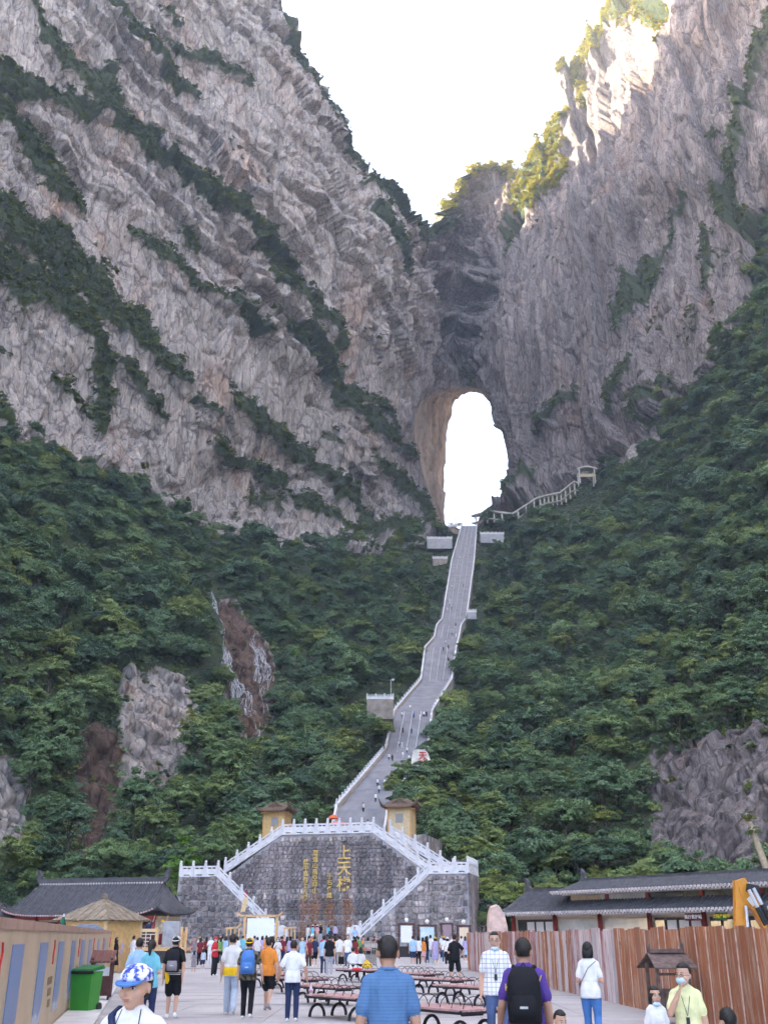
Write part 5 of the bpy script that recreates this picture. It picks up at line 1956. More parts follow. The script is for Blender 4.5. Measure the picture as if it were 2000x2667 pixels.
tag(stele, 'pale upright rock with red characters beside the stairway', 'rock')
for k, ch in enumerate('天門洞'):
    glyph(ch, 1.75, .1, M_REDP, stele, Vector((.35, -.28, 5.3 - 1.75 * k)), 0)

# ---- pink boulder behind the plank fence
p0 = ats(1300, 2440, 63.5); p0.z = 0
m = MB()
prof = [(-.65, 0), (-.66, 1.2), (-.68, 2.3), (-.6, 2.9), (-.42, 3.3), (-.12, 3.42), (.12, 3.3), (.36, 2.9), (.52, 2.2), (.60, 1.2), (.62, 0)]
vs = []
for j, y_ in enumerate((-.25, .25, .7)):
    s_ = (.93, 1.0, .9)[j]
    for a, b in prof: vs.append(Vector((a * s_ + rngs.uniform(-.03, .03), y_ + rngs.uniform(-.06, .06), b * (1 if j == 1 else .97))))
n = len(prof)
fs = [tuple(range(n))[::-1], tuple(range(2 * n, 3 * n))]
for j in range(2):
    fs += [(j * n + i, j * n + (i + 1) % n, (j + 1) * n + (i + 1) % n, (j + 1) * n + i) for i in range(n)]
o = MB().add(vs, fs).build('boulder', simple('pink_boulder', (.60, .42, .36), .85, .2, .25, 2.2, bump=.6), loc=p0)
tag(o, 'tall pinkish upright boulder behind the plank fence', 'rock')
# ------------------------------------------------------------------ plank fence
def plank_mat(name, a, b, amt, c=None):
    t = NT(name)
    tc = t.n('ShaderNodeTexCoord').outputs['Object']
    ob = t.n('ShaderNodeObjectInfo').outputs['Random']
    mv = t.n('ShaderNodeCombineXYZ'); t.l(t.math('MULTIPLY', ob, 50.0), mv.inputs[1])
    va = t.n('ShaderNodeVectorMath', operation='ADD'); t.l(tc, va.inputs[0]); t.l(mv.outputs[0], va.inputs[1])
    n1 = t.noise(t.mapping(va.outputs[0], (14, 14, .9)), 1, 6, .72, .5)
    n2 = t.noise(t.mapping(va.outputs[0], (40, 40, 2.2)), 1, 4, .6)
    n3 = t.noise(t.mapping(va.outputs[0], (2, 2, 1.3)), 1, 5, .65)
    f = t.ramp(t.math('ADD', t.math('MULTIPLY', n1, .7), t.math('MULTIPLY', n3, .3)), [(amt - .06, (0, 0, 0)), (amt + .06, (1, 1, 1))])
    cc = t.mix(f, a, b)
    cc = t.mix(.55, cc, t.ramp(n2, [(.3, (.72, .7, .7)), (.7, (1.15, 1.15, 1.15))]), 'MULTIPLY')
    cc = t.mix(1.0, cc, t.ramp(ob, [(0, (.82, .80, .80)), (1, (1.1, 1.08, 1.05))]), 'MULTIPLY')
    t.col(cc)
    t.rough(.75, .25)
    t.bump(n1, .3, .01)
    return t.m


PLK = {'orange': plank_mat('orange_plywood', (.39, .15, .075), (.54, .36, .26), .54), 'red': plank_mat('peeling_red_board', (.33, .115, .10), (.60, .48, .49), .52),
       'lilac': plank_mat('weathered_board', (.38, .18, .18), (.62, .56, .58), .44), 'brown': plank_mat('rust_brown_board', (.38, .17, .10), (.54, .36, .27), .55)}
f0, f1 = gnd(1219, 2527), gnd(1634, 2621)
fd = (f1 - f0); fd.z = 0
fl = fd.length; fd.normalize()
FH = 1.88
fence = empty('plank_fence', f0, math.atan2(fd.y, fd.x)); tag(fence, 'tall fence of peeling red, orange and whitened upright boards', 'fence')
x = 0.0
rp = random.Random(21)
tot = fl + 16
i = 0
while x < tot:
    pos = x / fl
    if pos < .62: kind = rp.choice(['red', 'red', 'lilac', 'lilac', 'brown', 'orange' if rp.random() < .5 else 'red'])
    elif pos < .80: kind = rp.choice(['orange', 'orange', 'lilac', 'red'])
    elif pos < .97: kind = rp.choice(['lilac', 'lilac', 'lilac', 'red'])
    else: kind = rp.choice(['orange', 'orange', 'orange', 'brown', 'orange'])
    w_ = rp.uniform(.30, .5) if kind != 'orange' else rp.uniform(.42, .62)
    h = FH + rp.uniform(-.05, .03)
    pl = MB().box((0, 0, h / 2), (w_ - .004, .03, h)).build('board', PLK[kind], fence, loc=(x + w_ / 2, rp.uniform(-.02, .02), -.01))
    pl.rotation_euler = (rp.uniform(-.012, .012), rp.uniform(-.008, .008), 0)
    if kind == 'orange' and rp.random() < .7:
        MB().box((w_ / 2 - .02, -.022, h / 2), (.03, .02, h * .99)).build('edge_strip', simple('pale_batten', (.60, .45, .38), .8, .2, .25, 6), pl)
    x += w_
    i += 1
for z in (.5, 1.5):
    MB().box((tot / 2, .06, z), (tot, .05, .09)).build('back_rail', M_DARKW, fence)

# ------------------------------------------------------------------ printed hoarding
h0, h1 = gnd(147, 2662), gnd(278, 2541)
hd_ = h0 - h1; hd_.z = 0
hl = hd_.length + 18
hd_.normalize()
hoard = empty('printed_hoarding', h1, math.atan2(hd_.y, hd_.x)); tag(hoard, 'tan printed site hoarding of tall panels with mountain posters', 'hoarding')
HH = 1.79
M_TAN = simple('tan_printed_sheet', (.50, .395, .28), .6, .3, .12, .8)
t = NT('mountain_poster')
tc = t.n('ShaderNodeTexCoord').outputs['Object']
sx_ = t.n('ShaderNodeSeparateXYZ'); t.l(tc, sx_.inputs[0])
nz = t.noise(t.mapping(tc, (2.2, 1, .8)), 1, 5, .6)
hz = t.math('ADD', sx_.outputs['Z'], t.math('MULTIPLY', nz, .9))
t.col(t.ramp(hz, [(.25, (.16, .19, .17)), (.62, (.20, .22, .26)), (.74, (.42, .42, .48)), (.95, (.45, .48, .58)), (1.0, (.16, .23, .42))]))
t.rough(.4, .4)
M_POST = t.m
npan = int(hl / 1.9)
for i in range(npan):
    x0 = i * 1.9
    pn = MB().box((.95, 0, HH / 2), (1.88, .05, HH)).build('panel', M_TAN, hoard, loc=(x0, 0, 0))
    sgn = 1
    if i in (3, 6, 9, 11, 13, 15, 17, 19, 21):
        MB().box((.95, sgn * .035, .95), (1.35, .012, 1.28)).build('poster', M_POST, pn, loc=(0, 0, 0))
    elif i % 4 == 0:
        MB().tube([Vector((.8, .035, 1.62)), Vector((.72, .035, 1.5)), Vector((.82, .035, 1.35)), Vector((.75, .035, 1.2))], .016, 5).build('red_emblem', M_REDP, pn)
        for k in range(3):
            for j in range(4 - k):
                MB().box((.5 + j * .24, .032, .92 - k * .2), (.17, .012, .13)).build('print_block', simple('brown_print', (.26, .18, .10), .6, .2, .2, 20), pn)
MB().box((hl / 2, 0, HH + .05), (hl, .10, .13)).build('cap_strip', simple('dusty_pink_cap', (.40, .27, .22), .7, .2, .15, 2), hoard)
MB().box((hl / 2, .45, .02), (hl, .8, .10)).build('footing', simple('pale_kerb', (.58, .55, .54), .8, .2, .1, 2), hoard)
# blue tarpaulin awning and folded green parasols behind the hoarding
p = ats(216, 2424, 53); p.z = 0
o = empty('tarp_awning', p); tag(o, 'blue-grey tarpaulin awning just showing over the hoarding', 'awning')
MB().add([(-.85, 0, 1.95), (.85, 0, 1.95), (.5, .5, 2.22), (-.35, .5, 2.22), (-.85, 1.0, 1.95), (.85, 1.0, 1.95), (-.85, 0, 1.9), (.85, 0, 1.9)],
         [(0, 1, 2, 3), (3, 2, 5, 4), (0, 3, 4), (1, 5, 2), (6, 7, 1, 0)]).build('canvas', simple('blue_tarp', (.14, .16, .22), .6, .3, .2, 3), o)
for dx_ in (-.8, .8):
    MB().tube([Vector((dx_, .05, 0)), Vector((dx_, .05, 1.93))], .025, 6).build('pole', M_IRON, o)
M_GCAN = simple('dark_green_canvas', (.018, .095, .065), .7, .2, .2, 8)
p = ats(160, 2440, 50); p.z = 0
o = empty('folded_parasol', p); tag(o, 'tall folded dark green parasol with white tip beside the kiosk', 'parasol')
MB().tube([Vector((0, 0, 0)), Vector((0, 0, 2.5))], .025, 6).build('pole', M_IRON, o)
MB().lathe((0, 0, 1.4), [(.12, 0), (.20, .1), (.19, .5), (.13, .85), (.04, 1.12)], 9).build('canopy', M_GCAN, o, True)
MB().lathe((0, 0, 2.5), [(.05, 0), (.06, .06), (.01, .14)], 8).build('tip', M_WHITE, o)
for k in range(6):
    p = ats(20 + k * 24, 2440, 54 + k % 2); p.z = 0
    o = empty('parasol', p); tag(o, 'open low green parasol in a row behind the hoarding', 'parasol', 'green parasols behind the hoarding')
    MB().tube([Vector((0, 0, 0)), Vector((0, 0, 2.1))], .025, 6).build('pole', M_IRON, o)
    MB().lathe((0, 0, 1.86), [(.62, 0), (.6, .03), (.34, .13), (.04, .24)], 8).build('canopy', M_GCAN, o)
    MB().ball((0, 0, 2.12), .05, 6).build('tip', M_WHITE, o)

# ------------------------------------------------------------------ bins
p = gnd(217, 2640)
b = empty('wheelie_bin', p, R(-12)); tag(b, 'bright green wheelie bin beside the printed hoarding', 'bin')
MGRN = simple('green_plastic', (.045, .27, .035), .45, .4, .08, 3)
MB().box((0, 0, .47), (.46, .52, .86), taper=1.14).build('body', MGRN, b)
MB().add([(-.27, -.33, .90), (.27, -.33, .90), (.29, .34, .96), (-.29, .34, .96), (-.25, -.30, .96), (.25, -.30, .96), (.26, .30, 1.04), (-.26, .30, 1.04)],
         [(0, 3, 2, 1), (4, 5, 6, 7), (0, 1, 5, 4), (1, 2, 6, 5), (2, 3, 7, 6), (3, 0, 4, 7)]).build('lid', simple('dark_green_plastic', (.03, .16, .045), .45, .4, .08), b)
MB().box((0, -.30, .89), (.60, .06, .07)).build('rim', simple('black_plastic', (.02, .02, .02), .5, .4, .05), b)
for sx_ in (-1, 1):
    MB().lathe((sx_ * .25, .26, .11), [(.11, -.03), (.11, .03)], 12, M=Matrix.Rotation(R(90), 3, 'Y')).build('wheel', simple('black_plastic', (.02, .02, .02), .5, .4, .05), b)
MB().tube([Vector((-.2, .37, .98)), Vector((.2, .37, .98))], .02, 6).build('handle', simple('black_plastic', (.02, .02, .02), .5, .4, .05), b)


def bin_house(p, rz, label, s_=1.0, mat=None):
    mat = mat or M_DARKW
    b = empty('roofed_litter_bin', p, rz); tag(b, label, 'bin')
    b.scale = (s_, s_, s_)
    for sx_ in (-1, 1):
        for sy_ in (-1, 1): MB().box((sx_ * .36, sy_ * .22, .58), (.06, .06, 1.16)).build('post', mat, b)
    MB().box((0, 0, .40), (.66, .40, .52)).build('bin_box', mat, b)
    for k in range(6): MB().box((-.30 + k * .12, -.215, .40), (.09, .02, .50)).build('slat', mat, b)
    MB().box((0, -.2, .95), (.66, .03, .05)).build('rail', mat, b)
    for sg in (-1, 1):
        q_ = [Vector((-.50, sg * .42, 1.05)), Vector((.50, sg * .42, 1.05)), Vector((.44, 0, 1.34)), Vector((-.44, 0, 1.34))]
        for k in range(4):
            a, c_ = k / 4 + .01, (k + 1) / 4 - .01
            MB().prism([q_[0].lerp(q_[3], a), q_[1].lerp(q_[2], a), q_[1].lerp(q_[2], c_), q_[0].lerp(q_[3], c_)], (0, 0, 0), Vector((0, 0, .03))).build('roof_board', mat, b)
    MB().box((0, 0, 1.40), (.80, .16, .08)).build('ridge', mat, b)
    for sg in (-1, 1): MB().box((sg * .40, 0, 1.44), (.05, .05, .2)).build('ridge_peg', mat, b)
    return b


bin_house(gnd(1752, 2668), R(14), 'roofed wooden litter bin standing against the plank fence', 1.0, simple('grey_brown_wood', (.15, .105, .095), .75, .2, .3, 8))
bin_house(gnd(963, 2516), R(20), 'weathered roofed litter bin at the end of a bench', .95, simple('grey_stone_wood', (.30, .27, .25), .85, .2, .2, 6))
# cart-like wooden stand with a sloping board roof
p = gnd(258, 2612)
c_ = empty('wooden_cart', p, R(8)); tag(c_, 'dark red wooden cart with slatted sloping top beside the green bin', 'cart')
for sx_ in (-1, 1):
    for sy_ in (-1, 1): MB().box((sx_ * .26, sy_ * .2, .62), (.07, .07, 1.0)).build('post', M_DARKW, c_)
MB().box((0, 0, .42), (.56, .44, .5)).build('box', M_DARKW, c_)
for k in range(6):
    q_ = Vector((-.28 + k * .112, -.30, 1.0))
    MB().add([q_ + Vector((-.05, 0, 0)), q_ + Vector((.05, 0, 0)), q_ + Vector((.05, .55, .28)), q_ + Vector((-.05, .55, .28)), q_ + Vector((-.05, 0, .04)), q_ + Vector((.05, 0, .04)), q_ + Vector((.05, .55, .32)), q_ + Vector((-.05, .55, .32))],
             [(0, 3, 2, 1), (4, 5, 6, 7), (0, 1, 5, 4), (1, 2, 6, 5), (2, 3, 7, 6), (3, 0, 4, 7)]).build('roof_slat', simple('red_brown_slat', (.15, .06, .05), .7, .2, .25, 8), c_)
MB().box((0, -.21, .78), (.5, .02, .22)).build('notice', simple('pale_paper', (.6, .6, .6), .7, .2, .05), c_)
for sx_ in (-1, 1):
    MB().lathe((sx_ * .24, -.18, .09), [(.09, -.025), (.09, .025)], 10, M=Matrix.Rotation(R(90), 3, 'Y')).build('wheel', M_IRON, c_)

# ------------------------------------------------------------------ benches with wire hoops
M_SLAT = simple('faded_red_slat', (.46, .27, .255), .75, .25, .25, 5)


def arc_leg(m, xc, y, r, z0, flip=1):
    pts = [Vector((xc + r * math.cos(a), y, z0 + r * math.sin(a))) for a in [math.pi * k / 10 for k in range(11)]]
    for a, b in zip(pts[:-1], pts[1:]): m.bar(a, b, .07, .06, up=(0, 1, 0))


def bench(p, rz, label, Lb=2.0, Wb=.95, group=None):
    b = empty('slatted_bench', p, rz); tag(b, label, 'bench', group)
    ns = 8
    for k in range(ns):
        y = -Wb / 2 + (k + .5) * Wb / ns
        MB().box((0, y, .455), (Lb, Wb / ns - .018, .035)).build('slat', M_SLAT, b)
    for sx_ in (-1, 1): MB().box((sx_ * (Lb / 2 - .03), 0, .425), (.05, Wb + .03, .06)).build('end_beam', M_IRON, b)
    for sy_ in (-1, 1): MB().box((0, sy_ * (Wb / 2 - .02), .415), (Lb, .035, .045)).build('side_beam', M_IRON, b)
    for sx_ in (-1, 1):
        m = MB()
        x = sx_ * (Lb / 2 - .25)
        r = .2
        for yc in (-Wb / 2 + r - .03, Wb / 2 - r + .03):
            pts = [Vector((x, yc + r * math.cos(a), .02 + r * 1.25 * math.sin(a))) for a in [math.pi * k / 10 for k in range(11)]]
            for a, c2 in zip(pts[:-1], pts[1:]): m.bar(a, c2, .045, .05)
        m.box((x, 0, .38), (.07, .5, .06))
        m.build('leg_frame', M_IRON, b)
    for k in range(6):
        x = -Lb / 2 + .2 + k * (Lb - .4) / 5
        pts = [Vector((x, .26 * math.cos(a), .47 + .20 * math.sin(a))) for a in [math.pi * q_ / 10 for q_ in range(11)]]
        MB().tube(pts, .009, 5).build('hoop', M_IRON, b)
    return b


BEN = [(905, 2655, 40, 'slatted bench with wire hoops beside the man in the blue polo shirt'), (852, 2618, 40, 'slatted bench with wire hoops beside the man in the white polo shirt'),
       (1222, 2618, 40, 'slatted hooped bench in front of the man in black shorts'), (1150, 2592, 40, 'slatted hooped bench adjoining the one before the man in black shorts'),
       (1083, 2572, 40, 'slatted hooped bench half hidden by the head of the man in blue'), (938, 2560, 40, 'slatted bench where people in white sit beside the roofed bin'),
       (715, 2574, 40, 'slatted bench behind the man in the orange shirt'), (775, 2590, 40, 'slatted bench half hidden behind the man in the white polo shirt'), (1160, 2696, 40, 'slatted hooped bench cut off beside the back of the man in blue')]
for (sx, sy, ang, lab) in BEN:
    bench(gnd(sx, sy), R(-52), lab)

# ------------------------------------------------------------------ notice boards under globe lamps
def notice(sx0, sx1, sy0, sy1, Y, mat, lab, lines=None):
    p0, p1 = ats(sx0, sy1, Y), ats(sx1, sy0, Y)
    w_, zt_, zb_ = p1.x - p0.x, p1.z, p0.z
    o = empty('notice_board', ((p0.x + p1.x) / 2, Y, 0)); tag(o, lab, 'notice board')
    MB().box((0, 0, (zt_ + zb_) / 2), (w_, .06, zt_ - zb_)).build('panel', mat, o)
    for sg in (-1, 1): MB().box((sg * (w_ / 2 + .16), 0, (zt_ + .1) / 2), (.14, .14, zt_ + .1)).build('post', M_DARKW, o)
    MB().box((0, 0, zt_ + .12), (w_ + .5, .12, .14)).build('top_beam', M_DARKW, o)
    MB().box((0, .03, .5), (w_ + .3, .05, .8)).build('base_board', simple('dark_board', (.03, .028, .03), .7, .2, .2), o)
    MB().ball((0, 0, zt_ + .42), .17, 10).build('globe_lamp', simple('white_globe', (.82, .82, .82), .3, .4, .02), o, True)
    return o


t = NT('map_print'); tc = t.n('ShaderNodeTexCoord').outputs['Object']
t.col(t.ramp(t.noise(tc, 1.6, 5, .65, .6), [(.35, (.72, .74, .76)), (.5, (.55, .66, .72)), (.6, (.42, .60, .62)), (.7, (.68, .72, .74))])); t.rough(.5)
M_MAP = t.m
notice(1044, 1073, 2412, 2456, 88, simple('white_notice', (.78, .76, .77), .5, .3, .03), 'white notice board under a globe lamp beside a metal barrier')
notice(1095, 1130, 2416, 2455, 88, M_MAP, 'pale blue map board under a globe lamp')
notice(1155, 1173, 2411, 2455, 88, simple('mauve_notice', (.34, .24, .28), .6, .3, .08, 9), 'narrow mauve notice board under a globe lamp')
notice(1197, 1219, 2417, 2455, 86, simple('cream_notice', (.78, .62, .45), .6, .3, .05, 3), 'cream notice board under a globe lamp beside the fence end')
# metal barrier
p = gnd(1032, 2494)
o = empty('metal_barrier', p); tag(o, 'grey metal barrier panel beside the white notice board', 'barrier')
for x in (-.35, .75): MB().tube([Vector((x, 0, 0)), Vector((x, 0, 1.6))], .04, 6).build('post', simple('galvanised_steel', (.36, .36, .36), .5, .4, .1), o)
MB().tube([Vector((-.6, 0, 1.6)), Vector((-.35, 0, 1.6)), Vector((.75, 0, 1.45))], .035, 6).build('rail', simple('galvanised_steel', (.36, .36, .36), .5, .4, .1), o)
MB().box((.2, .02, .6), (1.1, .03, 1.1)).build('sheet', simple('dull_steel_sheet', (.28, .28, .27), .6, .3, .2, 3), o)

# ------------------------------------------------------------------ picture billboard and its wooden frames
YB = 84
p0, p1 = ats(642, 2452, YB), ats(715, 2393, YB)
bb = empty('picture_billboard', ((p0.x + p1.x) / 2, YB, 0)); tag(bb, 'white and blue picture billboard in a pale timber frame', 'billboard')
w_ = p1.x - p0.x; zt_ = p1.z
t = NT('landscape_print'); tc = t.n('ShaderNodeTexCoord').outputs['Object']
s3 = t.n('ShaderNodeSeparateXYZ'); t.l(tc, s3.inputs[0])
nz = t.noise(t.mapping(tc, (1.4, 1, 2.2)), 1, 5, .6, .4)
hz = t.math('ADD', t.math('MULTIPLY', s3.outputs['Z'], .33), t.math('MULTIPLY', nz, .35))
t.col(t.ramp(hz, [(.30, (.62, .70, .78)), (.42, (.30, .40, .62)), (.52, (.55, .66, .78)), (.66, (.78, .80, .80)), (1, (.82, .83, .82))])); t.rough(.5)
MB().box((0, 0, (zt_ + .55) / 2), (w_, .08, zt_ - .55)).build('picture', t.m, bb)
M_TIM = simple('pale_timber', (.64, .40, .20), .6, .3, .12, 5)
for sg in (-1, 1): MB().box((sg * (w_ / 2 + .2), 0, (zt_ + .15) / 2), (.2, .2, zt_ + .15)).build('post', M_TIM, bb)
MB().bar(Vector((-w_ / 2 - .55, -.02, zt_ + .18)), Vector((w_ / 2 + .3, -.02, zt_ + .18)), .16, .16).build('top_beam', M_TIM, bb)
MB().bar(Vector((-w_ / 2 - .85, -.02, zt_ + .42)), Vector((-w_ / 2 - .5, -.02, zt_ + .18)), .14, .14).build('beam_tip', M_TIM, bb)
MB().bar(Vector((w_ / 2 + .3, -.02, zt_ + .18)), Vector((w_ / 2 + .62, -.02, zt_ + .45)), .14, .14).build('beam_tip', M_TIM, bb)
fl_ = MB().prism([Vector((-.25, 0, 0)), Vector((.12, 0, .1)), Vector((.32, 0, .95)), Vector((.05, 0, 1.25)), Vector((-.1, 0, .7))], (-w_ / 2 - .35, -.03, zt_ + .4), Vector((0, .05, 0))).build('pennant', simple('cream_cloth', (.70, .50, .28), .8, .2, .1, 4), bb)
for (sx0, sx1, syt, lab) in ((588, 626, 2421, 'small pale timber gate frame on the pavilion side of the billboard'), (738, 771, 2421, 'small pale timber gate frame with a paper notice on the stair side of the billboard')):
    a, b_ = ats(sx0, syt, 82), ats(sx1, syt, 82)
    o = empty('timber_frame', ((a.x + b_.x) / 2, 82, 0)); tag(o, lab, 'frame')
    w2 = b_.x - a.x; z2 = a.z
    for k in range(4): MB().box((-w2 * .42 + k * w2 * .28, 0, z2 / 2), (.09, .09, z2)).build('post', M_TIM, o)
    up = 1 if sx0 < 650 else -1
    MB().bar(Vector((-w2 / 2, 0, z2 + .05)), Vector((w2 * .3, 0, z2 + .1)), .14, .14).build('beam', M_TIM, o)
    MB().bar(Vector((w2 * .3, 0, z2 + .1)), Vector((w2 * .55, 0, z2 + (.4 if up > 0 else .1))), .12, .12).build('beam_tip', M_TIM, o)
    if up < 0: MB().box((-w2 * .1, -.07, z2 * .62), (.5, .03, .35)).build('paper_notice', simple('pale_paper', (.6, .6, .6), .7, .2, .05), o)

# ------------------------------------------------------------------ show float with lattice panels
YF = 72
p0, p1 = ats(335, 2466, YF), ats(482, 2466, YF)
fl2 = empty('show_stage', ((p0.x + p1.x) / 2, YF, 0)); tag(fl2, 'small timber show stage with white lattice panel and carved posts', 'stage')
w_ = p1.x - p0.x
zs = 1.0
MB().box((0, .9, zs - .12), (w_, 1.9, .22)).build('deck', M_TIM, fl2)
MB().box((0, .05, zs / 2 - .1), (w_ * .96, .06, zs - .25)).build('skirt', simple('dark_skirt', (.06, .05, .05), .8, .2, .3), fl2)
for x in (-w_ / 2, -w_ * .03, w_ * .42, w_ / 2): MB().box((x, .1, (zs + 1.15) / 2 + .05), (.14, .14, zs + 1.2)).build('post', M_TIM, fl2)
MB().box((-w_ * .26, .1, zs + 1.02), (w_ * .46, .1, .2)).build('top_rail', simple('pale_pine', (.66, .48, .26), .6, .3, .1), fl2)
lat = MB()
import itertools
for k in range(6): lat.box((-w_ * .47 + k * w_ * .085, .1, zs + .45), (.045, .05, .92 if k % 2 else .6))
for k in range(4): lat.box((-w_ * .26, .1, zs + .12 + k * .22), (w_ * .44 * (1 if k % 3 == 0 else .6), .05, .045))
lat.build('lattice', simple('pale_lattice', (.72, .66, .58), .6, .3, .05), fl2)
MB().box((-w_ * .26, .25, zs + .45), (w_ * .45, .03, .95)).build('backing', simple('dark_red_board', (.13, .05, .045), .7, .2, .2), fl2)
MB().box((w_ * .2, .6, zs + .8), (w_ * .3, .08, 1.6)).build('screen', simple('grey_screen', (.34, .34, .36), .7, .2, .15, 3), fl2)
MB().box((w_ * .46, .15, zs + .5), (w_ * .1, .06, .9)).build('carved_panel', simple('orange_pine', (.60, .34, .13), .6, .3, .1), fl2)
# hanging lantern posts by the kiosk
p = ats(318, 2470, 60); p.z = 0
o = empty('lantern_post', p); tag(o, 'thick timber post with grey hanging lantern boxes beside the kiosk', 'post')
MB().lathe((0, 0, 0), [(.16, 0), (.15, 2.4)], 10).build('post', M_YWOOD, o, True)
for dz in (2.0, 1.45): MB().box((-.35, -.05, dz), (.42, .3, .45)).build('lantern_box', simple('grey_box', (.20, .20, .19), .6, .3, .1), o)
MB().bar(Vector((-.5, 0, 2.3)), Vector((.1, 0, 2.3)), .08, .08).build('bracket', M_DARKW, o)

# ------------------------------------------------------------------ excavator behind the fence
YE = 36
def pe(sx, sy, Y=YE): return ats(sx, sy, Y)
ex = pe(2010, 2440); ex.z = 0
E_ = empty('excavator', ex); tag(E_, 'orange-yellow excavator with folded arm behind the plank fence', 'excavator')
M_EXC = simple('excavator_yellow', (.62, .26, .03), .5, .4, .12, 2.5)
M_STEEL = simple('polished_ram', (.55, .56, .6), .2, .6, .05)
a, b_ = pe(1923, 2440), pe(1924, 2296)
MB().bar(a - ex - Vector((0, 0, .6)), b_ - ex, .34, .30, up=(0, 1, 0)).build('stick', M_EXC, E_)
pts = [pe(1914, 2296), pe(1935, 2288), pe(1962, 2330), pe(1986, 2378), pe(2010, 2430), pe(1990, 2430), pe(1962, 2378), pe(1930, 2345)]
MB().prism([q_ - ex for q_ in pts][::-1], (0, -.18, 0), Vector((0, .36, 0))).build('boom', M_EXC, E_)
MB().bar(pe(1945, 2312, 35.6) - ex, pe(1975, 2318, 35.6) - ex, .16, .24).build('bracket', M_IRON, E_)
for (x0, y0, x1, y1) in ((1950, 2318, 1996, 2410), (1962, 2314, 2006, 2400)):
    MB().tube([pe(x0, y0, 35.5) - ex, pe((x0 + x1) / 2, (y0 + y1) / 2, 35.5) - ex], .06, 8).build('ram_rod', M_STEEL, E_)
    MB().tube([pe((x0 + x1) / 2, (y0 + y1) / 2, 35.5) - ex, pe(x1, y1, 35.5) - ex], .10, 8).build('ram', M_IRON, E_)
MB().tube([pe(1942, 2360, 35.7) - ex, pe(1948, 2420, 35.7) - ex], .05, 8).build('ram_rod', M_STEEL, E_)
MB().box((1.6, 1.2, 1.25), (2.6, 2.2, 1.2)).build('body', M_EXC, E_)
MB().box((.9, .6, 1.9), (1.0, 1.0, .9)).build('cab', M_GLASS, E_)
for y in (.2, 2.2): MB().box((1.5, y, .35), (3.2, .5, .7)).build('track', M_IRON, E_)
lg = pe(1958, 2348, 35.75) - ex
MB().box(lg, (.20, .02, .30), M=Matrix.Rotation(R(-35), 3, 'Y')).build('decal', simple('white_paint', (.8, .8, .8), .5, .3, .03), E_)

# dead trunk leaning against the rock
a, b_ = ats(2006, 2292, 108), ats(1952, 2143, 110)
o = empty('leaning_trunk', a); tag(o, 'bare pale tree trunk leaning in front of the dark rock face', 'trunk')
MB().tube([Vector((.6, 0, -3)), Vector((0, 0, 0)), (b_ - a) * .55, b_ - a], [.42, .38, .32, .26], 9).build('stem', simple('pale_dead_wood', (.36, .29, .20), .85, .2, .2, 2), o, True)
share('leaf_tuft', SHRUBS[1], o, (b_ - a) * .72, None, (.7, .7, .7)); share('leaf_tuft', SHRUBS[2], o, (b_ - a) * .98, None, (.55, .55, .55))

# ------------------------------------------------------------------ waterfall strands on the brown rock
M_WAT = NT('falling_water')
tcw = M_WAT.n('ShaderNodeTexCoord').outputs['Object']
M_WAT.col(M_WAT.ramp(M_WAT.noise(M_WAT.mapping(tcw, (3, 3, .5)), 1, 4), [(.3, (.42, .42, .46)), (.7, (.68, .68, .71))]))
M_WAT.rough(.35, .5)
M_WAT = M_WAT.m


def falls(lines, lab):
    o = empty('waterfall', surf(np.array([lines[0][0][0][0]]), np.array([lines[0][0][0][1]]))[0]); tag(o, lab, 'waterfall')
    rw_ = random.Random(len(lines))
    for pl, n, spread, r0 in lines:
        for k in range(n):
            off = rw_.uniform(-spread, spread)
            s0, s1 = sorted((rw_.uniform(0, .5), rw_.uniform(.45, 1)))
            s1 = min(s1, s0 + rw_.uniform(.12, .45))
            if k < 2: s0, s1 = 0, 1
            pp = []
            N_ = 14
            for q_ in range(N_ + 1):
                tt = s0 + (s1 - s0) * q_ / N_
                f = tt * (len(pl) - 1); i_ = min(int(f), len(pl) - 2); f -= i_
                x = pl[i_][0] + (pl[i_ + 1][0] - pl[i_][0]) * f + off * (.5 + tt) + rw_.uniform(-1.5, 1.5)
                y = pl[i_][1] + (pl[i_ + 1][1] - pl[i_][1]) * f
                c3 = surf(np.array([x]), np.array([y]))[0]
                v = Vector(c3)
                v += (Vector((0, 0, CAMZ)) - v).normalized() * .9
                pp.append(v - o.location)
            MB().tube(pp, [r0 * rw_.uniform(.15, .9) for _ in pp], 5).build('strand', M_WAT, o, True)


falls([([(447, 1262), (462, 1310), (470, 1345), (481, 1372)], 10, 4, .12), ([(479, 1372), (492, 1440), (505, 1480), (528, 1530), (548, 1580), (560, 1595)], 52, 13, .10)], 'thin white waterfall fanning down brown rock beside the pale outcrop')
falls([([(548, 1372), (560, 1420), (572, 1480), (585, 1548)], 52, 15, .09)], 'veil-like white waterfall on the stairway side of the brown rock')
falls([([(560, 1592), (566, 1612), (582, 1645)], 10, 6, .15)], 'short white cascade below the two falls joining')
falls([([(541, 1706), (537, 1718), (533, 1730)], 5, 4, .14)], 'small white spout low in the woods above the yellow booth')
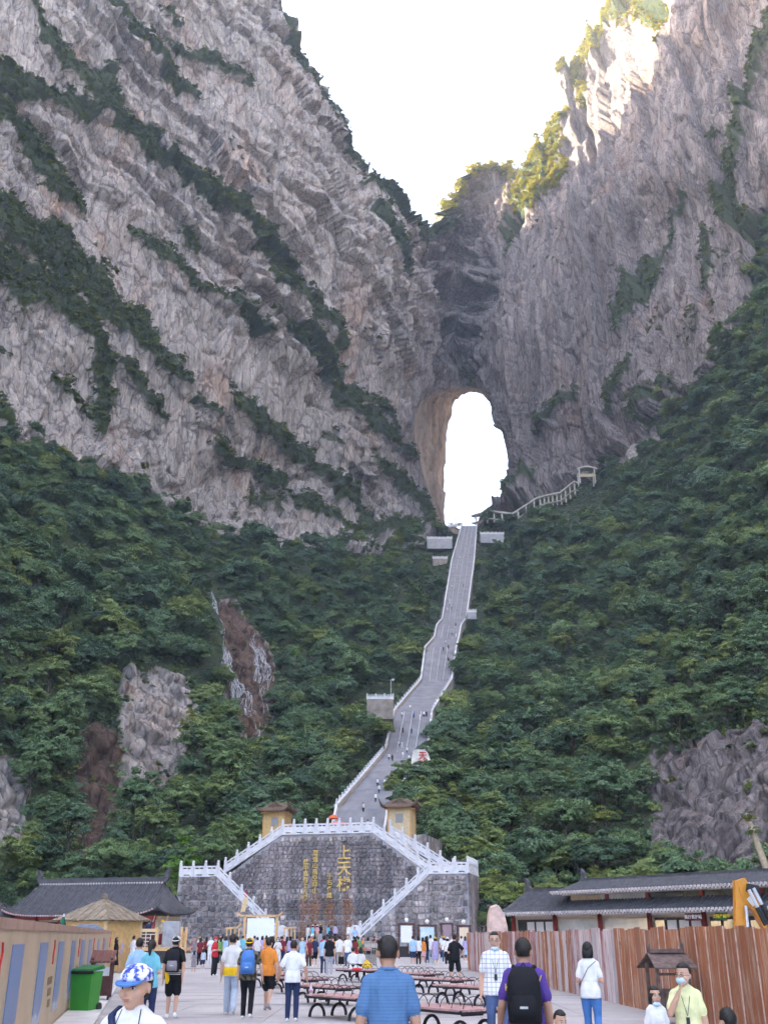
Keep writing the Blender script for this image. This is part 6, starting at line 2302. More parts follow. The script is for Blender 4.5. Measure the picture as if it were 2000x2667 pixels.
# ------------------------------------------------------------------ people
COLS = dict(white=(.76, .75, .76), offwhite=(.68, .65, .62), black=(.016, .016, .019), navy=(.028, .04, .095), blue=(.075, .19, .46), sky=(.36, .53, .74), teal=(.18, .50, .60),
            purple=(.10, .055, .27), lilac=(.44, .38, .62), red=(.50, .03, .045), maroon=(.20, .03, .04), orange=(.74, .25, .045), pink=(.66, .36, .36), yellow=(.80, .48, .02),
            green=(.15, .34, .10), grey=(.24, .22, .24), pale_grey=(.42, .41, .45), khaki=(.42, .34, .26), jeans=(.075, .11, .22), pale_blue=(.46, .52, .62), lemon=(.74, .73, .40), camo=(.085, .075, .058),
            brown=(.10, .055, .035), polo_blue=(.10, .20, .37))


def cloth(c):
    nm = 'cloth_' + c
    if nm in _MC: return _MC[nm]
    t = NT(nm)
    tc = t.n('ShaderNodeTexCoord').outputs['Object']
    n1 = t.noise(tc, 5, 4, .6, .6)
    n2 = t.noise(tc, 160, 2)
    k = COLS[c]
    cc = t.ramp(n1, [(.28, tuple(x * .80 for x in k)), (.7, tuple(min(.95, x * 1.10) for x in k))])
    if c == 'camo':
        cc = t.ramp(t.noise(tc, 14, 2, .5), [(.42, (.035, .032, .022)), (.5, (.10, .085, .055)), (.58, (.17, .14, .10))])
    if c == 'polo_blue':
        sz = t.n('ShaderNodeSeparateXYZ'); t.l(tc, sz.inputs[0])
        wv = t.math('FRACT', t.math('MULTIPLY', sz.outputs['Z'], 40.0))
        cc = t.mix(t.math('MULTIPLY', t.math('GREATER_THAN', wv, .72), .35), cc, (.05, .10, .24))
    t.col(cc)
    t.rough(.85, .15)
    t.bump(n1, .5, .03)
    _MC[nm] = t.m
    return t.m


def check_cloth():
    if 'check' in _MC: return _MC['check']
    t = NT('white_check_cloth')
    tc = t.n('ShaderNodeTexCoord').outputs['Object']
    sz = t.n('ShaderNodeSeparateXYZ'); t.l(tc, sz.inputs[0])
    g = t.math('MAXIMUM', t.math('GREATER_THAN', t.math('FRACT', t.math('MULTIPLY', sz.outputs['Z'], 15.0)), .86), t.math('GREATER_THAN', t.math('FRACT', t.math('MULTIPLY', sz.outputs['X'], 15.0)), .86))
    t.col(t.mix(t.math('MULTIPLY', g, .75), (.74, .73, .74), (.16, .18, .26)))
    t.rough(.85, .15)
    _MC['check'] = t.m
    return t.m


def cap_camo():
    if 'capcamo' in _MC: return _MC['capcamo']
    t = NT('blue_white_cap_print')
    tc = t.n('ShaderNodeTexCoord').outputs['Object']
    t.col(t.ramp(t.noise(tc, 26, 3, .6, .3), [(.40, (.03, .06, .33)), (.47, (.14, .17, .50)), (.52, (.70, .74, .82)), (.62, (.80, .82, .84))]))
    t.rough(.8, .2)
    _MC['capcamo'] = t.m
    return t.m


def skin_mat(tone=0):
    nm = 'skin_%d' % tone
    if nm in _MC: return _MC[nm]
    base = ((.56, .335, .235), (.44, .25, .165), (.64, .40, .29))[tone]
    m = simple(nm, base, .55, .35, .05, 9)
    m.node_tree.nodes['Principled BSDF'].inputs['Subsurface Weight'].default_value = .08
    return m


M_HAIR = simple('black_hair', (.016, .013, .012), .55, .35, .3, 30)
M_SHOE = {c: simple('shoe_' + c, COLS[c], .6, .3, .1) for c in ('white', 'black', 'grey', 'red')}
V3 = Vector
ARM = {  # elbow, wrist offsets from the shoulder (x is outwards, -y forwards)
    'down': ((.06, .02, -.29), (.075, -.03, -.55)), 'out': ((.13, .03, -.26), (.17, -.01, -.50)), 'fwd': ((.06, -.10, -.26), (.05, -.27, -.45)), 'back': ((.07, .11, -.26), (.07, .15, -.51)),
    'bent': ((.07, .03, -.28), (-.03, -.22, -.24)), 'phone': ((.08, -.05, -.27), (-.06, -.27, -.12)), 'face': ((.06, -.14, -.22), (-.075, -.185, .035)), 'up': ((.10, -.04, .24), (.16, -.08, .52)),
    'hip': ((.19, .07, -.23), (.05, -.02, -.40)), 'hold': ((.07, .04, -.28), (.11, -.12, -.47)), 'lap': ((.07, -.04, -.27), (-.02, -.26, -.36)), 'wide': ((.24, -.02, -.08), (.44, -.06, -.10))}


def ring_loft(m, rings, n=16):
    """rings: (cx, cy, z, hw, hd)"""
    vs, fs = [], []
    for (cx_, cy_, z, hw, hd) in rings:
        for k in range(n):
            a = 2 * math.pi * k / n
            c_, s_ = math.cos(a), math.sin(a)
            e = .82
            vs.append((cx_ + hw * math.copysign(abs(c_) ** e, c_), cy_ + hd * math.copysign(abs(s_) ** e, s_), z))
    for i in range(len(rings) - 1):
        for k in range(n):
            a, b = i * n + k, i * n + (k + 1) % n
            fs.append((a, b, b + n, a + n))
    fs.append(tuple(range(n - 1, -1, -1))); fs.append(tuple(range((len(rings) - 1) * n, len(rings) * n)))
    m.add(vs, fs)


def body_mesh(sp):
    """one continuous body: closed shapes fused by a voxel remesh, then painted by the nearest shape"""
    fem = sp.get('fem', False); child = sp.get('child', False)
    fat = sp.get('fat', 1.0)
    near = sp.get('near', 0)
    m = MB()
    segs, lofts = [], []                      # for painting

    def tube(p, r, mi, n=10):
        p = [V3(q) for q in p]
        m.tube(p, list(r), n)
        for e_ in (0, -1): m.ball(p[e_], r[e_] * .995, 8)
        for i in range(len(p) - 1): segs.append((p[i], p[i + 1], r[i], r[i + 1], mi))

    def ell(c, r, mi, M=None):
        m.ball(c, r, 14 if near else 10, M=M)
        segs.append((V3(c), V3(c) + V3((0, 0, 1e-4)), (r[0] * r[1] * r[2]) ** (1 / 3),) * 1 + ((r[0] * r[1] * r[2]) ** (1 / 3), mi))

    sw = (.168 if fem else .192) * (1.0 if not child else .93)
    top, bot = sp.get('top', 'tee'), sp.get('bottom', 'trousers')
    sit = sp.get('sit', False)
    hipz = .92
    dz = (.50 - hipz) if sit else 0.0
    lean = sp.get('lean', 0.0)

    def T(p):                                  # torso frame (leans about the hips)
        x, y, z = p
        return V3((x, y - (z - hipz) * lean, z + dz))
    # torso
    hemz = .82 if top != 'crop' else .98
    W_ = fat
    rings = [(0, 0, hemz, .186 * W_, .138 * W_), (0, .004, .95, .180 * W_, .134 * W_), (0, .0, 1.08, (.14 if fem else .158) * W_, .108 * W_), (0, -.006, 1.22, (.155 if fem else .176) * W_, .122 * W_),
             (0, 0, 1.34, sw * .98, .112 * W_), (0, .008, 1.405, sw * .90, .090), (0, .012, 1.448, .115, .072), (0, .014, 1.485, .066, .060)]
    rr = [(T((r[0], r[1], r[2])).x, T((r[0], r[1], r[2])).y, T((r[0], r[1], r[2])).z, r[3], r[4]) for r in rings]
    ring_loft(m, rr)
    lofts.append((rr, 1))
    if top != 'none' and bot not in ('dress',):
        pr = [(0, 0, .80, .155 * W_, .112 * W_), (0, 0, .95, .158 * W_, .118 * W_), (0, 0, 1.0, .15 * W_, .11 * W_)]
        pr = [(T(r[:3]).x, T(r[:3]).y, T(r[:3]).z, r[3], r[4]) for r in pr]
        ring_loft(m, pr); lofts.append((pr, 2))
    # neck and head
    hd_t = sp.get('tilt', 0.0); hturn = sp.get('turn', 0.0)
    tube([T((0, .012, 1.41)), T((0, .006, 1.53))], (.058, .054) if not fem else (.05, .046), 0)
    Hc = T((0, -.006, 1.598)) + V3((0, -hd_t * .05, 0))
    MH = Matrix.Rotation(hturn, 3, 'Z') @ Matrix.Rotation(hd_t, 3, 'X')
    hs = sp.get('head', 1.16 if child else 1.07)

    def hp(p): return Hc + MH @ (V3(p) * hs)
    ell(hp((0, .012, .022)), (.077 * hs, .094 * hs, .098 * hs), 0, MH)
    ell(hp((0, -.022, -.035)), (.066 * hs, .072 * hs, .082 * hs), 0, MH)
    ell(hp((0, -.045, -.092)), (.034 * hs, .034 * hs, .026 * hs), 0, MH)
    if near:
        ell(hp((0, -.098, -.022)), (.0125 * hs, .017 * hs, .020 * hs), 0, MH)
        ell(hp((0, -.094, -.002)), (.008 * hs, .012 * hs, .028 * hs), 0, MH)
        for s_ in (-1, 1):
            ell(hp((s_ * .080, .010, -.012)), (.011 * hs, .020 * hs, .033 * hs), 0, MH @ Matrix.Rotation(s_ * .35, 3, 'Z'))
            ell(hp((s_ * .040, -.062, -.035)), (.026 * hs, .024 * hs, .030 * hs), 0, MH)
        ell(hp((0, -.088, -.066)), (.022 * hs, .013 * hs, .012 * hs), 0, MH)
    else:
        ell(hp((0, -.096, -.02)), (.014 * hs, .016 * hs, .022 * hs), 0, MH)
        for s_ in (-1, 1): ell(hp((s_ * .080, .010, -.012)), (.012 * hs, .018 * hs, .03 * hs), 0, MH)
    # arms
    slv = sp.get('sleeve', 'short')
    wr = {}
    for s_, nm in ((-1, 'l'), (1, 'r')):
        e_, w2 = ARM[sp.get('arm_' + nm, 'down')]
        sh = T((s_ * (sw - .028), .006, 1.372))
        el, wt = sh + V3((s_ * e_[0], e_[1], e_[2])), sh + V3((s_ * w2[0], w2[1], w2[2]))
        ar = (.05 if fem else .056) * (fat ** .5)
        if slv == 'none':
            tube([sh, sh.lerp(el, .5), el], (ar, ar * .92, ar * .76), 0)
        else:
            tube([sh, sh.lerp(el, .56)], (ar, ar * .90), 1)
            tube([sh.lerp(el, .58), el], (ar * .90, ar * .76), 0)
        tube([el, el.lerp(wt, .35), wt], (ar * .76, ar * .78, ar * .50), 0)
        if slv == 'short': tube([sh + V3((-s_ * .02, 0, .012)), sh.lerp(el, .66)], (ar * 1.05, ar * 1.20), 1)
        elif slv == 'long':
            tube([sh + V3((-s_ * .02, 0, .01)), sh.lerp(el, .5), el], (ar * 1.08, ar * 1.1, ar * 1.0), 1)
            tube([el, wt], (ar * 1.02, ar * .78), 1)
        else:
            ell(sh, (ar * 1.1, ar * 1.1, ar * .9), 1)
        # hand: palm, four fingers, thumb
        d = (wt - el).normalized()
        side = d.cross(V3((0, -1, 0)) if abs(d.y) < .8 else V3((0, 0, 1))).normalized()
        fwd = side.cross(d).normalized()
        if near or sp.get('fingers', False):
            pc = wt + d * .045
            Mp = Matrix((side * .016 if False else side, fwd, d)).transposed()
            ell(pc, (.017, .040, .05), 0, Mp)
            for k in range(4):
                b0 = pc + d * .04 + fwd * (-.030 + .020 * k)
                Lf = (.062, .076, .080, .066)[k]
                b1 = b0 + d * Lf * .55 + side * (-s_) * .004
                b2 = b1 + (d * .8 - side * s_ * .5).normalized() * Lf * .45
                tube([b0, b1, b2], (.0095, .009, .0075), 0, 6)
            tb = pc + fwd * -.036 - d * .01
            tube([tb, tb + (d * .6 - fwd * .75).normalized() * .036, tb + (d * .95 - fwd * .5).normalized() * .062], (.0115, .0105, .008), 0, 6)
        else:
            pc = wt + d * .05
            tube([wt, pc, wt + d * .14], (.026, .035, .018), 0, 6)
        wr[nm] = (wt, d)
    # legs
    st = sp.get('stride', 0.0); apart = sp.get('apart', .0)
    for s_ in (-1, 1):
        hp_ = V3((s_ * .088, 0, hipz - .02 + dz))
        k_ = s_ * st
        if sit:
            kn = hp_ + V3((s_ * .06, -.42, .0)); an = kn + V3((0, -.02, -.40))
            toe = an + V3((0, -.1, -.06))
        else:
            fx = s_ * (.10 + apart)
            lift = max(0, -k_) * .9 if st else 0       # trailing foot lifts its heel
            an = V3((fx, -k_ * 1.0, .085 + max(0, -k_) * .35))
            kn = hp_.lerp(an, .48) + V3((0, -.03 - abs(st) * .25 - max(0, -k_) * .35, .0))
            toe = an + V3((s_ * .02, -.13, -.05 - max(0, -k_) * .30))
        lg = fat ** .4
        if bot in ('shorts', 'skirt', 'dress', 'legs'):
            tube([hp_, hp_.lerp(kn, .5), kn], (.078 * lg, .070 * lg, .052), 0)
            tube([kn, kn.lerp(an, .35), an], (.052, .055, .034), 0)
        if bot in ('trousers', 'wide'):
            wd = 1.0 if bot == 'trousers' else 1.3
            tube([hp_, hp_.lerp(kn, .5), kn], (.100 * lg, .090 * lg, .070 * wd), 2)
            tube([kn, kn.lerp(an, .5), an + V3((0, 0, -.01))], (.070 * wd, .066 * wd, .056 * wd), 2)
        if bot == 'shorts':
            tube([hp_, hp_.lerp(kn, .5), hp_.lerp(kn, .92)], (.106 * lg, .102 * lg, .100 * lg), 2)
        # foot
        tube([an + V3((0, .035, -.045)), an.lerp(toe, .5) + V3((0, 0, -.012)), toe], (.040, .042, .032), 3, 8)
        tube([an + V3((0, 0, .0)), an + V3((0, .0, -.03))], (.040, .042), 3 if bot != 'shorts' else 3, 8)
    if bot in ('skirt', 'dress') and not sit:
        hz = sp.get('hem', .50)
        pr = [(0, 0, hz, .22, .17), (0, 0, .80, .19, .14), (0, 0, 1.02, .145, .108)]
        ring_loft(m, pr); lofts.append((pr, 2 if bot == 'skirt' else 1))
    if sit:
        pr = [(0, -.02, .42, .17, .14), (0, 0, .52, .175, .14), (0, 0, .62, .16, .12)]
        ring_loft(m, pr); lofts.append((pr, 2))
    # fuse
    me0 = m.mesh('fuse')
    ob = bpy.data.objects.new('fuse', me0); COL.objects.link(ob)
    rm = ob.modifiers.new('r', 'REMESH'); rm.mode = 'VOXEL'; rm.voxel_size = (.024, .013, .0085)[near]; rm.use_smooth_shade = True
    sm = ob.modifiers.new('s', 'SMOOTH'); sm.factor = .5; sm.iterations = (2, 3, 3)[near]
    dg = bpy.context.evaluated_depsgraph_get()
    me = bpy.data.meshes.new_from_object(ob.evaluated_get(dg))
    bpy.data.objects.remove(ob); bpy.data.meshes.remove(me0)
    n = len(me.polygons)
    C = np.empty(n * 3, np.float32); me.polygons.foreach_get('center', C); C = C.reshape(-1, 3).astype(float)
    best = np.full(n, 1e9); idx_ = np.zeros(n, np.int32)
    for (a, b, ra, rb, mi) in segs:
        a, b = np.array(a), np.array(b)
        v = b - a
        t_ = np.clip(((C - a) @ v) / (v @ v + 1e-12), 0, 1)
        d = np.linalg.norm(C - a - t_[:, None] * v, axis=1) - (ra + (rb - ra) * t_) - (.004 if mi in (1, 2) else 0)
        q = d < best
        best[q] = d[q]; idx_[q] = mi
    for rr_, mi in lofts:
        zs_ = [r[2] for r in rr_]
        hw = np.interp(C[:, 2], zs_, [r[3] for r in rr_]); hd2 = np.interp(C[:, 2], zs_, [r[4] for r in rr_]); cy_ = np.interp(C[:, 2], zs_, [r[1] for r in rr_])
        d = (np.sqrt((C[:, 0] / hw) ** 2 + ((C[:, 1] - cy_) / hd2) ** 2) - 1) * np.minimum(hw, hd2)
        out_ = np.maximum(np.maximum(zs_[0] - C[:, 2], C[:, 2] - zs_[-1]), 0)
        d = np.maximum(d, 0) + out_ * 2 if False else np.where(out_ > 0, np.hypot(np.maximum(d, 0), out_), d) - .004
        q = d < best
        best[q] = d[q]; idx_[q] = mi
    if not sit and bot in ('trousers', 'wide', 'shorts'):
        idx_[(idx_ == 2) & (C[:, 2] > .85)] = 1
    if sp.get('band'):
        z0, z1 = sp['band'][:2]
        q = (idx_ == 1) & (C[:, 2] > z0) & (C[:, 2] < z1) & (np.abs(C[:, 0]) < .21)
        idx_[q] = 4
    me.materials.clear()
    for _ in range(5): me.materials.append(None)
    me.polygons.foreach_set('material_index', idx_)
    me.polygons.foreach_set('use_smooth', np.ones(n, bool))
    me.update()
    return me, dict(Hc=Hc, MH=MH, hs=hs, wr=wr, T=T, sw=sw)


_BC = {}


def hair_mesh(style, near):
    key = ('hair', style, near)
    if key in _BC: return _BC[key]
    m = MB()
    nu, nv = (44, 28) if near else (12, 8)
    rh = random.Random(9)
    vs, fs = [], []
    rx, ry, rz = (.085, .103, .104)
    for j in range(nv + 1):
        th = math.pi * j / nv
        for i in range(nu):
            ph = 2 * math.pi * i / nu
            x, y, z = math.sin(th) * math.sin(ph), -math.sin(th) * math.cos(ph), math.cos(th)
            # face opening towards -y, below the hair line
            hl_ = .52 if style != 'fringe' else .30
            lo = -.74 if style in ('short', 'crop') else -.8
            k = 1.0
            front = -y
            if front > .25 and z < hl_ + .25 * (abs(x) < .25) * 0: k = .62
            if abs(x) > .80 and y < .45 and z < -.12 and style in ('short', 'crop', 'fringe'): k = .70
            if z < lo: k = .62
            if style == 'crop' and k == 1.0: k = .965
            if k == 1.0 and style != 'crop': k = 1.0 + .035 * math.sin(ph * 9 + j * 2.1)
            if near and k > .9: k *= 1 + rh.uniform(-.022, .022)
            vs.append((x * rx * k, y * ry * k + .012, z * rz * k + .022))
    for j in range(nv):
        for i in range(nu):
            a, b = j * nu + i, j * nu + (i + 1) % nu
            fs.append((a, a + nu, b + nu, b))
    m.add(vs, fs)
    if style == 'long':
        ring = [(0, .05, -.26, .075, .028), (0, .055, -.12, .088, .045), (0, .04, .0, .086, .06), (0, .03, .06, .07, .06)]
        ring_loft(m, ring, 12)
    if style == 'pony':
        m.tube([V3((0, .10, .06)), V3((0, .145, .02)), V3((0, .15, -.07)), V3((0, .135, -.17))], [.026, .036, .040, .014], 8)
    if style == 'bob':
        ring_loft(m, [(0, .03, -.13, .088, .075), (0, .025, -.05, .096, .088), (0, .015, .03, .09, .09)], 12)
    me = m.mesh('hair', True)
    me.materials.append(M_HAIR)
    _BC[key] = me
    return me


def cap_parts(kind):
    m = MB()
    prof = [(.092, 0), (.091, .024), (.080, .055), (.052, .078), (.012, .088)]
    m.lathe((0, .012, .026), prof, 18, sx=.96, sy=1.17)
    v = MB()
    if kind == 'cap':
        pts = []
        for a in range(9):
            t_ = math.pi * a / 8
            pts.append((.078 * math.cos(t_), -.070 - .075 * math.sin(t_), .028 - .020 * math.sin(t_)))
        n = len(pts)
        v.add([(*p[:2], p[2] + .004) for p in pts] + [(*p[:2], p[2] - .004) for p in pts],
              [tuple(range(n)), tuple(range(2 * n - 1, n - 1, -1))] + [(i, i + n, (i + 1) % n + n, (i + 1) % n) for i in range(n)])
    else:
        v.lathe((0, .012, .03), [(.088, .0), (.155, -.022), (.158, -.014), (.09, .012)], 16, sx=.95, sy=1.08)
    return m, v


NPEOPLE = 0


def person(sp, p, rz, label, group=None):
    """sp: clothing and pose; p: ground point; rz 0 faces the camera"""
    global NPEOPLE
    NPEOPLE += 1
    H = sp.get('H', 1.7)
    keys = ('fem', 'child', 'fat', 'near', 'top', 'bottom', 'sit', 'tilt', 'turn', 'sleeve', 'arm_l', 'arm_r', 'stride', 'apart', 'hem', 'lean', 'fingers', 'head')
    ck = tuple((k, sp.get(k)) for k in keys) + (tuple(sp['band'][:2]) if sp.get('band') else None,)
    if ck not in _BC: _BC[ck] = body_mesh(sp)
    me, info = _BC[ck]
    o = bpy.data.objects.new('person', me)
    link(o)
    k = H / 1.725
    o.scale = (k, k, k)
    o.location = p
    o.rotation_euler = (0, 0, rz)
    tag(o, label, 'person', group)
    tc_ = check_cloth() if sp.get('c_top') == 'check' else cloth(sp.get('c_top', 'white'))
    mats = [skin_mat(sp.get('tone', 0)), tc_, cloth(sp.get('c_bot', 'navy')), M_SHOE[sp.get('shoe', 'white')], cloth(sp['band'][2]) if sp.get('band') else tc_]
    for i, mt in enumerate(mats):
        o.material_slots[i].link = 'OBJECT'
        o.material_slots[i].material = mt
    R4 = (Matrix.Translation(info['Hc']) @ info['MH'].to_4x4() @ Matrix.Scale(info['hs'], 4))
    near = sp.get('near', 0)
    hat = sp.get('hat')
    st = sp.get('hair', 'short')
    if st != 'bald':
        h = share('hair', hair_mesh('short' if hat and st == 'crop' else st, near), o)
        h.matrix_local = R4 if not hat else R4 @ Matrix.Translation((0, .002, -.012)) @ Matrix.Scale(1.0, 4)
    if hat:
        dome, vis = cap_parts(sp.get('hat_kind', 'cap'))
        hm = cap_camo() if hat == 'camo_blue' else cloth(hat)
        a = dome.build('cap', hm, o, True)
        a.matrix_local = R4 @ (Matrix.Rotation(math.pi, 4, 'Z') if sp.get('hat_back') else Matrix.Identity(4)) @ Matrix.Translation((0, 0, .0)) @ Matrix.Scale(1.03, 4)
        vis.build('visor' if sp.get('hat_kind', 'cap') == 'cap' else 'brim', cloth('blue') if hat == 'camo_blue' else hm, a)
    if near and sp.get('face', True):
        dk = simple('dark_eye', (.012, .009, .008), .2, .5, .05)
        ewh = simple('eye_white', (.66, .62, .60), .3, .4, .03)
        lip = simple('lip', (.42, .17, .145), .5, .4, .06)
        def hpart(mb, nm, mat, par=o):
            q = mb.build(nm, mat, par, True)
            q.matrix_local = R4 if par is o else Matrix.Identity(4)
            return q
        for s_ in (-1, 1):
            e = hpart(MB().ball((s_ * .031, -.0845, -.006), (.0155, .008, .0068), 10), 'eye', ewh)
            hpart(MB().ball((s_ * .031, -.0905, -.006), (.0068, .0045, .0066), 8), 'iris', dk, e)
            hpart(MB().tube([V3((s_ * .014, -.0925, .0045)), V3((s_ * .031, -.0945, .0045)), V3((s_ * .048, -.086, -.001))], [.002, .0026, .0018], 6), 'eyelid', simple('lash', (.03, .02, .017), .6, .2, .05), e)
            hpart(MB().tube([V3((s_ * .014, -.094, .0195)), V3((s_ * .032, -.094, .0255)), V3((s_ * .052, -.082, .020))], [.0032, .0040, .0022], 6), 'eyebrow', M_HAIR)
        mo = hpart(MB().ball((0, -.0985, -.0625), (.021, .006, .0046), 10), 'mouth', lip)
        hpart(MB().ball((0, -.0975, -.0705), (.016, .006, .005), 10), 'lower_lip', lip, mo)
    if sp.get('mask'):
        mk = simple('mask_blue', (.50, .66, .74), .7, .2, .06, 20)
        b = MB()
        zc = -.055 if sp['mask'] == 'face' else -.112
        yc = -.062 if sp['mask'] == 'face' else -.045
        b.ball((0, yc, zc), (.058, .052, .045 if sp['mask'] == 'face' else .034), 14)
        q = b.build('face_mask', mk, o, True); q.matrix_local = R4
        lp = MB()
        for s_ in (-1, 1): lp.tube([V3((s_ * .055, -.06, zc + .02)), V3((s_ * .082, .0, -.005)), V3((s_ * .055, -.055, zc - .02))], .0018, 4)
        q2 = lp.build('ear_loop', M_WHITE, q)
    if sp.get('glasses'):
        g = MB()
        for s_ in (-1, 1):
            g.tube([V3((s_ * .033 + .021 * math.cos(a), -.103, -.006 + .015 * math.sin(a))) for a in [2 * math.pi * k_ / 12 for k_ in range(13)]], .0017, 4)
            g.tube([V3((s_ * .054, -.10, -.004)), V3((s_ * .083, .0, -.002))], .0015, 4)
        g.tube([V3((-.012, -.104, -.004)), V3((.012, -.104, -.004))], .0016, 4)
        q = g.build('glasses', M_IRON, o); q.matrix_local = R4
    if sp.get('lanyard'):
        T = info['T']
        l = MB()
        for s_ in (-1, 1): l.tube([T((s_ * .062, .05, 1.47)), T((s_ * .066, -.05, 1.43)), T((s_ * .04, -.128, 1.30)), T((0, -.135, 1.13))], .0035, 5)
        l.box(T((0, -.14, 1.07)), (.045, .012, .09))
        l.build('lanyard', M_IRON, o)
    if sp.get('collar'):
        T = info['T']
        c = MB()
        c.tube([T((.064 * math.cos(a), .012 + .064 * math.sin(a), 1.462 + .012 * math.sin(a))) for a in [2 * math.pi * k_ / 16 for k_ in range(17)]], .017, 6)
        c.build('collar', mats[1], o, True)
    return o, info


def backpack(pers, info, color, label, size=1.0, second=None, side_mat=None):
    o, k = pers, pers.scale[0]
    T = info['T']
    root = empty('backpack', o.location, o.rotation_euler[2]); tag(root, label, 'backpack')
    root.scale = (k, k, k)
    mc = cloth(color)
    m = MB()
    W_, D_, Hh = .15 * size, .085 * size, .23 * size
    zc = 1.20
    y0 = .135
    ring_loft(m, [(0, y0 + D_ * .8, zc - Hh, W_ * .92, D_ * .85), (0, y0 + D_, zc - Hh * .9, W_, D_ * 1.1), (0, y0 + D_, zc, W_ * 1.02, D_ * 1.15), (0, y0 + D_ * .85, zc + Hh * .62, W_ * .93, D_ * .92), (0, y0 + D_ * .6, zc + Hh * .9, W_ * .7, D_ * .6), (0, y0 + D_ * .4, zc + Hh, W_ * .4, D_ * .3)], 18)
    m.build('bag', mc, root, True)
    m = MB()
    ring_loft(m, [(0, y0 + D_ * 2.0, zc - Hh * .86, W_ * .72, D_ * .34), (0, y0 + D_ * 2.05, zc - Hh * .4, W_ * .78, D_ * .42), (0, y0 + D_ * 1.95, zc - Hh * .02, W_ * .66, D_ * .3), (0, y0 + D_ * 1.85, zc + Hh * .03, W_ * .5, D_ * .12)], 14)
    m.build('front_pocket', cloth(second or color), root, True)
    for s_ in (-1, 1):
        MB().tube([V3((s_ * .07, y0 + .02, zc + Hh * .8)), V3((s_ * .105, .06, 1.455)), V3((s_ * .118, -.04, 1.43)), V3((s_ * .125, -.12, 1.30)), V3((s_ * .155, -.05, 1.06)), V3((s_ * .13, y0 - .01, zc - Hh * .7))], .02, 6).build('strap', mc, root, True)
    MB().tube([V3((-.03, y0 + .02, zc + Hh * .95)), V3((0, y0 + .03, zc + Hh * 1.12)), V3((.03, y0 + .02, zc + Hh * .95))], .008, 5).build('top_loop', mc, root)
    MB().box((0, y0 + D_ * 2.42, zc - Hh * .42), (.07 * size, .008, .022), 0).build('badge', simple('silver_badge', (.5, .5, .5), .3, .5, .05), root)
    return root


PI = math.pi


def spot(sx, Y):
    p = ats(sx, YH, Y); p.z = 0
    return p


# ---- the people close by
person(dict(H=1.555, near=2, child=False, c_top='white', c_bot='navy', hair='crop', hat='camo_blue', head=1.10, tilt=.03, turn=-.10, arm_l='down', arm_r='down', tone=0, fat=.9), spot(366, 6.2), R(-9), 'boy in white T-shirt and blue camouflage cap with a sling strap, looking sideways')
o = bpy.data.objects['person']
st = MB()
st.tube([V3((-.115, .06, 1.465)), V3((-.115, -.07, 1.43)), V3((-.06, -.135, 1.30)), V3((.02, -.145, 1.16)), V3((.12, -.11, 1.0))], .022, 6)
st.build('sling_strap', cloth('navy'), o, True)
for s_ in (-1, 1):
    MB().tube([V3((s_ * .062, -.04, 1.47)), V3((s_ * .075, -.10, 1.38)), V3((s_ * .05, -.135, 1.25)), V3((s_ * .02, -.14, 1.1))], .003, 4).build('neck_cord', M_IRON, o)
person(dict(H=1.70, near=2, fat=1.05, c_top='polo_blue', c_bot='navy', hair='crop', collar=True, tilt=.10, arm_l='down', arm_r='down', face=False, tone=1), spot(1010, 8.9), PI + R(5), 'stocky man in blue striped polo shirt seen from behind, cropped hair')
q, inf = person(dict(H=1.68, near=2, fat=1.05, c_top='purple', c_bot='navy', hair='crop', arm_l='down', arm_r='hold', face=False, tone=1), spot(1360, 11.0), PI - R(10), 'man in purple T-shirt with yellow lettering carrying a black backpack')
bp_ = backpack(q, inf, 'black', 'black backpack on the man in purple', 1.12)
for (x_, z_, ch) in ((-.155, 1.34, 'V'), (.165, 1.26, 'H')):
    g = glyph(ch, .09, .006, simple('yellow_print', (.80, .55, .03), .6, .3, .03), q, V3((x_, .125 if x_ < 0 else .12, z_)), PI, 'print')
person(dict(H=1.76, near=1, c_top='check', c_bot='jeans', hair='crop', collar=True, mask='chin', glasses=True, lanyard=True, arm_l='down', arm_r='down', stride=.12, fat=1.05), spot(1287, 17.6), R(-6), 'man in white checked shirt and glasses, pale mask under his chin')
person(dict(H=1.60, near=1, fem=True, c_top='white', c_bot='blue', hair='bob', arm_l='bent', arm_r='bent', stride=.14, face=False), spot(1527, 18.2), PI - R(18), 'woman with bobbed hair in white top and royal blue trousers by the fence')
MB().tube([V3((-.15, .12, 1.42)), V3((0, .14, 1.30)), V3((.17, .10, 1.02))], .006, 5).build('bag_strap', M_IRON, [x for x in bpy.data.objects if x.name.startswith('person')][-1])
person(dict(H=1.16, near=1, child=True, fem=True, c_top='white', c_bot='pink', hair='bob', mask='chin', arm_l='down', arm_r='down'), spot(1690, 12.6), R(6), 'little girl in white top with a pale mask pulled under her chin')
person(dict(H=1.42, near=1, child=True, c_top='lemon', c_bot='navy', hair='short', mask='face', glasses=True, lanyard=True, arm_l='face', arm_r='down', turn=-.5, fat=.95), spot(1768, 11.7), R(-14), 'boy in pale yellow T-shirt and face mask raising a hand to his face')
person(dict(H=1.16, near=1, child=True, c_top='black', c_bot='navy', hair='short', face=False), spot(1868, 8.9), PI + R(10), 'dark-haired child below the plank fence, only the crown of the head showing')
person(dict(H=1.04, near=1, child=True, c_top='red', c_bot='navy', hair='short', tilt=.25), spot(1444, 10.6), R(20), 'small boy looking down beside the man in purple')
person(dict(H=1.75, near=1, c_top='black', c_bot='black', bottom='shorts', hair='crop', collar=True, arm_l='hip', arm_r='bent', apart=.10, face=False, shoe='white'), gnd(1186, 2567), PI, 'man in black T-shirt and black shorts standing with legs apart')
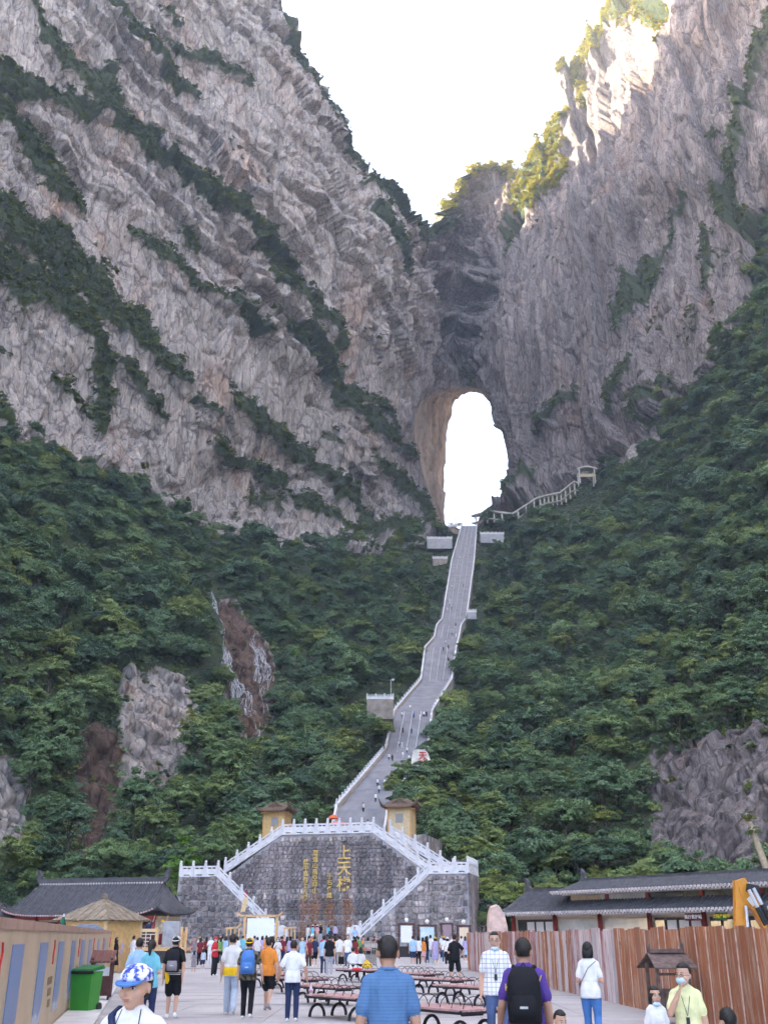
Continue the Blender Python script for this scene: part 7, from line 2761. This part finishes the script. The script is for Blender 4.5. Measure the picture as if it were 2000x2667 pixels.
q, inf = person(dict(H=1.61, near=1, c_top='white', c_bot='navy', hair='crop', collar=True, arm_l='out', arm_r='out', stride=.05, face=False, tone=1, fat=1.04), spot(766, 24.0), PI, 'man in white polo shirt and navy trousers walking with a drink bottle')
hb = q.location + Vector((.40, .02, .60))
b = empty('drink_bottle', hb - Vector((0, 0, .1))); tag(b, 'clear pink-banded drink bottle held by the man in the white polo', 'bottle')
MB().lathe((0, 0, 0), [(.033, 0), (.034, .15), (.014, .2), (.014, .22)], 10).build('bottle_body', simple('clear_plastic', (.66, .62, .64), .2, .5, .03), b, True)
MB().lathe((0, 0, .06), [(.0352, 0), (.0352, .06)], 10).build('wrap', simple('pink_wrap', (.62, .22, .30), .5, .3, .05), b, True)
q, inf = person(dict(H=1.66, near=1, fat=1.12, c_top='camo', c_bot='black', hair='crop', hat='yellow', hat_back=True, arm_l='out', arm_r='down', stride=.16, face=False), gnd(641, 2656), PI, 'stout person in yellow cap and camouflage T-shirt')
backpack(q, inf, 'blue', 'bright blue backpack on the person in the yellow cap', 1.1)
person(dict(H=1.65, near=1, c_top='orange', c_bot='black', bottom='shorts', hair='short', arm_l='down', arm_r='fwd', stride=.2, face=False, shoe='grey'), gnd(694, 2634), PI - R(12), 'young man in orange T-shirt and black shorts walking away')
person(dict(H=1.73, near=1, c_top='offwhite', c_bot='pale_blue', hair='short', arm_l='out', arm_r='down', stride=.2, face=False, band=(.84, 1.02, 'yellow'), bottom='wide', fat=1.05), gnd(597, 2645), PI, 'man in pale T-shirt with yellow lower band and washed-out jeans')
q, inf = person(dict(H=1.70, near=1, c_top='black', c_bot='black', bottom='shorts', hair='crop', hat='offwhite', hat_back=True, arm_l='back', arm_r='down', stride=.08, face=False), gnd(444, 2655), PI, 'man in black with backwards pale cap, shorts and a yellow cloth at his hip')
backpack(q, inf, 'black', 'black backpack with white bands on the man in the pale cap', 1.05, 'grey')
m = MB()
for k in range(3): ring_loft(m, [(0, .02, .985 - k * .04, .175, .135), (0, .02, 1.008 - k * .04, .176, .136)], 16)
m.build('belt_bands', cloth('white'), q, True)
m = MB(); ring_loft(m, [(.12, .14, .72, .03, .02), (.11, .14, .80, .05, .025), (.13, .13, .92, .05, .03), (.15, .12, 1.0, .02, .02)], 8)
m.build('yellow_cloth', cloth('yellow'), q, True)
person(dict(H=1.63, fem=True, c_top='teal', c_bot='navy', hair='pony', arm_l='bent', arm_r='bent', fat=1.05), spot(398, 21.5), PI, 'woman in turquoise top with a black ponytail behind the boy in the cap')
person(dict(H=1.66, c_top='sky', c_bot='khaki', hair='crop', arm_l='out', arm_r='down', fat=1.08), spot(366, 22.5), PI + R(8), 'man in pale blue T-shirt close beside the ponytailed woman')

# ---- the crowd: x, foot row, height, top, bottom colour, bottom style, hair, arms, facing, extra, words
def crowd(lst, place, group):
    for (sx, sy, H, ct, cb, bs, hr, arms, rz, kw, words) in lst:
        sp = dict(H=H, c_top=ct, c_bot=cb, bottom=bs, hair=hr, arm_l=arms[0], arm_r=arms[1])
        sp.update(kw)
        z = sp.pop('z', 0.0)
        Yd = sp.pop('Y', None)
        if Yd: p = ats(sx, YH, Yd); p.z = z
        else: p = gnd(sx, sy, z)
        lab = words + ' ' + place
        person(sp, p, rz, lab, group)


B_, F_ = PI, 0.0
dn, ou, be, ph = ('down', 'down'), ('out', 'out'), ('bent', 'bent'), ('phone', 'bent')
fm_ = dict(fem=True)
crowd([
    (296, 2541, 1.62, 'black', 'black', 'dress', 'bob', ('down', 'fwd'), R(100), dict(fem=True, stride=.22, hem=.46, shoe='black'), 'woman in short black dress with a fan'),
    (306, 2530, 1.70, 'lilac', 'black', 'trousers', 'short', dn, PI + R(50), {}, 'man in lilac shirt and black trousers'),
    (342, 2530, 1.70, 'white', 'navy', 'shorts', 'short', dn, PI - R(30), dict(stride=.1), 'man in white T-shirt and navy shorts'),
    (327, 2524, 1.60, 'pink', 'brown', 'trousers', 'bob', dn, PI, fm_, 'woman in pink top and brown trousers'),
], 'by the kiosk end of the hoarding', 'people by the kiosk')
crowd([
    (504, 2516, 1.62, 'grey', 'pale_blue', 'trousers', 'long', be, F_, fm_, 'woman in grey top with folded arms facing out'),
    (517, 2508, 1.64, 'offwhite', 'navy', 'trousers', 'short', dn, B_, dict(hat='yellow'), 'person in pale top and yellow cap'),
    (503, 2537, 1.02, 'grey', 'grey', 'dress', 'long', dn, B_, dict(child=True, fem=True), 'little child in grey dress with long hair'),
    (527, 2527, 1.04, 'pale_blue', 'navy', 'shorts', 'long', dn, B_, dict(child=True, fem=True), 'small child in pale blue top and navy shorts'),
    (546, 2512, 1.68, 'white', 'white', 'trousers', 'short', be, F_, dict(mask='face'), 'masked man all in white'),
    (556, 2543, 1.66, 'red', 'black', 'wide', 'short', be, R(60), dict(hat='red', fem=True), 'person in red top, red cap and black flared trousers'),
    (572, 2512, 1.60, 'green', 'black', 'trousers', 'long', dn, B_, fm_, 'woman in green cardigan'),
    (585, 2514, 1.66, 'sky', 'white', 'trousers', 'bob', dn, R(150), fm_, 'woman in sky blue top and white trousers'),
    (616, 2510, 1.65, 'white', 'brown', 'trousers', 'bob', dn, B_, dict(fem=True), 'woman in white top and brown trousers'),
    (535, 2505, 1.62, 'maroon', 'black', 'trousers', 'long', dn, B_, fm_, 'woman in maroon top'),
    (564, 2503, 1.6, 'purple', 'jeans', 'trousers', 'short', ph, B_, {}, 'person in purple shirt taking a picture'),
    (630, 2505, 1.7, 'teal', 'khaki', 'trousers', 'short', dn, B_, {}, 'man in turquoise shirt'),
    (654, 2500, 1.74, 'offwhite', 'navy', 'trousers', 'short', dn, F_, {}, 'man in cream shirt facing out'),
    (672, 2499, 1.70, 'navy', 'black', 'trousers', 'short', ph, B_, {}, 'man in navy shirt filming'),
    (694, 2508, 1.60, 'sky', 'white', 'skirt', 'pony', dn, B_, fm_, 'woman in sky blue top and white skirt'),
    (707, 2516, 1.68, 'black', 'black', 'trousers', 'long', dn, B_, fm_, 'woman dressed all in black'),
    (699, 2534, 1.10, 'red', 'black', 'trousers', 'short', dn, B_, dict(child=True), 'child in red top and black trousers'),
    (721, 2530, 1.64, 'offwhite', 'offwhite', 'shorts', 'bob', ph, F_, dict(fem=True, mask='face'), 'masked woman in long cream T-shirt raising a phone'),
    (733, 2514, 1.66, 'maroon', 'navy', 'trousers', 'short', dn, B_, {}, 'man in maroon shirt'),
    (754, 2514, 1.66, 'lilac', 'black', 'trousers', 'bob', dn, B_, dict(hat='black', hat_kind='brim', fem=True), 'person in wide black bucket hat'),
], 'before the picture billboard', 'crowd before the picture billboard')
crowd([
    (772, 2508, 1.66, 'grey', 'jeans', 'trousers', 'short', dn, B_, {}, 'man in grey shirt and jeans'),
    (786, 2524, 1.64, 'sky', 'white', 'shorts', 'long', ou, F_, dict(fem=True, sleeve='none'), 'woman in sleeveless blue top and white shorts'),
    (804, 2522, 1.58, 'maroon', 'brown', 'trousers', 'bob', dn, F_, fm_, 'woman in dark red top and brown trousers'),
    (818, 2520, 1.66, 'navy', 'black', 'shorts', 'short', dn, B_, dict(fat=1.15), 'stout man in navy T-shirt and black shorts'),
    (843, 2540, 1.70, 'sky', 'navy', 'trousers', 'short', dn, B_, {}, 'man in sky blue shirt and navy trousers'),
    (857, 2544, 1.74, 'black', 'pale_grey', 'trousers', 'short', dn, B_, dict(fat=1.05), 'man in black shirt and grey trousers with a shoulder bag'),
    (872, 2516, 1.64, 'orange', 'jeans', 'trousers', 'bob', be, B_, fm_, 'woman in orange top'),
    (883, 2520, 1.70, 'white', 'khaki', 'trousers', 'short', dn, B_, {}, 'man in white shirt and khaki trousers'),
    (905, 2524, 1.74, 'white', 'jeans', 'trousers', 'short', ('hold', 'down'), F_, dict(stride=.16), 'man in white shirt and jeans walking with a black bag'),
    (921, 2510, 1.66, 'black', 'black', 'trousers', 'short', dn, B_, {}, 'man in black top and black trousers'),
    (933, 2512, 1.64, 'green', 'navy', 'trousers', 'short', dn, B_, {}, 'person in bright green shirt'),
    (925, 2517, 1.62, 'maroon', 'red', 'skirt', 'bob', dn, B_, fm_, 'woman in red skirt'),
    (946, 2510, 1.62, 'orange', 'brown', 'trousers', 'long', dn, F_, dict(fem=True), 'woman in coral top facing out'),
    (958, 2510, 1.62, 'pink', 'black', 'trousers', 'bob', be, B_, fm_, 'woman in pink top'),
], 'below the gilded wall', 'crowd below the gilded wall')
crowd([
    (1012, 2490, 1.62, 'maroon', 'maroon', 'dress', 'bob', dn, R(40), dict(fem=True, hem=.35), 'woman in long dark red dress'),
    (1066, 2492, 1.70, 'black', 'black', 'trousers', 'short', be, R(70), dict(stride=.2), 'man in black walking past'),
    (1076, 2517, 1.70, 'sky', 'navy', 'shorts', 'short', dn, B_, {}, 'man in sky blue T-shirt and navy shorts'),
    (1090, 2515, 1.70, 'white', 'black', 'trousers', 'long', dn, B_, fm_, 'woman in white T-shirt and black trousers'),
    (1102, 2513, 1.60, 'orange', 'pink', 'skirt', 'bob', dn, B_, fm_, 'woman in coral top and pink skirt'),
    (1110, 2504, 1.64, 'maroon', 'black', 'trousers', 'bob', dn, B_, fm_, 'woman in maroon top and black trousers'),
    (1122, 2512, 1.74, 'white', 'pale_blue', 'trousers', 'short', dn, B_, {}, 'man in white shirt and pale jeans'),
    (1113, 2512, 1.68, 'black', 'jeans', 'trousers', 'long', dn, B_, fm_, 'woman in black top and jeans'),
    (1134, 2513, 1.64, 'lilac', 'lilac', 'dress', 'bob', dn, B_, dict(fem=True, hat='yellow', hat_kind='brim', hem=.3), 'woman in long lilac dress and yellow hat'),
    (1150, 2498, 1.74, 'white', 'navy', 'trousers', 'short', dn, R(60), {}, 'man in white shirt and navy trousers'),
    (1158, 2508, 1.66, 'white', 'jeans', 'trousers', 'bob', dn, B_, dict(fem=True, hat='yellow'), 'woman in white with a yellow cap'),
    (1166, 2514, 1.64, 'white', 'black', 'wide', 'bob', dn, B_, dict(fem=True, hat='offwhite', hat_kind='brim'), 'woman in white shirt, pale hat and wide black trousers'),
    (1180, 2500, 1.68, 'white', 'khaki', 'trousers', 'short', dn, B_, dict(hat='offwhite'), 'person in white with a pale cap'),
    (1203, 2500, 1.68, 'offwhite', 'grey', 'trousers', 'short', dn, B_, {}, 'man in cream shirt and grey trousers'),
    (1213, 2508, 1.66, 'lilac', 'sky', 'skirt', 'long', dn, B_, fm_, 'woman in lilac top and sky blue skirt'),
], 'at the notice boards', 'group at the notice boards')
# seated pair on the bench
for (sx, ct, w) in ((919, 'white', 'man in white T-shirt sitting on the slatted bench, back turned'), (939, 'offwhite', 'woman in cream top sitting on the slatted bench, back turned')):
    p = gnd(sx, 2553); p.z = .0
    person(dict(H=1.66, c_top=ct, c_bot='black', hair='short' if sx < 930 else 'bob', sit=True, arm_l='lap', arm_r='lap', fem=sx > 930), p, PI, w)
pb_ = gnd(955, 2556); pb_.z = .475
o = MB().lathe((0, 0, 0), [(.16, 0), (.19, .08), (.12, .2), (.05, .27), (.07, .31)], 9, sx=1.2, sy=.8).build('plastic_bag', simple('yellow_bag', (.74, .45, .03), .5, .4, .15, 6), None, True, loc=pb_); tag(o, 'crumpled yellow plastic bag on the bench beside the roofed bin', 'bag')
pb_ = gnd(929, 2566); pb_.z = .475
o = MB().ball((0, 0, .05), (.2, .12, .06), 10).build('red_cloth', simple('red_cloth', (.60, .05, .06), .8, .2, .2, 8), None, True, loc=pb_); tag(o, 'small red cloth lying on the slatted bench', 'cloth')
# people on the low platform and its steps
crowd([
    (855, 0, 1.62, 'teal', 'navy', 'trousers', 'long', dn, B_, dict(fem=True, Y=108.5, z=1.1), 'woman in turquoise top with a dark hat'),
    (873, 0, 1.66, 'lilac', 'black', 'trousers', 'short', dn, B_, dict(Y=108.5, z=1.1, sleeve='none'), 'man in lilac T-shirt'),
    (861, 0, 1.64, 'navy', 'red', 'shorts', 'short', be, B_, dict(Y=105.8, z=.75), 'person in navy top and red shorts'),
    (907, 0, 1.62, 'white', 'pale_blue', 'trousers', 'long', dn, F_, dict(fem=True, Y=106.5, z=1.1), 'woman in white with long hair'),
    (924, 0, 1.70, 'sky', 'navy', 'trousers', 'short', ou, F_, dict(Y=105.0, z=.75), 'man in sky blue shirt'),
    (802, 0, 1.60, 'offwhite', 'white', 'trousers', 'long', dn, B_, dict(fem=True, Y=107.2, z=1.1), 'woman in cream top and white trousers'),
    (814, 0, 1.62, 'teal', 'white', 'skirt', 'bob', be, B_, dict(fem=True, hat='offwhite', hat_kind='brim', Y=107, z=1.1), 'woman in turquoise with a pale sun hat'),
    (822, 0, 1.74, 'red', 'navy', 'trousers', 'short', dn, B_, dict(Y=108.4, z=1.1), 'man in red shirt'),
    (826, 0, 1.62, 'pink', 'khaki', 'trousers', 'bob', be, B_, dict(fem=True, hat='offwhite', hat_kind='brim', Y=106.8, z=1.1), 'woman in peach top with a pale sun hat'),
    (834, 0, 1.66, 'black', 'pale_blue', 'trousers', 'short', be, B_, dict(hat='yellow', Y=107, z=1.1), 'person in black with a yellow cap'),
], 'on the platform under the gilded wall', 'people on the platform')
# performers on the show stage
p = Vector((fl2.location.x - .05, YF + .6, zs)); p.x = ats(386, 2440, YF + .6).x
person(dict(H=1.68, c_top='navy', c_bot='black', hair='short', arm_l='up', arm_r='out', fat=.95), p, PI - R(20), 'performer in navy T-shirt raising an arm on the show stage')
p = Vector((ats(421, 2440, YF + .8).x, YF + .8, zs))
person(dict(H=1.70, c_top='khaki', c_bot='maroon', bottom='skirt', hem=.15, hair='short', hat='yellow', arm_l='out', arm_r='up', fem=True), p, R(15), 'performer in yellow hat and long dark red skirt raising an arm on the stage')
# person climbing the lower flight, red top
p = wpt(onwall(641, 2320, 1.5)[0], 1.5, 0); p.z = LW[2][1] * .62
person(dict(H=1.62, c_top='red', c_bot='black', hair='short', hat='pink', arm_l='down', arm_r='down', fem=True), p, PI, 'person in red half hidden by the sloping balustrade above the billboard')


# ---- the back rows of the crowd
rcr = random.Random(5)
tops = ['white', 'white', 'black', 'sky', 'red', 'grey', 'navy', 'pink', 'teal', 'orange', 'offwhite', 'green', 'lilac', 'maroon']
bots = ['black', 'navy', 'jeans', 'khaki', 'grey', 'white']
NMB = dict(white='white', black='black', sky='sky blue', red='red', grey='grey', navy='navy', pink='pink', teal='turquoise', orange='orange', offwhite='cream', green='green', lilac='lilac', maroon='dark red', jeans='denim', khaki='khaki')
seen = set()
for k in range(34):
    sx = rcr.uniform(488, 770) if k < 20 else rcr.uniform(775, 985)
    Yd = rcr.uniform(66, 98)
    if abs(ats(sx, YH, Yd).x - bb.location.x) < 2.2 and Yd > 80: Yd -= 14
    while True:
        ct, cb = rcr.choice(tops), rcr.choice(bots)
        if (ct, cb, k < 20) not in seen: break
    seen.add((ct, cb, k < 20))
    fem = rcr.random() < .5
    p = ats(sx, YH, Yd); p.z = 0
    if (p - W_C).dot(NY_) > -3.2: p -= NY_ * 6
    person(dict(H=rcr.uniform(1.55, 1.75), c_top=ct, c_bot=cb, bottom='trousers', hair='bob' if fem else 'short', fem=fem, arm_l='down', arm_r=rcr.choice(['down', 'bent'])), p, rcr.choice([0, PI, PI, rcr.uniform(0, 6)]),
           '%s in %s top and %s trousers in the back rows %s' % ('woman' if fem else 'man', NMB[ct], NMB[cb], 'round the picture billboard' if k < 20 else 'below the gilded wall'), 'back rows of the crowd')
# ---- climbers on the long stairway
def stair_point(sx, sy):
    y = sy / S
    for i in range(len(STAIR) - 1):
        if STAIR[i][0] >= y >= STAIR[i + 1][0]:
            lo, hi = 0.0, 1.0
            a, b = (ST_L[i] + ST_R[i]) / 2, (ST_L[i + 1] + ST_R[i + 1]) / 2
            for _ in range(30):
                m = (lo + hi) / 2
                q = a.lerp(b, m)
                _, yy = project(np.array([tuple(q)]))
                if yy[0] > y: lo = m
                else: hi = m
            q = a.lerp(b, (lo + hi) / 2)
            u = (sx - 1000) / F
            d = q.y * CP + (q.z - CAMZ) * SP
            return Vector((u * d, q.y, q.z + .05))
    return None


CL = [(1068, 1852, 'white', 'khaki', 's'), (1047, 1871, 'white', 'grey', ''), (1078, 1872, 'blue', 'navy', ''), (1094, 1878, 'white', 'white', ''), (1104, 1870, 'white', 'black', ''), (1111, 1870, 'black', 'black', ''), (1049, 1912, 'navy', 'black', ''),
      (1072, 1915, 'navy', 'jeans', ''), (1038, 1948, 'white', 'black', ''), (1047, 1950, 'white', 'white', ''), (1060, 1965, 'white', 'jeans', ''), (1049, 1977, 'white', 'pale_blue', ''), (1065, 1986, 'white', 'white', ''), (1013, 1983, 'white', 'navy', ''),
      (1022, 1986, 'black', 'black', ''), (983, 2051, 'white', 'black', ''), (1002, 2052, 'white', 'grey', ''), (987, 2069, 'white', 'navy', ''), (978, 2092, 'white', 'black', ''), (946, 2118, 'offwhite', 'black', ''), (1198, 1457, 'white', 'khaki', ''), (1207, 1456, 'white', 'pink', ''),
      (1177, 1534, 'white', 'navy', ''), (1207, 1531, 'black', 'navy', ''), (1171, 1570, 'white', 'white', ''), (1171, 1578, 'white', 'black', ''), (1176, 1591, 'black', 'black', ''), (1165, 1592, 'white', 'pale_blue', ''), (1187, 1633, 'black', 'black', ''), (1186, 1641, 'white', 'khaki', ''),
      (1178, 1660, 'black', 'black', ''), (1188, 1661, 'white', 'white', ''), (1161, 1680, 'white', 'grey', ''), (1155, 1698, 'black', 'black', ''), (1168, 1693, 'black', 'navy', ''), (1168, 1725, 'black', 'black', '')]
NMC = dict(white='white', black='black', navy='navy', blue='blue', offwhite='cream', khaki='khaki', grey='grey', jeans='denim', pale_blue='pale blue', pink='pink')
for k, (sx, sy, ct, cb, e_) in enumerate(CL):
    p = stair_point(sx, sy)
    if p is None: continue
    part = 'near the top of the long stairway' if sy < 1600 else 'on the upper flights of the long stairway' if sy < 1760 else 'on the middle flight of the long stairway' if sy < 1990 else 'on the lowest ramp of the long stairway'
    if ct == cb: w = 'climber dressed all in %s' % NMC[ct]
    else: w = 'climber in %s top and %s %s' % (NMC[ct], NMC[cb], 'trousers')
    person(dict(H=1.72, c_top=ct, c_bot=cb, hair='short', arm_l='down', arm_r='fwd' if k % 2 else 'down', stride=.14 if k % 3 else 0.0), p, PI + random.uniform(-.3, .3), w + ' ' + part, 'climbers on the long stairway')
for (sx, sy, yy, ct, w) in ((941, 2150, 124, 'black', 'person in black behind the level white balustrade'), (958, 2150, 124, 'white', 'person in white behind the level white balustrade')):
    u = onwall(sx, 2140, 7.5)[0]
    person(dict(H=1.72, c_top=ct, c_bot='navy', hair='short', fat=1.1), wpt(u, 7.5, ZT + .06), PI, w)
# bags held in the crowd
q_ = gnd(899, 2524)
o = empty('handbag', q_ + Vector((-.22, -.1, .42))); tag(o, 'black handbag carried by the walking man in white shirt', 'bag')
MB().box((0, 0, 0), (.34, .16, .38), taper=.85).build('bag', cloth('black'), o)
MB().tube([Vector((-.1, 0, .18)), Vector((-.06, 0, .33)), Vector((.06, 0, .33)), Vector((.1, 0, .18))], .012, 5).build('handle', cloth('black'), o)
q_ = gnd(290, 2541)
o = empty('hand_fan', q_ + Vector((-.15, -.25, .60))); tag(o, 'round pale pink fan held by the woman in black', 'fan')
MB().lathe((0, 0, .05), [(.02, -.004), (.17, -.004), (.17, .004), (.02, .004)], 16, M=Matrix.Rotation(R(80), 3, 'X')).build('leaf', cloth('pink'), o)
MB().tube([Vector((0, 0, -.1)), Vector((0, 0, -.3))], .01, 5).build('handle', M_YWOOD, o)
print('people', NPEOPLE, 'meshes', len([k for k in _BC if isinstance(k, tuple) and k[0] != 'hair']))
# ------------------------------------------------------------------ thin valley haze
hz_ = MB().add([(-900, -600, -3), (900, -600, -3), (900, 1150, -3), (-900, 1150, -3), (-900, -600, 1300), (900, -600, 1300), (900, 1150, 1300), (-900, 1150, 1300)],
               [(0, 3, 2, 1), (4, 5, 6, 7), (0, 1, 5, 4), (1, 2, 6, 5), (2, 3, 7, 6), (3, 0, 4, 7)])
hm = bpy.data.materials.new('haze_air'); hm.use_nodes = True
nt = hm.node_tree
nt.nodes.remove(nt.nodes['Principled BSDF'])
pv = nt.nodes.new('ShaderNodeVolumePrincipled')
pv.inputs['Color'].default_value = (.92, .93, .97, 1)
pv.inputs['Density'].default_value = .00030
pv.inputs['Anisotropy'].default_value = 0.0
nt.links.new(pv.outputs[0], nt.nodes['Material Output'].inputs['Volume'])
o = hz_.build('haze', hm)
o['kind'] = 'stuff'
o['label'] = 'thin pale haze filling the valley'
o['category'] = 'haze'
